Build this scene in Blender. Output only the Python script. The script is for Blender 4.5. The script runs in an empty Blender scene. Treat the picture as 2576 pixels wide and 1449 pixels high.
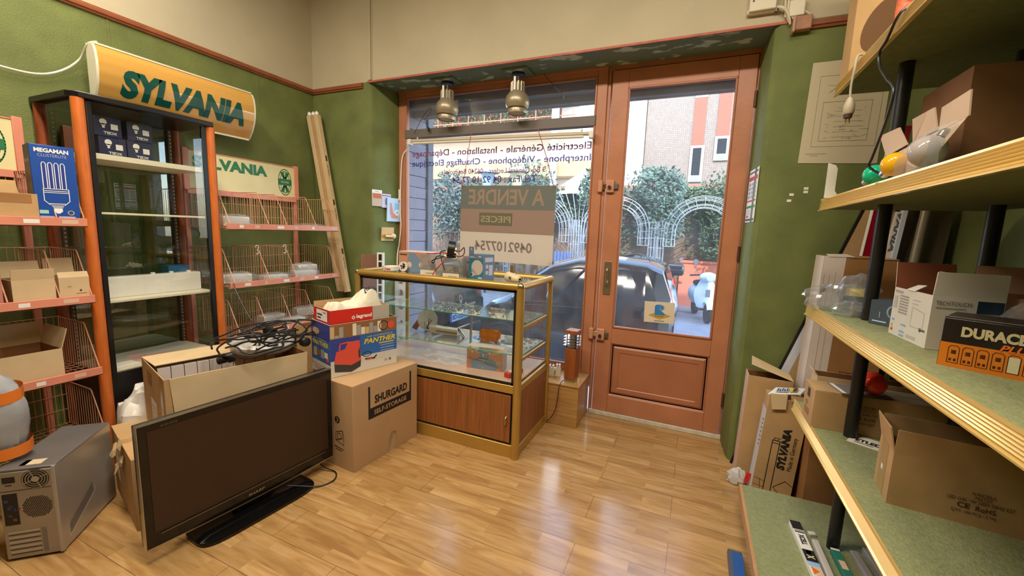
import bpy, bmesh, math, random
from mathutils import Vector, Matrix
D = bpy.data
SC = bpy.context.scene
COL = SC.collection
pi = math.pi

# ------------------------------------------------------------------ camera, world, sun, lamps' light, exposure
def make_camera():
    yaw, pitch, roll = (math.radians(a) for a in (-23.61, -7.81, 2.036))
    f = Vector((math.sin(yaw) * math.cos(pitch), math.cos(yaw) * math.cos(pitch), math.sin(pitch)))
    r0 = Vector((math.cos(yaw), -math.sin(yaw), 0)); u0 = r0.cross(f)
    r = r0 * math.cos(roll) + u0 * math.sin(roll)
    u = u0 * math.cos(roll) - r0 * math.sin(roll)
    cd = D.cameras.new('camera'); cd.sensor_width = 36; cd.sensor_fit = 'HORIZONTAL'
    cd.lens = 36 * 1043 / 2576; cd.clip_start = .02; cd.clip_end = 300
    c = D.objects.new('camera', cd); COL.objects.link(c)
    m = Matrix((r, u, -f)).transposed().to_4x4(); m.translation = (0, 0, 1.45)
    c.matrix_world = m; SC.camera = c
make_camera()

W = D.worlds.new('sky'); SC.world = W; W.use_nodes = True
_n = W.node_tree.nodes; _bg = _n['Background']
_sky = _n.new('ShaderNodeTexSky'); _sky.sky_type = 'NISHITA'; _sky.sun_disc = False
_sky.sun_elevation = math.radians(47); _sky.sun_rotation = math.radians(172)
W.node_tree.links.new(_sky.outputs[0], _bg.inputs[0]); _bg.inputs[1].default_value = 1.2

_sl = D.lights.new('sun', 'SUN'); _sl.energy = 3.4; _sl.angle = .009; _sl.color = (1, .95, .86)
_so = D.objects.new('sun', _sl); COL.objects.link(_so)
_so.rotation_euler = Vector((-.12, .70, -.75)).to_track_quat('-Z', 'Y').to_euler()

def lamp_light(loc, sx, sy, watts, col=(1, .91, .76)):
    l = D.lights.new('ceiling_lamp_light', 'AREA'); l.shape = 'RECTANGLE'; l.size = sx; l.size_y = sy
    l.energy = watts; l.color = col
    o = D.objects.new('ceiling_lamp_light', l); COL.objects.link(o); o.location = loc
LAMPS = [(-2.45, .78), (-1.0, .78), (.35, .78)]
for _x, _y in LAMPS: lamp_light((_x, _y, 3.56), 1.0, .30, 38)

SC.cycles.transparent_max_bounces = 48
SC.view_settings.view_transform = 'Standard'; SC.view_settings.look = 'None'
SC.view_settings.exposure = 0.62; SC.view_settings.gamma = 1; SC.view_settings.use_curve_mapping = False

# ------------------------------------------------------------------ materials
def lin(h):
    if isinstance(h, str):
        h = [int(h[i:i + 2], 16) / 255 for i in (0, 2, 4)]
    return tuple(c / 12.92 if c <= .04045 else ((c + .055) / 1.055) ** 2.4 for c in h) + (1,)
MATS = {}
def mat(name, col, rough=.6, metal=0, var=0, scale=8, bump=0, bscale=60, spec=.5, stretch=(1, 1, 1), emit=0, trans=0, coat=0, alpha=1):
    if name in MATS: return MATS[name]
    m = D.materials.new(name); m.use_nodes = True; MATS[name] = m
    nt = m.node_tree; b = nt.nodes['Principled BSDF']
    b.inputs['Base Color'].default_value = lin(col); b.inputs['Roughness'].default_value = rough
    b.inputs['Metallic'].default_value = metal; b.inputs['Specular IOR Level'].default_value = spec
    b.inputs['Alpha'].default_value = alpha
    if coat: b.inputs['Coat Weight'].default_value = coat; b.inputs['Coat Roughness'].default_value = .08
    if trans: b.inputs['Transmission Weight'].default_value = trans
    if emit: b.inputs['Emission Color'].default_value = lin(col); b.inputs['Emission Strength'].default_value = emit
    tc = nt.nodes.new('ShaderNodeTexCoord'); mp = nt.nodes.new('ShaderNodeMapping')
    nt.links.new(tc.outputs['Object'], mp.inputs[0]); mp.inputs['Scale'].default_value = stretch
    if var:
        nz = nt.nodes.new('ShaderNodeTexNoise'); nz.inputs['Scale'].default_value = scale; nz.inputs['Detail'].default_value = 5
        nt.links.new(mp.outputs[0], nz.inputs['Vector'])
        hs = nt.nodes.new('ShaderNodeMix'); hs.data_type = 'RGBA'
        c = lin(col)
        hs.inputs[6].default_value = tuple(max(0, v * (1 - var)) for v in c[:3]) + (1,)
        hs.inputs[7].default_value = tuple(min(1, v * (1 + var)) for v in c[:3]) + (1,)
        rp = nt.nodes.new('ShaderNodeMapRange'); rp.inputs[1].default_value = .3; rp.inputs[2].default_value = .7
        nt.links.new(nz.outputs[0], rp.inputs[0]); nt.links.new(rp.outputs[0], hs.inputs[0])
        nt.links.new(hs.outputs[2], b.inputs['Base Color'])
    if bump:
        n2 = nt.nodes.new('ShaderNodeTexNoise'); n2.inputs['Scale'].default_value = bscale; n2.inputs['Detail'].default_value = 4
        nt.links.new(mp.outputs[0], n2.inputs['Vector'])
        bp = nt.nodes.new('ShaderNodeBump'); bp.inputs['Strength'].default_value = bump; bp.inputs['Distance'].default_value = .01
        nt.links.new(n2.outputs[0], bp.inputs['Height']); nt.links.new(bp.outputs[0], b.inputs['Normal'])
    return m
def glass(name, tint='ffffff', refl=.10, rough=.0, haze=0, hazecol='dfe6ee'):
    """thin pane: transparent + mirror reflection by Fresnel, with an optional milky haze"""
    if name in MATS: return MATS[name]
    m = D.materials.new(name); m.use_nodes = True; MATS[name] = m
    nt = m.node_tree; nt.nodes.remove(nt.nodes['Principled BSDF']); out = nt.nodes['Material Output']
    t = nt.nodes.new('ShaderNodeBsdfTransparent'); t.inputs[0].default_value = lin(tint)
    g = nt.nodes.new('ShaderNodeBsdfGlossy'); g.inputs['Roughness'].default_value = rough
    lw = nt.nodes.new('ShaderNodeFresnel'); lw.inputs[0].default_value = 1.45
    mr = nt.nodes.new('ShaderNodeMapRange'); mr.inputs[1].default_value = 0; mr.inputs[2].default_value = 1
    mr.inputs[3].default_value = refl * .22; mr.inputs[4].default_value = 1
    ge = nt.nodes.new('ShaderNodeNewGeometry'); sb = nt.nodes.new('ShaderNodeMath'); sb.operation = 'SUBTRACT'; sb.inputs[0].default_value = 1   # one mirror reflection per pane
    nt.links.new(ge.outputs['Backfacing'], sb.inputs[1]); ml = nt.nodes.new('ShaderNodeMath'); ml.operation = 'MULTIPLY'
    nt.links.new(lw.outputs[0], mr.inputs[0]); nt.links.new(mr.outputs[0], ml.inputs[0]); nt.links.new(sb.outputs[0], ml.inputs[1])
    mx = nt.nodes.new('ShaderNodeMixShader'); nt.links.new(ml.outputs[0], mx.inputs[0])
    nt.links.new(t.outputs[0], mx.inputs[1]); nt.links.new(g.outputs[0], mx.inputs[2])
    last = mx
    if haze:
        d = nt.nodes.new('ShaderNodeBsdfDiffuse'); d.inputs[0].default_value = lin(hazecol)
        tl = nt.nodes.new('ShaderNodeBsdfTranslucent'); tl.inputs[0].default_value = lin(hazecol)
        ad = nt.nodes.new('ShaderNodeMixShader'); nt.links.new(d.outputs[0], ad.inputs[1]); nt.links.new(tl.outputs[0], ad.inputs[2])
        nz = nt.nodes.new('ShaderNodeTexNoise'); nz.inputs['Scale'].default_value = 6; nz.inputs['Detail'].default_value = 8
        tc = nt.nodes.new('ShaderNodeTexCoord'); nt.links.new(tc.outputs['Object'], nz.inputs['Vector'])
        r2 = nt.nodes.new('ShaderNodeMapRange'); r2.inputs[1].default_value = .35; r2.inputs[2].default_value = .75
        r2.inputs[3].default_value = haze * .6; r2.inputs[4].default_value = haze * 1.5
        nt.links.new(nz.outputs[0], r2.inputs[0])
        m2 = nt.nodes.new('ShaderNodeMixShader'); nt.links.new(r2.outputs[0], m2.inputs[0])
        nt.links.new(mx.outputs[0], m2.inputs[1]); nt.links.new(ad.outputs[0], m2.inputs[2]); last = m2
    nt.links.new(last.outputs[0], out.inputs[0])
    return m

# ------------------------------------------------------------------ mesh builder
_bev = [(.5, 0)]
class MB:
    def __init__(s): s.v = []; s.f = []; s.m = []; s.M = Matrix()
    def at(s, loc=(0, 0, 0), rz=0, rx=0, ry=0):
        s.M = Matrix.Translation(loc) @ Matrix.Rotation(rz, 4, 'Z') @ Matrix.Rotation(ry, 4, 'Y') @ Matrix.Rotation(rx, 4, 'X'); return s
    def add(s, vs, fs, m=0):
        k = len(s.v); s.v += [s.M @ Vector(p) for p in vs]
        s.f += [[i + k for i in f] for f in fs]; s.m += [m] * len(fs); return s
    def box(s, x0, x1, y0, y1, z0, z1, m=0):
        return s.add([(x, y, z) for z in (z0, z1) for y in (y0, y1) for x in (x0, x1)],
                     [(0, 2, 3, 1), (4, 5, 7, 6), (0, 1, 5, 4), (2, 6, 7, 3), (0, 4, 6, 2), (1, 3, 7, 5)], m)
    def prism(s, pts, vec, m=0):
        n = len(pts); v = Vector(vec); a = [Vector(p) for p in pts]
        return s.add(a + [p + v for p in a], [list(range(n - 1, -1, -1)), list(range(n, 2 * n))] +
                     [(i, (i + 1) % n, n + (i + 1) % n, n + i) for i in range(n)], m)
    def quad(s, a, b, c, d, m=0): return s.add([a, b, c, d], [(0, 1, 2, 3)], m)
    def tube(s, path, r, n=8, closed=False, m=0):
        P = [Vector(p) for p in path]; N = len(P); vs = []; rr = r if isinstance(r, (list, tuple)) else [r] * N
        up = None
        for i in range(N):
            a = P[(i - 1) % N] if (closed or i) else P[0]; b = P[(i + 1) % N] if (closed or i < N - 1) else P[-1]
            t = (b - a).normalized() if (b - a).length > 1e-9 else Vector((0, 0, 1))
            if up is None: up = Vector((0, 0, 1)) if abs(t.z) < .9 else Vector((1, 0, 0))
            x = up - t * up.dot(t)
            if x.length < 1e-6: x = t.orthogonal()
            x.normalize(); y = t.cross(x); up = x
            vs += [P[i] + (x * math.cos(2 * pi * k / n) + y * math.sin(2 * pi * k / n)) * rr[i] for k in range(n)]
        fs = [(i * n + k, i * n + (k + 1) % n, ((i + 1) % N) * n + (k + 1) % n, ((i + 1) % N) * n + k)
              for i in range(N if closed else N - 1) for k in range(n)]
        if not closed: fs += [list(range(n - 1, -1, -1)), [(N - 1) * n + k for k in range(n)]]
        return s.add(vs, fs, m)
    def rod(s, a, b, r, n=8, m=0): return s.tube([a, b], r, n, False, m)
    def lathe(s, prof, n=24, m=0, c=(0, 0, 0), axis='Z', cap=True):
        vs = []; A = {'Z': lambda x, y, z: (x, y, z), 'X': lambda x, y, z: (z, x, y), 'Y': lambda x, y, z: (y, z, x)}[axis]
        for r, z in prof:
            for k in range(n):
                p = A(r * math.cos(2 * pi * k / n), r * math.sin(2 * pi * k / n), z)
                vs.append((p[0] + c[0], p[1] + c[1], p[2] + c[2]))
        N = len(prof)
        fs = [(i * n + k, i * n + (k + 1) % n, (i + 1) * n + (k + 1) % n, (i + 1) * n + k) for i in range(N - 1) for k in range(n)]
        if cap: fs += [list(range(n - 1, -1, -1)), [(N - 1) * n + k for k in range(n)]]
        return s.add(vs, fs, m)
    def ball(s, c, r, n=20, m=0, sq=(1, 1, 1)):
        K = n // 2; vs = []; fs = []
        for i in range(K + 1):
            a = pi * i / K
            for k in range(n):
                b = 2 * pi * k / n
                vs.append((c[0] + r * sq[0] * math.sin(a) * math.cos(b), c[1] + r * sq[1] * math.sin(a) * math.sin(b), c[2] + r * sq[2] * math.cos(a)))
        for i in range(K):
            for k in range(n): fs.append((i * n + k, (i + 1) * n + k, (i + 1) * n + (k + 1) % n, i * n + (k + 1) % n))
        return s.add(vs, fs, m)
    def grid(s, fn, nx, ny, m=0, thick=0):
        vs = [fn(i / nx, j / ny) for j in range(ny + 1) for i in range(nx + 1)]
        fs = [(j * (nx + 1) + i, j * (nx + 1) + i + 1, (j + 1) * (nx + 1) + i + 1, (j + 1) * (nx + 1) + i) for j in range(ny) for i in range(nx)]
        return s.add(vs, fs, m)
    # printing on a face: F maps (u, v, lift)
    def patch(s, F, u0, v0, u1, v1, m=0, l=.0007):
        return s.add([F @ Vector((u, v, l)) for u, v in ((u0, v0), (u1, v0), (u1, v1), (u0, v1))], [(0, 1, 2, 3)], m)
    def poly(s, F, pts, m=0, l=.0010):
        return s.add([F @ Vector((u, v, l)) for u, v in pts], [list(range(len(pts)))], m)
    def line(s, F, pts, w, m=0, l=.0011, closed=False):
        n = len(pts)
        for i in range(n if closed else n - 1):
            a = Vector(pts[i]); b = Vector(pts[(i + 1) % n]); d = (b - a)
            if d.length < 1e-9: continue
            d.normalize(); q = Vector((-d.y, d.x)) * w / 2; a = a - d * w * .4; b = b + d * w * .4
            s.poly(F, [a - q, b - q, b + q, a + q], m, l)
        return s
    def disc(s, F, c, r, m=0, n=24, l=.0010, r2=None):
        ry = r2 or r
        return s.poly(F, [(c[0] + r * math.cos(2 * pi * k / n), c[1] + ry * math.sin(2 * pi * k / n)) for k in range(n)], m, l)
    def ring(s, F, c, r, w, m=0, n=28, l=.0012, ry=None):
        return s.line(F, [(c[0] + r * math.cos(2 * pi * k / n), c[1] + (ry or r) * math.sin(2 * pi * k / n)) for k in range(n)], w, m, l, True)
    def text(s, F, body, u0, v0, u1, v1, m=0, bold=0, shear=0, l=.0012, flip=False, mirror=False):
        vs, fs = text_mesh(body, bold, shear)
        if not vs: return s
        x0 = min(p[0] for p in vs); x1 = max(p[0] for p in vs); y0 = min(p[1] for p in vs); y1 = max(p[1] for p in vs)
        out = []
        for p in vs:
            a = (p[0] - x0) / (x1 - x0 or 1); b = (p[1] - y0) / (y1 - y0 or 1)
            if flip: a, b = 1 - a, 1 - b
            if mirror: a = 1 - a
            out.append(F @ Vector((u0 + a * (u1 - u0), v0 + b * (v1 - v0), l)))
        return s.add(out, fs, m)
    def build(s, name, mats, parent=None, loc=None, rz=0, smooth=35, bevel=0, seg=2, weld=False):
        me = D.meshes.new(name); me.from_pydata(s.v, [], s.f)
        if not isinstance(mats, (list, tuple)): mats = [mats]
        for k in mats: me.materials.append(k)
        me.polygons.foreach_set('material_index', s.m)
        me.update()
        if weld:
            bm = bmesh.new(); bm.from_mesh(me); bmesh.ops.remove_doubles(bm, verts=bm.verts, dist=1e-5); bm.to_mesh(me); bm.free()
        if smooth:
            me.polygons.foreach_set('use_smooth', [True] * len(me.polygons))
            me.set_sharp_from_angle(angle=math.radians(smooth))
        o = D.objects.new(name, me); COL.objects.link(o)
        if parent: o.parent = parent
        if loc is not None: o.location = loc
        o.rotation_euler[2] = rz
        if bevel:
            b = o.modifiers.new('bevel', 'BEVEL'); b.width = bevel; b.segments = seg; b.limit_method = 'ANGLE'; b.angle_limit = math.radians(50)
            b.harden_normals = False
        return o
_tc = {}
def text_mesh(body, bold=0, shear=0):
    k = (body, bold, shear)
    if k not in _tc:
        c = D.curves.new('t', 'FONT'); c.body = body; c.offset = bold; c.shear = shear; c.resolution_u = 3
        o = D.objects.new('t', c); COL.objects.link(o)
        dg = bpy.context.evaluated_depsgraph_get()
        me = D.meshes.new_from_object(o.evaluated_get(dg))
        _tc[k] = ([tuple(v.co) for v in me.vertices], [list(p.vertices) for p in me.polygons])
        D.objects.remove(o); D.curves.remove(c); D.meshes.remove(me)
    return _tc[k]
def face(side, w, d, h):
    o, u, v = {'front': ((-w / 2, -d / 2, 0), (1, 0, 0), (0, 0, 1)), 'right': ((w / 2, -d / 2, 0), (0, 1, 0), (0, 0, 1)),
               'left': ((-w / 2, d / 2, 0), (0, -1, 0), (0, 0, 1)), 'back': ((w / 2, d / 2, 0), (-1, 0, 0), (0, 0, 1)),
               'top': ((-w / 2, -d / 2, h), (1, 0, 0), (0, 1, 0))}[side]
    return frame(o, u, v)
def frame(o, u, v):
    u = Vector(u).normalized(); v = Vector(v).normalized(); n = u.cross(v)
    m = Matrix((u, v, n)).transposed().to_4x4(); m.translation = Vector(o); return m

# ------------------------------------------------------------------ things
def tag(o, label, cat, group=None):
    o['label'] = label; o['category'] = cat
    if group: o['group'] = group
    return o
def thing(name, label, cat, loc=(0, 0, 0), rz=0, group=None, rx=0, ry=0):
    o = D.objects.new(name, None); COL.objects.link(o); o.empty_display_size = .05
    o.location = loc; o.rotation_euler = (rx, ry, rz)
    return tag(o, label, cat, group)
def struct(mb, name, mats, **k):
    o = mb.build(name, mats, **k); o['kind'] = 'structure'; return o
def copy_tree(o, parent=None):
    c = o.copy(); COL.objects.link(c)
    if parent: c.parent = parent
    for ch in list(o.children): copy_tree(ch, c)
    return c
# ------------------------------------------------------------------ the room
XL, XR, YF, YB, ZC, ZR = -3.365, 1.22, 2.94, -4.0, 3.75, 2.645
def floor_material():
    m = D.materials.new('oak_laminate'); m.use_nodes = True; nt = m.node_tree; N = nt.nodes; L = nt.links
    b = N['Principled BSDF']; tc = N.new('ShaderNodeTexCoord')
    def brick(w, h, mort, c1, c2, cm):
        t = N.new('ShaderNodeTexBrick'); t.inputs['Scale'].default_value = 1; t.inputs['Brick Width'].default_value = w
        t.inputs['Row Height'].default_value = h; t.inputs['Mortar Size'].default_value = mort; t.inputs['Mortar Smooth'].default_value = .2
        t.offset = .37; t.offset_frequency = 2; t.inputs['Color1'].default_value = c1; t.inputs['Color2'].default_value = c2; t.inputs['Mortar'].default_value = cm
        L.new(tc.outputs['Object'], t.inputs['Vector']); return t
    s = brick(.41, .0655, .0004, (0, 0, 0, 1), (1, 1, 1, 1), (.35, .35, .35, 1))
    p = brick(1.29, .1965, .0011, (1, 1, 1, 1), (1, 1, 1, 1), (0, 0, 0, 1)); p.offset = .31
    mp = N.new('ShaderNodeMapping'); mp.inputs['Scale'].default_value = (1.3, 9, 1); L.new(tc.outputs['Object'], mp.inputs[0])
    ad = N.new('ShaderNodeVectorMath'); ad.operation = 'MULTIPLY_ADD'
    ad.inputs[1].default_value = (7, 7, 7); L.new(s.outputs['Color'], ad.inputs[0]); L.new(mp.outputs[0], ad.inputs[2])
    g = N.new('ShaderNodeTexNoise'); g.inputs['Scale'].default_value = 2.2; g.inputs['Detail'].default_value = 7; g.inputs['Distortion'].default_value = 1.3
    L.new(ad.outputs[0], g.inputs['Vector'])
    r = N.new('ShaderNodeValToRGB'); e = r.color_ramp.elements
    e[0].position = .30; e[0].color = lin('a3784a'); e[1].position = .72; e[1].color = lin('c8a272')
    k = r.color_ramp.elements.new(.5); k.color = lin('b8905a')
    L.new(g.outputs[0], r.inputs[0])
    v = N.new('ShaderNodeMix'); v.data_type = 'RGBA'; v.blend_type = 'MULTIPLY'; v.inputs[0].default_value = 1
    rr = N.new('ShaderNodeValToRGB'); rr.color_ramp.elements[0].color = (.74, .71, .67, 1); rr.color_ramp.elements[1].color = (1.0, 1.0, 1.0, 1)
    L.new(s.outputs['Color'], rr.inputs[0]); L.new(r.outputs[0], v.inputs[6]); L.new(rr.outputs[0], v.inputs[7])
    w = N.new('ShaderNodeMix'); w.data_type = 'RGBA'; w.blend_type = 'MULTIPLY'; w.inputs[0].default_value = .75
    L.new(v.outputs[2], w.inputs[6]); L.new(p.outputs['Color'], w.inputs[7]); L.new(w.outputs[2], b.inputs['Base Color'])
    b.inputs['Roughness'].default_value = .17; b.inputs['Specular IOR Level'].default_value = .6
    bp = N.new('ShaderNodeBump'); bp.inputs['Strength'].default_value = .06; bp.inputs['Distance'].default_value = .004
    L.new(g.outputs[0], bp.inputs['Height']); L.new(bp.outputs[0], b.inputs['Normal'])
    return m
FLOOR = floor_material()
CREAM = mat('cream_wall_paint', 'bdb195', .8, var=.05, scale=3, bump=.10, bscale=90)
GREEN = mat('olive_green_wall_paint', '68703a', .75, var=.18, scale=5, bump=.25, bscale=120)
def soffit_material():
    m = D.materials.new('patchy_green_plaster'); m.use_nodes = True; nt = m.node_tree; N = nt.nodes; L = nt.links
    tc = N.new('ShaderNodeTexCoord'); mp = N.new('ShaderNodeMapping'); mp.inputs['Scale'].default_value = (1, 1.6, 1)
    L.new(tc.outputs['Object'], mp.inputs[0])
    nz = N.new('ShaderNodeTexNoise'); nz.inputs['Scale'].default_value = 6.5; nz.inputs['Detail'].default_value = 2
    L.new(mp.outputs[0], nz.inputs['Vector'])
    r = N.new('ShaderNodeValToRGB'); e = r.color_ramp.elements; e[0].position = .57; e[0].color = lin('6a785e'); e[1].position = .63; e[1].color = lin('b3c0a4')
    L.new(nz.outputs[0], r.inputs[0]); L.new(r.outputs[0], N['Principled BSDF'].inputs['Base Color']); N['Principled BSDF'].inputs['Roughness'].default_value = .8
    return m
SOFFIT = soffit_material()
ORANGE = mat('salmon_orange_paint', 'b57653', .42, var=.10, scale=6, bump=.08, bscale=40)
ORANGE_D = mat('salmon_orange_moulding', 'a86a4a', .42, var=.08, scale=6)
RAIL = mat('brown_red_rail_paint', '8f5030', .5, var=.15, scale=10)
PINKLINE = mat('red_edge_paint', 'b4604c', .6, var=.2, scale=14)
WHITE = mat('white_plastic', 'e8e4da', .4)
ALU = mat('aluminium', 'b9b6ae', .32, metal=1)
CHROME = mat('chrome', 'd8d6d2', .15, metal=1)
BLACK = mat('black_plastic', '161515', .4)
DGREY = mat('dark_grey_plastic', '3a3a3c', .5)

struct(MB().box(XL - .1, XR + .1, YB - .1, 3.30, -.06, 0), 'floor', FLOOR)
struct(MB().box(XL - .1, XR + .1, YB - .1, 3.4, ZC, ZC + .1), 'ceiling', CREAM)
struct(MB().box(XL - .1, XL, YB - .1, YF, 0, ZR, 0).box(XL - .1, XL, YB - .1, YF, ZR, ZC, 1), 'wall_left', [GREEN, CREAM])
struct(MB().box(XR, XR + .1, YB - .1, YF, 0, ZR, 0).box(XR, XR + .1, YB - .1, YF, ZR, ZC, 1), 'wall_right', [GREEN, CREAM])
struct(MB().box(XL, XR, YB - .1, YB, 0, ZR, 0).box(XL, XR, YB - .1, YB, ZR, ZC, 1), 'wall_back', [GREEN, CREAM])
w = MB()
lp = [(XL - .1, YF), (-2.72, YF), (-2.695, YF + .012), (-2.68, YF + .03), (-2.615, 3.30), (XL - .1, 3.30)]
w.prism([(x, y, 0) for x, y in lp], (0, 0, 2.68), 0)
rp = [(.335, YF), (XR + .1, YF), (XR + .1, 3.30), (.275, 3.30), (.300, YF + .06), (.31, YF + .02)]
w.prism([(x, y, 0) for x, y in rp], (0, 0, 2.68), 0)
w.box(-2.72, .335, YF, 3.34, 2.685, ZC, 1)
w.box(XL - .1, -2.72, YF, 3.30, 2.68, ZC, 1); w.box(.335, XR + .1, YF, 3.30, 2.68, ZC, 1)
w.box(-2.70, .32, YF + .004, 3.30, 2.675, 2.69, 2)
struct(w, 'wall_front', [GREEN, CREAM, SOFFIT], bevel=0)
def rail(name, a, b, z0=2.632, mats=RAIL):
    m = MB(); a = Vector(a); b = Vector(b); d = (b - a).normalized(); n = Vector((d.y, -d.x, 0))
    prof = [(0, 0), (.012, 0), (.016, .010), (.024, .014), (.026, .030), (.018, .036), (.018, .043), (0, .045)]
    m.prism([a + n * p + Vector((0, 0, z0 + q)) for p, q in prof], b - a, 0)
    return struct(m, name, mats, smooth=0)
rail('trim_1', (XL, YB, 0), (XL, YF, 0))
rail('trim_2', (XL, YF, 0), (-2.76, YF, 0))
rail('trim_3', (.43, YF, 0), (XR, YF, 0), 2.625)
struct(MB().box(-2.70, .43, YF - .006, YF + .004, 2.672, 2.686), 'trim_4', PINKLINE)
struct(MB().box(-2.695, -2.668, YF - .014, YF, 2.69, ZC).box(-2.662, -2.655, YF - .008, YF, 2.69, ZC), 'trim_5', CREAM)

# plinth under the window
TOPLAM = mat('glossy_oak_board', 'b98c52', .25, var=.2, scale=5, stretch=(1, 8, 8))
struct(MB().box(-2.66, -.705, 2.905, 3.24, 0, .31).box(-2.66, -.700, 2.900, 3.24, .31, .322), 'window_ledge', TOPLAM, bevel=.002)

# the fixed shop window
PANE = glass('hazy_window_glass', refl=.12, haze=.042)  # milky haze mixed into the glass for the glare over the street view
def window():
    t = D.objects.new('window_1', None); COL.objects.link(t); t['kind'] = 'structure'
    y0, y1 = 3.235, 3.30
    m = MB()
    m.box(-2.62, -2.545, y0, y1, .322, 2.68).box(-.775, -.70, y0, y1, .322, 2.68)
    m.box(-2.545, -.775, y0, y1, 2.615, 2.68).box(-2.545, -.775, y0, y1, .322, .37)
    m.box(-.70, -.675, y0 + .012, y1, .0, 2.68)
    m.box(-2.62, -.70, y0 - .012, y0, 2.655, 2.68)
    m.build('frame', ORANGE, t, bevel=.004)
    b = MB().box(-2.545, -2.53, y0 - .004, y0 + .02, .37, 2.615).box(-.79, -.775, y0 - .004, y0 + .02, .37, 2.615)
    b.box(-2.53, -.79, y0 - .004, y0 + .02, 2.60, 2.615).box(-2.53, -.79, y0 - .004, y0 + .02, .37, .385)
    b.build('glazing_bead', ORANGE_D, t, bevel=.003)
    MB().box(-2.545, -.775, 3.262, 3.268, .37, 2.26).box(-2.545, -.775, 3.262, 3.268, 2.335, 2.615).build('pane', PANE, t)
    MB().box(-2.545, -.775, 3.225, 3.29, 2.26, 2.335).build('transom', mat('grey_brown_transom', '6f655f', .5), t, bevel=.004)
    return t
window()

# the glazed door
def door():
    t = D.objects.new('door_1', None); COL.objects.link(t); t['kind'] = 'structure'
    y0, y1 = 3.235, 3.278
    x0, x1, g0, g1 = -.665, .268, -.546, .160
    m = MB().box(x0, g0, y0, y1, .035, 2.64).box(g1, x1, y0, y1, .035, 2.64)
    m.box(g0, g1, y0, y1, 2.512, 2.64).box(g0, g1, y0, y1, .60, .728).box(g0, g1, y0, y1, .035, .175)
    m.box(g0, g1, y0 + .012, y1, .175, .60)
    m.build('leaf', ORANGE, t, bevel=.003)
    p = MB()
    a, b, c, d = g0, g1, .175, .60
    for k, (i, dep) in enumerate(((0, .012), (.022, .004), (.05, .0))): pass
    def ringf(i0, i1, ya, yb):
        P = lambda i, y: [(a + i, y, c + i), (b - i, y, c + i), (b - i, y, d - i), (a + i, y, d - i)]
        A = P(i0, ya); B = P(i1, yb)
        for k in range(4): p.add([A[k], A[(k + 1) % 4], B[(k + 1) % 4], B[k]], [(0, 1, 2, 3)])
    ringf(0, .012, y0 + .001, y0 + .012); ringf(.012, .020, y0 + .012, y0 + .012); ringf(.020, .034, y0 + .012, y0 + .004)
    ringf(.034, .066, y0 + .004, y0 + .0045); ringf(.066, .072, y0 + .0045, y0 + .009)
    p.quad((a + .072, y0 + .009, c + .072), (b - .072, y0 + .009, c + .072), (b - .072, y0 + .009, d - .072), (a + .072, y0 + .009, d - .072))
    p.build('lower_panel', ORANGE_D, t, smooth=0)
    f = MB()
    for (u0, u1, v0, v1) in ((g0, g1, 2.498, 2.514), (g0, g1, .726, .742), (g0, g0 + .014, .73, 2.51), (g1 - .014, g1, .73, 2.51)):
        f.box(u0, u1, y0 - .006, y0 + .02, v0, v1)
    f.build('glazing_bead', ORANGE_D, t, bevel=.004)
    MB().box(g0, g1, 3.262, 3.268, .728, 2.512).build('pane', glass('hazy_door_glass', refl=.12, haze=.042), t)  # pale veil mixed into the door pane, standing for outdoor glare
    MB().box(-.70, .30, y0 + .005, 3.30, 2.645, 2.68).box(.272, .30, y0 + .005, 3.30, 0, 2.645).build('frame', ORANGE_D, t, bevel=.003)
    MB().box(-.69, .285, y0 - .010, y0 + .01, 0, .033).build('threshold', mat('worn_white_strip', 'cfc4b0', .5, var=.15, scale=20), t, bevel=.003)
    wm = mat('worn_brass_plate', '9c8a74', .38, metal=.8)
    h = MB().box(-.637, -.581, y0 - .006, y0, .985, 1.245)
    h.build('handle_plate', wm, t, bevel=.004)
    MB().tube([(-.61, y0 - .006, 1.06), (-.61, y0 - .035, 1.075), (-.61, y0 - .04, 1.12), (-.61, y0 - .035, 1.17), (-.61, y0 - .006, 1.185)], .0075, 8).ball((-.607, y0 - .008, 1.085), .012).build('handle', CHROME, t)
    pk = mat('painted_lock_case', 'c98d6e', .4)
    def lock(z, nm):
        MB().box(-.725, -.688, y0 - .026, y0 + .01, z - .045, z + .045).build('keeper', pk, t, bevel=.008)
        MB().box(-.662, -.60, y0 - .024, y0, z - .048, z + .048).build(nm, pk, t, bevel=.008)
        MB().box(-.69, -.66, y0 - .014, y0 - .002, z - .02, z + .02).build('bolt', CHROME, t, bevel=.002)
        MB().box(-.60, -.572, y0 - .020, y0, z - .02, z + .02).build('bolt_end', mat('dull_steel', '7d7a74', .4, metal=.9), t, bevel=.002)
        MB().lathe([(.013, 0), (.013, .014), (.009, .018)], 16, axis='Y').build('knob', mat('dark_knob', '4a3a30', .4, metal=.5), t, loc=(-.632, y0 - .042, z - .008))
    lock(1.81, 'lock_case'); lock(.665, 'lock_case')
    for z in (.30, 1.35, 2.36):
        MB().lathe([(.009, -.05), (.009, .05)], 12).build('hinge', mat('dark_hinge', '5b4030', .5, metal=.4), t, loc=(.271, y0 - .004, z))
door()

# ceiling lamps that light the room
for _k, (_x, _y) in enumerate(LAMPS):
    t = thing('ceiling_lamp', 'white boxed ceiling lamp, ' + ('nearest the left wall', 'in the middle of the row', 'nearest the right wall')[_k], 'lamp', (_x, _y, ZC), 0, 'ceiling lamps')
    MB().box(-.55, .55, -.19, .19, -.10, 0).build('housing', WHITE, t, bevel=.01)
    MB().box(-.51, .51, -.16, .16, -.112, -.100).build('diffuser', mat('lamp_diffuser', 'fff0d0', .4, emit=1.5), t)
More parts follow.
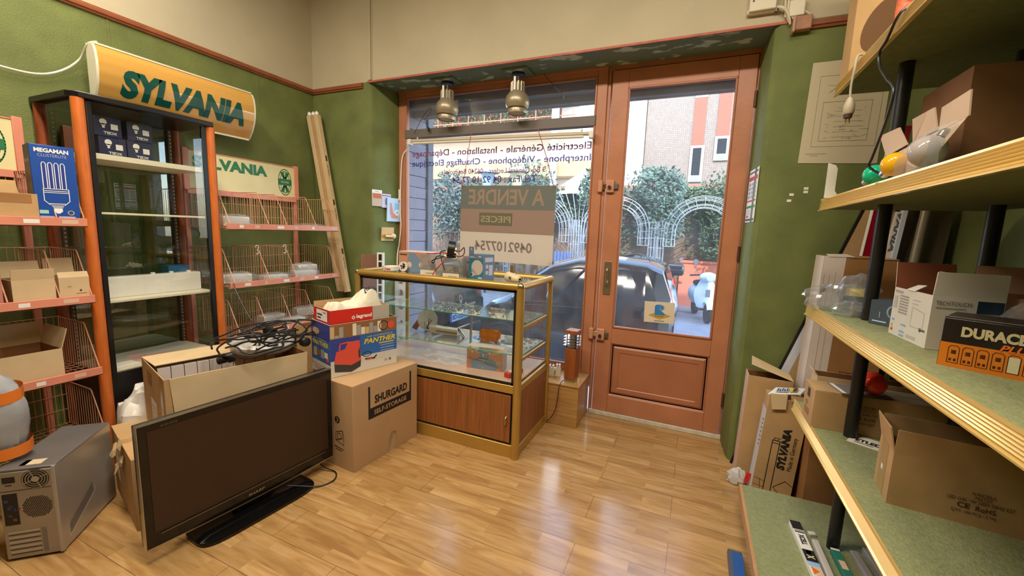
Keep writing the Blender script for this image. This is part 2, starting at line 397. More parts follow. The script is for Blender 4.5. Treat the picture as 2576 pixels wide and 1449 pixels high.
# ------------------------------------------------------------------ shared bits
CARD = mat('brown_cardboard', 'b99464', .85, var=.10, scale=7, bump=.08, bscale=30)
CARD_D = mat('dark_brown_cardboard', '9a6c3c', .85, var=.12, scale=6)
CARD_L = mat('pale_cardboard', 'cdb187', .85, var=.08, scale=7)
CARD_IN = mat('cardboard_inside', '8d5f36', .9, var=.1, scale=6)
TAPE = mat('brown_packing_tape', 'b08a5a', .25, spec=.5)
FILM = glass('clear_plastic_film', tint='f4f6f8', refl=.6, rough=.10, haze=.22, hazecol='eeeeee')
CLEAR = glass('clear_glass', tint='fdfefd', refl=.10)
CLEARG = glass('greenish_shelf_glass', tint='f0f8f3', refl=.2)
PAPER = mat('white_paper', 'e9e3d6', .7)
INK = mat('black_ink', '1d1a18', .6)
INKB = mat('brown_ink', '4a3220', .7)
PINKM = mat('salmon_pink_metal', 'd98a70', .4, var=.06, scale=10)
PINKW = mat('salmon_wire', 'cf9573', .35)
WHT = mat('white_print', 'efece4', .5)
def carton(name, label, loc, rz, w, d, h, m=None, flaps=None, closed=False, t=.004, group=None, inside=None, cat='box', rx=0, ry=0):
    m = m or CARD; o = thing(name, label, cat, loc, rz, group, rx, ry); b = MB()
    if closed:
        b.box(-w / 2, w / 2, -d / 2, d / 2, 0, h - .003)
        b.box(-w / 2, w / 2, -d / 2, -.0012, h - .003, h); b.box(-w / 2, w / 2, .0012, d / 2, h - .003, h)
        b.build('body', [m], o, bevel=.003)
    else:
        b.box(-w / 2, w / 2, -d / 2, d / 2, 0, t)
        b.box(-w / 2, w / 2, -d / 2, -d / 2 + t, t, h).box(-w / 2, w / 2, d / 2 - t, d / 2, t, h)
        b.box(-w / 2, -w / 2 + t, -d / 2 + t, d / 2 - t, t, h).box(w / 2 - t, w / 2, -d / 2 + t, d / 2 - t, t, h)
        k = .0006
        b.quad((-w / 2 + t, -d / 2 + t + k, t), (w / 2 - t, -d / 2 + t + k, t), (w / 2 - t, -d / 2 + t + k, h), (-w / 2 + t, -d / 2 + t + k, h), 1)
        b.quad((-w / 2 + t, d / 2 - t - k, t), (w / 2 - t, d / 2 - t - k, t), (w / 2 - t, d / 2 - t - k, h), (-w / 2 + t, d / 2 - t - k, h), 1)
        b.quad((-w / 2 + t + k, -d / 2 + t, t), (-w / 2 + t + k, d / 2 - t, t), (-w / 2 + t + k, d / 2 - t, h), (-w / 2 + t + k, -d / 2 + t, h), 1)
        b.quad((w / 2 - t - k, -d / 2 + t, t), (w / 2 - t - k, d / 2 - t, t), (w / 2 - t - k, d / 2 - t, h), (w / 2 - t - k, -d / 2 + t, h), 1)
        b.build('body', [m, inside or CARD_IN], o)
    for sd, (ln, a) in (flaps or {}).items():
        a = math.radians(a); F = face(sd, w, d, h); W_ = d if sd in ('left', 'right') else w
        c, s = math.cos(a), math.sin(a); cut = .02 * ln
        P = [F @ Vector(q) for q in ((0, h, 0), (W_, h, 0), (W_ - cut, h + ln * c, ln * s), (cut, h + ln * c, ln * s))]
        n = (F.to_3x3() @ Vector((0, -s, c))) * -.0035
        f = MB().prism(P, n); f.m[1] = 1 if inside else 0; f.build('flap', [m, inside or m], o)
    return o
def printed(o, fn, mats, name='printing'):
    b = MB(); fn(b); return b.build(name, mats, o, smooth=0)

# ------------------------------------------------------------------ wire display racks
def sylvania_logo(b, F, c, rx, ry, g, bg):
    b.ring(F, c, rx, .006, g, 40, .0012, ry)
    for k in range(-3, 4):
        if k: b.line(F, [(c[0] + k * rx * .06, c[1] + ry * .30), (c[0] + k * rx * .20, c[1] + ry * .74)], .010, g); b.line(F, [(c[0] + k * rx * .06, c[1] - ry * .30), (c[0] + k * rx * .20, c[1] - ry * .74)], .010, g)
    b.ring(F, c, rx * .70, .005, g, 40, .0012, ry * .84)
    b.patch(F, c[0] - rx * .97, c[1] - ry * .25, c[0] + rx * .97, c[1] + ry * .25, g, .0016)
    b.text(F, 'SYLVANIA', c[0] - rx * .6, c[1] - ry * .07, c[0] + rx * .6, c[1] + ry * .08, bg, l=.0022)
SIGNC = mat('cream_sign_board', 'ded09a', .45, var=.08, scale=4)
SGREEN = mat('sign_green', '1f7040', .5)
DEPTH = .48
def rack(label, y0, y1, u0, u1, trays, hoop=False):
    o = thing('wire_display_rack', label, 'rack', (XL, y0, 0))
    for u in (u0, u1):
        MB().box(.015, .045, u - y0 - .015, u - y0 + .015, 0, 1.95).build('upright', PINKM, o, bevel=.003)
    s = MB().box(.046, .056, u0 - y0 + .015, u1 - y0 - .015, 1.675, 1.935)
    sg = s.build('sign_board', SIGNC, o, bevel=.002)
    F = frame((.056, u0 - y0 + .015, 1.675), (0, 1, 0), (0, 0, 1)); L = u1 - u0 - .03
    b = MB(); b.text(F, 'SYLVANIA', .03, .148, L * .70, .232, 0, bold=.055); b.build('lettering', [SGREEN, SIGNC], sg, smooth=0); b = MB(); sylvania_logo(b, F, (L - .095, .125), .062, .108, 0, 1)
    b.build('logo', [SGREEN, SIGNC], sg, smooth=0)
    MB().box(.044, .062, u0 - y0, u1 - y0, 1.635, 1.676).box(.046, .060, u0 - y0, u1 - y0, 1.932, 1.94).box(.03, .066, u0 - y0 - .02, u0 - y0 + .018, 1.66, 1.95).box(.03, .066, u1 - y0 - .018, u1 - y0 + .02, 1.66, 1.95).build('sign_frame', PINKM, o, bevel=.003)
    for zt, divs, lab in trays:
        w_ = y1 - y0
        t = MB().box(DEPTH - .012, DEPTH, 0, w_, zt, zt + .044).box(DEPTH - .03, DEPTH, 0, w_, zt, zt + .006)
        T = t.build('tray', PINKM, o, bevel=.0015)
        b = MB(); n = int(w_ / .028)
        for k in range(9): b.rod((.05 + k * .05, 0, zt + .012), (.05 + k * .05, w_, zt + .012), .0017, 5)
        for k in range(n + 1): b.rod((.05, k * w_ / n, zt + .015), (DEPTH - .01, k * w_ / n, zt + .015), .0015, 4)
        for k in range(n + 1): b.rod((.055, k * w_ / n, zt + .015), (.055, k * w_ / n, zt + .275), .0016, 4)
        for z in (.10, .19, .275): b.rod((.055, 0, zt + z), (.055, w_, zt + z), .002, 5)
        b.build('wire_basket', PINKW, T)
        for yd in divs:
            y = yd - y0; d = MB(); zt2 = zt + .275
            d.tube([(.06, y, zt + .012), (.06, y, zt2), (.345, y, zt2), (.36, y, zt2 - .008), (DEPTH - .006, y, zt + .045)], .0030, 6)
            for k in range(1, 16):
                x = .06 + k * .0265
                z = zt2 if x < .35 else zt2 - (x - .35) / (DEPTH - .35) * .23
                d.rod((x, y, zt + .015), (x, y, z), .0017, 4)
            d.build('wire_divider', PINKW, T)
        FT = frame((DEPTH, 0, zt), (0, 1, 0), (0, 0, 1)); rr = random.Random(int(zt * 100) + int(y0 * 10))
        for k in range(6):
            u = (k + .2 + .5 * rr.random()) * w_ / 6; MB().patch(FT, u, .014, u + .02 + .04 * rr.random(), .034).build('price_label', [PAPER, mat('faded_label', 'd9b49a', .6)][k % 2], T, smooth=0)
    if hoop:
        h = MB().tube([(.335, y1 + .11, .83), (.335, y1 + .11, 1.405), (.34, y1 + .11, 1.41), (.54, y1 + .11, 1.41), (.545, y1 + .11, 1.405), (.545, y1 + .11, .83)], .0035, 6, True)
        for z in (1.41, .83): h.rod((.335, y1 + .11, z), (.335, y1, z + .0), .003, 6)
        for x, z in ((.545, .98), (.335, .98)): h.rod((.335, y1 + .11, .98), (.545, y1 + .11, .98), .003, 6)
        h.build('side_hoop', mat('brass_wire', 'b08d4a', .35, metal=.3), o)
    return o
rack('salmon wire rack with slanted dividers, right of the black and orange cabinet', 1.80, 2.75, 1.80, 2.68,
     [(1.392, (1.82, 2.10, 2.25, 2.52, 2.74), ''), (.985, (1.83, 2.09, 2.32, 2.74), ''), (.615, (1.85, 2.06, 2.27, 2.49, 2.74), ''), (.24, (1.85, 2.27, 2.74), '')], True)
rack('salmon wire rack holding brown cartons at the left edge, beside the cabinet', .16, 1.095, .15, 1.015,
     [(1.393, (.20, .57, .985, 1.085), ''), (.995, (.20, .55, .79, .965, 1.085), ''), (.600, (.20, .60, 1.085), ''), (.22, (.20, .60, 1.085), '')])
HOOKW = mat('white_hook', 'e6e2dc', .4)
for k, (y, lb) in enumerate(((2.085, 'small white S-hook on the second divider of the rack, nearer the cabinet'), (2.315, 'small white S-hook hanging on the rack divider farther from the cabinet'))):
    h = MB(); P = [(0, .012 * math.cos(a), .03 + .012 * math.sin(a)) for a in [pi * 1.1 - i * pi * 1.2 / 8 for i in range(9)]] + [(0, .0, .005)]
    P += [(0, -.001 + .012 * math.cos(a), -.012 + .012 * math.sin(a)) for a in [pi / 2 - i * pi * 1.3 / 8 for i in range(1, 9)]]
    tag(h.tube(P, .0035, 7).build('s_hook', HOOKW, loc=(XL + DEPTH - .13, y + .003, 1.235)), lb, 'hook', 'S-hooks on the rack')

# things lying in the right rack: white parts wrapped in clear plastic
def wrapped(label, x, y, z, L, w, h, rz, tone=WHITE, rows=4):
    h *= 1.25
    o = thing('wrapped_power_strip', label, 'power strip', (x, y, z), rz, 'plastic wrapped white strips in the wire rack')
    b = MB().box(-L / 2 + .02, L / 2 - .02, -w / 2, w / 2, .004, h)
    b.build('strip_body', tone, o, bevel=.006)
    s = MB()
    for k in range(rows):
        u = -L / 2 + .05 + (L - .1) * (k + .5) / rows
        s.lathe([(.016, h - .001), (.016, h + .003), (.013, h + .003), (.012, h - .0005)], 14, 0, (u, 0, 0))
    s.build('socket', mat('socket_grey', 'cfcac0', .5), o)
    rr = random.Random(int(y * 991))
    def fn(i, j):
        a = 2 * pi * j; e = 1 - abs(2 * i - 1) ** 3 * .75
        k = 1 + .13 * rr.uniform(-1, 1)
        return (-L / 2 - .03 + (L + .06) * i, (w / 2 + .016) * math.cos(a) * e * k, max(.0015, h / 2 + .006 + (h / 2 + .012) * math.sin(a) * e * k))
    MB().grid(fn, 16, 14).build('plastic_wrap', FILM, o, smooth=15)
    return o
RX = XL + .29
for a in (("plastic wrapped white strip at the left end of the rack's top tray", RX + .0, 1.96, 1.409, .22, .10, .06, 1.45),
          ("pinkish wrapped pack at the right end of the rack's top tray", RX + .02, 2.60, 1.409, .24, .09, .022, 1.45),
          ("wrapped white strip at the left end of the rack's second tray", RX + .03, 1.94, 1.002, .22, .10, .055, 1.2),
          ("wrapped white strip in the middle of the rack's second tray", RX + .06, 2.21, 1.002, .23, .085, .035, 1.45),
          ("wrapped white strip right of the middle on the rack's second tray", RX + .04, 2.50, 1.002, .22, .09, .045, 1.3),
          ("wrapped white pack at the back right of the rack's second tray", RX - .08, 2.61, 1.002, .22, .11, .075, 1.5),
          ("wrapped white strip lying lowest on the rack's third tray", RX + .04, 2.38, .632, .21, .10, .030, 1.4),
          ("wrapped white strip at the back of the rack's third tray, in the middle", RX - .11, 2.30, .632, .22, .10, .05, 1.5),
          ("wrapped white strip at the right back of the rack's third tray", RX - .10, 2.62, .632, .22, .10, .06, 1.3)):
    wrapped(*a, tone=(mat('pinkish_pack', 'd8a89a', .5) if 'pinkish' in a[0] else WHITE))

# ------------------------------------------------------------------ display cabinet
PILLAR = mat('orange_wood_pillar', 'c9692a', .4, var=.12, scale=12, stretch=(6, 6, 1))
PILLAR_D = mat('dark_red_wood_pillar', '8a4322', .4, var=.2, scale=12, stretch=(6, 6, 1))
CABBLACK = mat('black_cabinet_board', '141111', .35)
def cabinet():
    o = thing('display_cabinet', 'tall glass display cabinet with black top and orange wooden corner posts', 'cabinet', (-3.14, 1.44, 0))
    X = lambda x: x + 3.14
    Y = lambda y: y - 1.44
    top = [(X(-3.355), Y(1.085)), (X(-2.96), Y(1.085)), (X(-2.915), Y(1.12)), (X(-2.90), Y(1.44)), (X(-2.915), Y(1.765)), (X(-2.96), Y(1.79)), (X(-3.355), Y(1.79))]
    MB().prism([(x, y, 2.045) for x, y in top], (0, 0, .03)).build('top_board', CABBLACK, o, bevel=.004)
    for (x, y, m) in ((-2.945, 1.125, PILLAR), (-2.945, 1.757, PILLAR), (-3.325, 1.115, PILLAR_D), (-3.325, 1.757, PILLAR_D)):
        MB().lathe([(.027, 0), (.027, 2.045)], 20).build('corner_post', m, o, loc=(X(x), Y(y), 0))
    for y in (1.158, 1.722):
        st = MB().box(X(-3.335), X(-3.318), Y(y) - .012, Y(y) + .012, .57, 2.045)
        s = st.build('slotted_rail', mat('dark_rail', '3c2018', .5), o)
        h = MB(); F = frame((X(-3.318), Y(y), .57), (0, 1, 0), (0, 0, 1))
        for k in range(60): h.patch(F, -.004, .02 + k * .0243, .004, .032 + k * .0243, 0)
        h.build('slots', mat('rail_slot_light', 'a88868', .4), s, smooth=0)
    MB().box(X(-2.955), X(-2.935), Y(1.153), Y(1.176), .56, 2.04).box(X(-2.955), X(-2.935), Y(1.703), Y(1.73), .56, 2.04).build('door_frame', CABBLACK, o, bevel=.002)
    MB().box(X(-3.345), X(-3.340), Y(1.14), Y(1.735), .57, 2.04).build('back_pane', glass('back_pane_glass', tint='eef3ee', refl=.55), o)
    MB().box(X(-3.31), X(-2.97), Y(1.112), Y(1.117), .57, 2.04).build('side_pane', CLEAR, o)
    MB().box(X(-3.31), X(-2.97), Y(1.755), Y(1.760), .57, 2.04).build('side_pane', CLEAR, o)
    MB().box(X(-2.943), X(-2.939), Y(1.176), Y(1.703), .58, 2.04).build('door_pane', CLEAR, o)
    wl = mat('cream_shelf_edge', 'e3d8bd', .4)
    for z in (1.755, 1.462):
        MB().box(X(-3.315), X(-2.965), Y(1.145), Y(1.728), z, z + (.030 if z > 1.6 else .012)).build('shelf', wl, o, bevel=.002)
    MB().box(X(-3.315), X(-2.975), Y(1.145), Y(1.728), 1.232, 1.238).build('glass_shelf', CLEARG, o)
    MB().box(X(-3.315), X(-2.965), Y(1.145), Y(1.728), .970, .985).build('shelf', wl, o, bevel=.002)
    MB().box(X(-3.335), X(-2.962), Y(1.115), Y(1.76), .03, .57).build('base_box', CABBLACK, o, bevel=.004)
    MB().box(X(-3.335), X(-2.965), Y(1.145), Y(1.73), .57, .582).build('base_shelf', wl, o, bevel=.002)
cabinet()
NAVY = mat('navy_box', '23254a', .45, var=.08, scale=6)
def bulb_print(b, F, cx, cy, r, m):
    b.disc(F, (cx, cy), r, m, 24, .001); b.poly(F, [(cx - r * .75, cy - r * .6), (cx + r * .75, cy - r * .6), (cx + r * .34, cy - r * 1.5), (cx - r * .34, cy - r * 1.5)], m)
    b.patch(F, cx - r * .34, cy - r * 2.05, cx + r * .34, cy - r * 1.55, m, .001)
for (y, z, lb) in ((1.298, 1.786, 'navy light bulb box, lower left of four on the top cabinet shelf'), (1.425, 1.786, 'navy light bulb box, lower right of four on the top cabinet shelf'),
                   (1.283, 1.8935, 'navy light bulb box, upper left of four on the top cabinet shelf'), (1.430, 1.8935, 'navy light bulb box, upper right of four on the top cabinet shelf')):
    w, d, h = .122, .12, .106
    o = carton('light_bulb_box', lb, (-3.11, y, z), pi / 2, w, d, h, NAVY, closed=True, group='navy bulb boxes in the cabinet')
    F = face('front', w, d, h)
    printed(o, lambda b: (bulb_print(b, F, .042, .076, .016, 0), b.patch(F, .074, .040, .106, .070, 0), b.text(F, 'XCELL', .040, .012, .100, .026, 0, bold=.03, flip=True)), [WHT])
def led_fixture():
    o = thing('led_light_fixture', 'long white boxy light fixture on the lower cabinet shelf', 'light fixture', (-3.09, 1.435, .985), pi / 2)
    MB().box(-.275, .275, -.035, .035, 0, .120).build('housing', mat('warm_white_metal', 'e6e0d6', .35), o, bevel=.004)
    for u in (-.24, .02, .12, .22): MB().lathe([(.012, .12), (.012, .128), (.009, .131)], 14).build('clip', WHITE, o, loc=(u, 0, 0))
led_fixture()
o = carton('teal_box', 'small teal blue carton behind the white fixture in the cabinet', (-3.24, 1.655, .985), pi / 2, .12, .09, .155, mat('teal_card', '1f6a94', .5), closed=True)
printed(o, lambda b: (b.patch(face('front', .12, .09, .155), .01, .02, .11, .06, 0), b.text(face('front', .12, .09, .155), 'LED', .02, .075, .07, .10, 0)), [mat('pale_blue', 'b8cfe0', .5)])
def sheet(name, label, cat, loc, w, d, t, rz, m, fn=None, mats=None):
    o = thing(name, label, cat, loc, rz)
    MB().box(-w / 2, w / 2, -d / 2, d / 2, 0, t).build('sheet', m, o, bevel=t * .2)
    if fn: printed(o, lambda b: fn(b, face('top', w, d, t)), mats)
    return o
sheet('folded_poster', 'pale folded poster lying on the cabinet base behind the open carton', 'poster', (-3.17, 1.46, .582), .50, .26, .006, pi / 2 + .12, mat('poster_paper', 'c9c2ae', .5),
      lambda b, F: (b.patch(F, .02, .14, .46, .22, 0), b.patch(F, .08, .03, .3, .09, 1), b.disc(F, (.16, .13), .05, 1)), [mat('poster_grey', 'a9b0a8', .6), mat('poster_pink', 'd8a59a', .6)])
sheet('white_price_board', 'white card panel at the front of the cabinet base', 'card', (-3.03, 1.235, .582), .14, .10, .012, pi / 2, PAPER)
sheet('framed_card', 'small pale framed card standing against the cabinet back on the second shelf', 'card', (-3.325, 1.24, 1.474), .005, .13, .155, .0, mat('card_blue_grey', '9fb0b2', .4))

# ------------------------------------------------------------------ big curved light sign above the cabinet
def light_sign():
    o = thing('curved_light_sign', 'long curved yellow light sign with dark green lettering, above the cabinet', 'sign', (XL, 1.31, 2.07))
    L = .90; prof = [(.190, .335), (.208, .300), (.217, .25), (.217, .19), (.206, .13), (.180, .07), (.138, .012)]
    def pt(s):
        s = min(max(s, 0), 1) * (len(prof) - 1); i = min(int(s), len(prof) - 2); f = s - i
        return Vector(prof[i]).lerp(Vector(prof[i + 1]), f)
    b = MB(); n = 24
    b.grid(lambda i, j: (pt(j).x, L * i, pt(j).y), 1, n)
    b.build('curved_face', mat('yellow_sign_plastic', 'c8964a', .10, coat=.6, var=.05, scale=2), o, smooth=60)
    t = MB(); vs, fs = text_mesh('SYLVANIA', .06, .18)
    x0 = min(p[0] for p in vs); x1 = max(p[0] for p in vs); y1 = max(p[1] for p in vs); y0 = min(p[1] for p in vs)
    bm = bmesh.new(); bv = [bm.verts.new(p) for p in vs]
    for f in fs:
        try: bm.faces.new([bv[i] for i in f])
        except ValueError: pass
    for k in range(1, 16):
        bmesh.ops.bisect_plane(bm, geom=bm.verts[:] + bm.edges[:] + bm.faces[:], plane_co=(0, y0 + (y1 - y0) * k / 16, 0), plane_no=(0, 1, 0))
    bm.verts.index_update(); vs = [tuple(v.co) for v in bm.verts]; fs = [[v.index for v in f.verts] for f in bm.faces]; bm.free()
    out = []
    for p in vs:
        u = .095 + (p[0] - x0) / (x1 - x0) * .735; s = .80 - (p[1] - y0) / (y1 - y0) * .44; q = pt(s); out.append((q.x + .0022, u, q.y))
    t.add(out, fs).build('lettering', mat('dark_green_letters', '0f4a40', .15), o, smooth=0)
    for y in (-.012, L):
        MB().prism([(.125, y, .006)] + [(x, y, z) for x, z in reversed(prof)] + [(.125, y, .345)], (0, .012, 0)).build('end_cap', mat('cream_plastic', 'd9d2b8', .4), o)
    MB().box(.115, .13, 0, L, .0, .345).box(.12, .192, 0, L, .337, .347).box(.12, .138, 0, L, 0, .012).box(0, .12, .15, .21, .20, .26).box(0, .12, L - .21, L - .15, .20, .26).build('housing', mat('cream_plastic', 'd9d2b8', .4), o)
light_sign()
cb = MB(); pts = [(-3.33, .55, 2.33), (-3.335, .80, 2.215), (-3.335, .98, 2.195), (-3.335, 1.12, 2.20), (-3.33, 1.22, 2.25), (-3.30, 1.29, 2.33), (-3.22, 1.300, 2.405), (-3.18, 1.325, 2.422)]
def smooth_path(P, n=8):
    P = [Vector(p) for p in P]; out = []
    for i in range(len(P) - 1):
        a = P[max(i - 1, 0)]; b = P[i]; c = P[i + 1]; d = P[min(i + 2, len(P) - 1)]
        for k in range(n):
            t = k / n
            out.append(.5 * ((2 * b) + (c - a) * t + (2 * a - 5 * b + 4 * c - d) * t * t + (3 * b - a - 3 * c + d) * t ** 3))
    return out + [P[-1]]
tag(cb.tube(smooth_path(pts), .006, 8).build('white_cable', mat('cream_cable', 'dcd6bf', .5)), 'cream cable sagging along the green wall to the curved sign', 'cable')
sm = MB()
for y in (1.46, 2.40): sm.box(XL, XL + .003, y - .006, y + .006, 2.35, 2.635)
struct(sm, 'trim_6', GREEN)

# ------------------------------------------------------------------ long tube cartons leaning in the corner
def beam(a, b, w, h, roll=0):
    a = Vector(a); b = Vector(b); z = (b - a).normalized(); x = Vector((0, 1, 0)); x = (x - z * x.dot(z)).normalized(); y = z.cross(x)
    m = Matrix((x, y, z)).transposed().to_4x4() @ Matrix.Rotation(roll, 4, 'Z'); return m, (b - a).length
for k, (dx, dy, lb) in enumerate(((0, .004, 'leftmost long carton of the three tube cartons leaning in the corner'), (.046, .008, 'middle long carton of the three tube cartons leaning in the corner'), (.092, .004, 'right long carton of the three tube cartons leaning in the corner'))):
    a = Vector((-2.985 + dx, 2.845 + dy, .842)); b = Vector((-3.335 + dx, 2.862 + dy * .8, 2.455))
    M_, L = beam(a, b, .04, .04)
    o = thing('tube_carton', lb, 'carton', group='fluorescent tube cartons in the corner')
    o.matrix_world = Matrix.Translation(a) @ M_
    MB().box(-.021, .021, -.021, .021, 0, L - .03).build('sleeve', [CARD_L, CARD, CARD_L][k], o, bevel=.002)
    MB().lathe([(.017, L - .03), (.017, L - .005), (.011, L), (.004, L + .008)], 14).build('end_cap', WHITE, o)
    b_ = MB(); F = frame((.0212, -.021, 0), (0, 1, 0), (0, 0, 1))
    F2 = frame((-.021, -.0212, 0), (1, 0, 0), (0, 0, 1))
    for FF in (F, F2):
        for z in (.35, .8, 1.2): b_.patch(FF, .012, z, .030, z + .05, 0); b_.text(FF @ Matrix.Rotation(pi / 2, 4, 'Z'), 'PHILIPS', z - .13, -.028, z - .03, -.014, 0)
    b_.build('printing', [INKB], o, smooth=0)

# ------------------------------------------------------------------ cartons in the left rack
o = carton('rack_carton', 'brown carton in the top tray of the left rack, beside the blue lamp box', (XL + .365, .78, 1.410), pi / 2, .30, .20, .135, CARD, {'back': (.07, 20)})
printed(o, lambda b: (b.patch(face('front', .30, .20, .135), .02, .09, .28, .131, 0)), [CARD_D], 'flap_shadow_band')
def megaman():
    w, d, h = .150, .13, .372
    o = carton('lamp_box', 'tall blue lamp box with white bulb outline in the top tray of the left rack', (XL + .40, 1.008, 1.410), pi / 2 - .16, w, d, h, mat('royal_blue_box', '1a4aa0', .35, var=.05), closed=True)
    F = face('front', w, d, h)
    def fn(b):
        b.text(F, 'MEGAMAN', .015, .336, .130, .356, 0, bold=.04); b.text(F, 'CLUSTERLITE', .025, .316, .122, .330, 1)
        for k in range(4):
            x = .034 + k * .021
            b.line(F, [(x, .165), (x, .282), (x + .004, .290), (x + .010, .290), (x + .014, .282), (x + .014, .165)], .003, 0)
            b.patch(F, x + .004, .165, x + .010, .282, 2)
        b.line(F, [(.032, .165), (.118, .165), (.118, .108), (.100, .088), (.050, .088), (.032, .108)], .003, 0, closed=True)
        for z in (.155, .147): b.line(F, [(.032, z), (.118, z)], .003, 0)
        for z in (.094, .088, .082, .076): b.line(F, [(.052 + (.088 - z) * .6, z), (.098 - (.088 - z) * .6, z)], .003, 0)
        b.patch(F, .060, .055, .090, .072, 0); b.poly(F, [(.063, .055), (.087, .055), (.080, .047), (.070, .047)], 0)
        b.patch(F, .012, .045, .042, .062, 3); b.ring(F, (.118, .052), .010, .004, 4)
        b.patch(F, .012, .022, .068, .034, 1); b.patch(F, .074, .022, .132, .034, 1)
    printed(o, fn, [WHT, mat('pale_violet', 'a9a8cc', .5), mat('deep_blue', '2a2c8e', .5), mat('mint', '9fd0c0', .5), mat('cream_ring', 'e0dca0', .5)])
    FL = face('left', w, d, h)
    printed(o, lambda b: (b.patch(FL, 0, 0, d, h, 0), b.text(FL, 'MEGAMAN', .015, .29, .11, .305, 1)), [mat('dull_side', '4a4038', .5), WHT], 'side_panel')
megaman()
o = carton('rack_carton', 'open brown carton with raised torn flap in the second tray of the left rack', (XL + .385, .885, 1.012), pi / 2, .145, .15, .125, CARD_L, {'front': (.05, 8), 'back': (.08, 10)})
o = carton('rack_carton', 'open brown carton with printed front at the right of the second tray, left rack', (XL + .385, 1.028, 1.012), pi / 2, .115, .15, .125, CARD_L, {'front': (.03, -25), 'back': (.09, 10)})
printed(o, lambda b: (b.text(face('front', .115, .15, .125), 'LED', .03, .075, .045, .08, 0), b.patch(face('front', .115, .15, .125), .075, .05, .083, .06, 0), b.line(face('front', .115, .15, .125), [(.06, .04), (.1, .04)], .002, 0)), [INKB])
carton('pink_carton', 'dusty pink carton standing in the second tray at the far left', (XL + .38, .72, 1.012), pi / 2, .13, .15, .19, mat('dusty_pink_card', 'b9786a', .7, var=.1), closed=True)
carton('rack_carton', 'large open brown carton with grey liner in the third tray of the left rack', (XL + .33, .80, .617), pi / 2, .32, .24, .16, CARD_L, {'back': (.12, -12), 'right': (.10, 15)})
#carton('rack_carton', 'brown carton lying in the lowest tray of the left rack', (XL + .28, .80, .237), pi / 2, .36, .26, .14, CARD_D, {'back': (.1, 10)})
# ------------------------------------------------------------------ computer tower
PCS = mat('silver_grey_steel', 'b4afa8', .38, metal=.55, var=.05, scale=5)
PCT = mat('dark_grey_steel', '7c7876', .45, metal=.5, var=.08, scale=6)
def pc():
    w, d, h = .185, .415, .405
    o = thing('computer_tower', 'silver grey computer tower with its back ports facing out, on the oak floor', 'computer', (-2.598, .806, 0), math.radians(43.2))
    MB().box(-w / 2, w / 2, -d / 2 + .008, d / 2, .006, h).build('case', PCS, o, bevel=.005)
    MB().box(-w / 2 - .001, w / 2 + .001, -d / 2 + .004, d / 2, h - .004, h + .003).build('top_cover', PCT, o, bevel=.003)
    MB().box(-w / 2 + .008, w / 2 - .008, -d / 2, -d / 2 + .012, .012, h - .008).build('back_panel', mat('dull_zinc', 'a29a90', .45, metal=.6, var=.1), o, bevel=.002)
    MB().box(w / 2 - .010, w / 2 + .003, -d / 2, -d / 2 + .02, .008, h).build('side_edge', PCS, o, bevel=.002)
    F = frame((-w / 2, -d / 2, 0), (1, 0, 0), (0, 0, 1))
    b = MB(); b.patch(F, .022, .352, .062, .378, 1); b.patch(F, .010, .315, .172, .318, 2); b.patch(F, .030, .340, .050, .344, 1)
    b.build('power_socket', [BLACK, BLACK, DGREY], o, smooth=0)
    f = MB(); c = (.125, .358); f.disc(F, c, .044, 0, 32, .0006)
    for r in (.040, .031, .022): f.ring(F, c, r, .003, 1, 32, .0016)
    f.disc(F, c, .013, 1, 20, .0016)
    for k in range(4): a = k * pi / 2 + .4; f.line(F, [(c[0] + .012 * math.cos(a), c[1] + .012 * math.sin(a)), (c[0] + .044 * math.cos(a), c[1] + .044 * math.sin(a))], .003, 1, .0018)
    f.build('power_supply_fan', [BLACK, PCS], o, smooth=0)
    g = MB(); c = (.122, .235)
    for i in range(-7, 8):
        for j in range(-8, 9):
            x = c[0] + (i + .5 * (j % 2)) * .0075; y = c[1] + j * .0062
            if (x - c[0]) ** 2 + (y - c[1]) ** 2 < .049 ** 2: g.disc(F, (x, y), .0029, 0, 6)
    g.build('vent_grille', BLACK, o, smooth=0)
    q = MB(); q.patch(F, .015, .165, .062, .305, 0)
    rr = random.Random(3)
    for k in range(7):
        u = .02 + .034 * rr.random(); v = .175 + .11 * rr.random(); q.patch(F, u, v, u + .012, v + .012, 1 + k % 3, .0014)
    q.build('port_panel', [BLACK, mat('port_blue', '34407c', .5), DGREY, mat('port_red', '7c3a38', .5)], o, smooth=0)
    s = MB()
    for k in range(5): s.patch(F, .02, .030 + k * .022, .12, .034 + k * .022, 0); s.patch(F, .02, .036 + k * .022, .12, .048 + k * .022, 1)
    s.patch(F, .125, .025, .140, .135, 2)
    s.build('slot_covers', [DGREY, PCS, PCT], o, smooth=0)
    G = frame((w / 2 + .0005, -d / 2, 0), (0, 1, 0), (0, 0, 1)); v = MB()
    for k in range(22): v.patch(G, .06 + k * .008, .055 + k * .004, .064 + k * .008, .105 + k * .004, 0)
    v.line(G, [(.05, .045), (.245, .14), (.245, .165)], .002, 1)
    v.build('side_vent', [PCT, WHITE], o, smooth=0)
    T = face('top', w, d, h + .003); t = MB(); t.patch(T, .06, .03, .13, .075, 0); t.patch(T, .06, .03, .08, .075, 1)
    t.build('sticker', [mat('sticker_cream', 'd0b99a', .6), mat('sticker_teal', '8fb0a0', .6)], o, smooth=0)
pc()

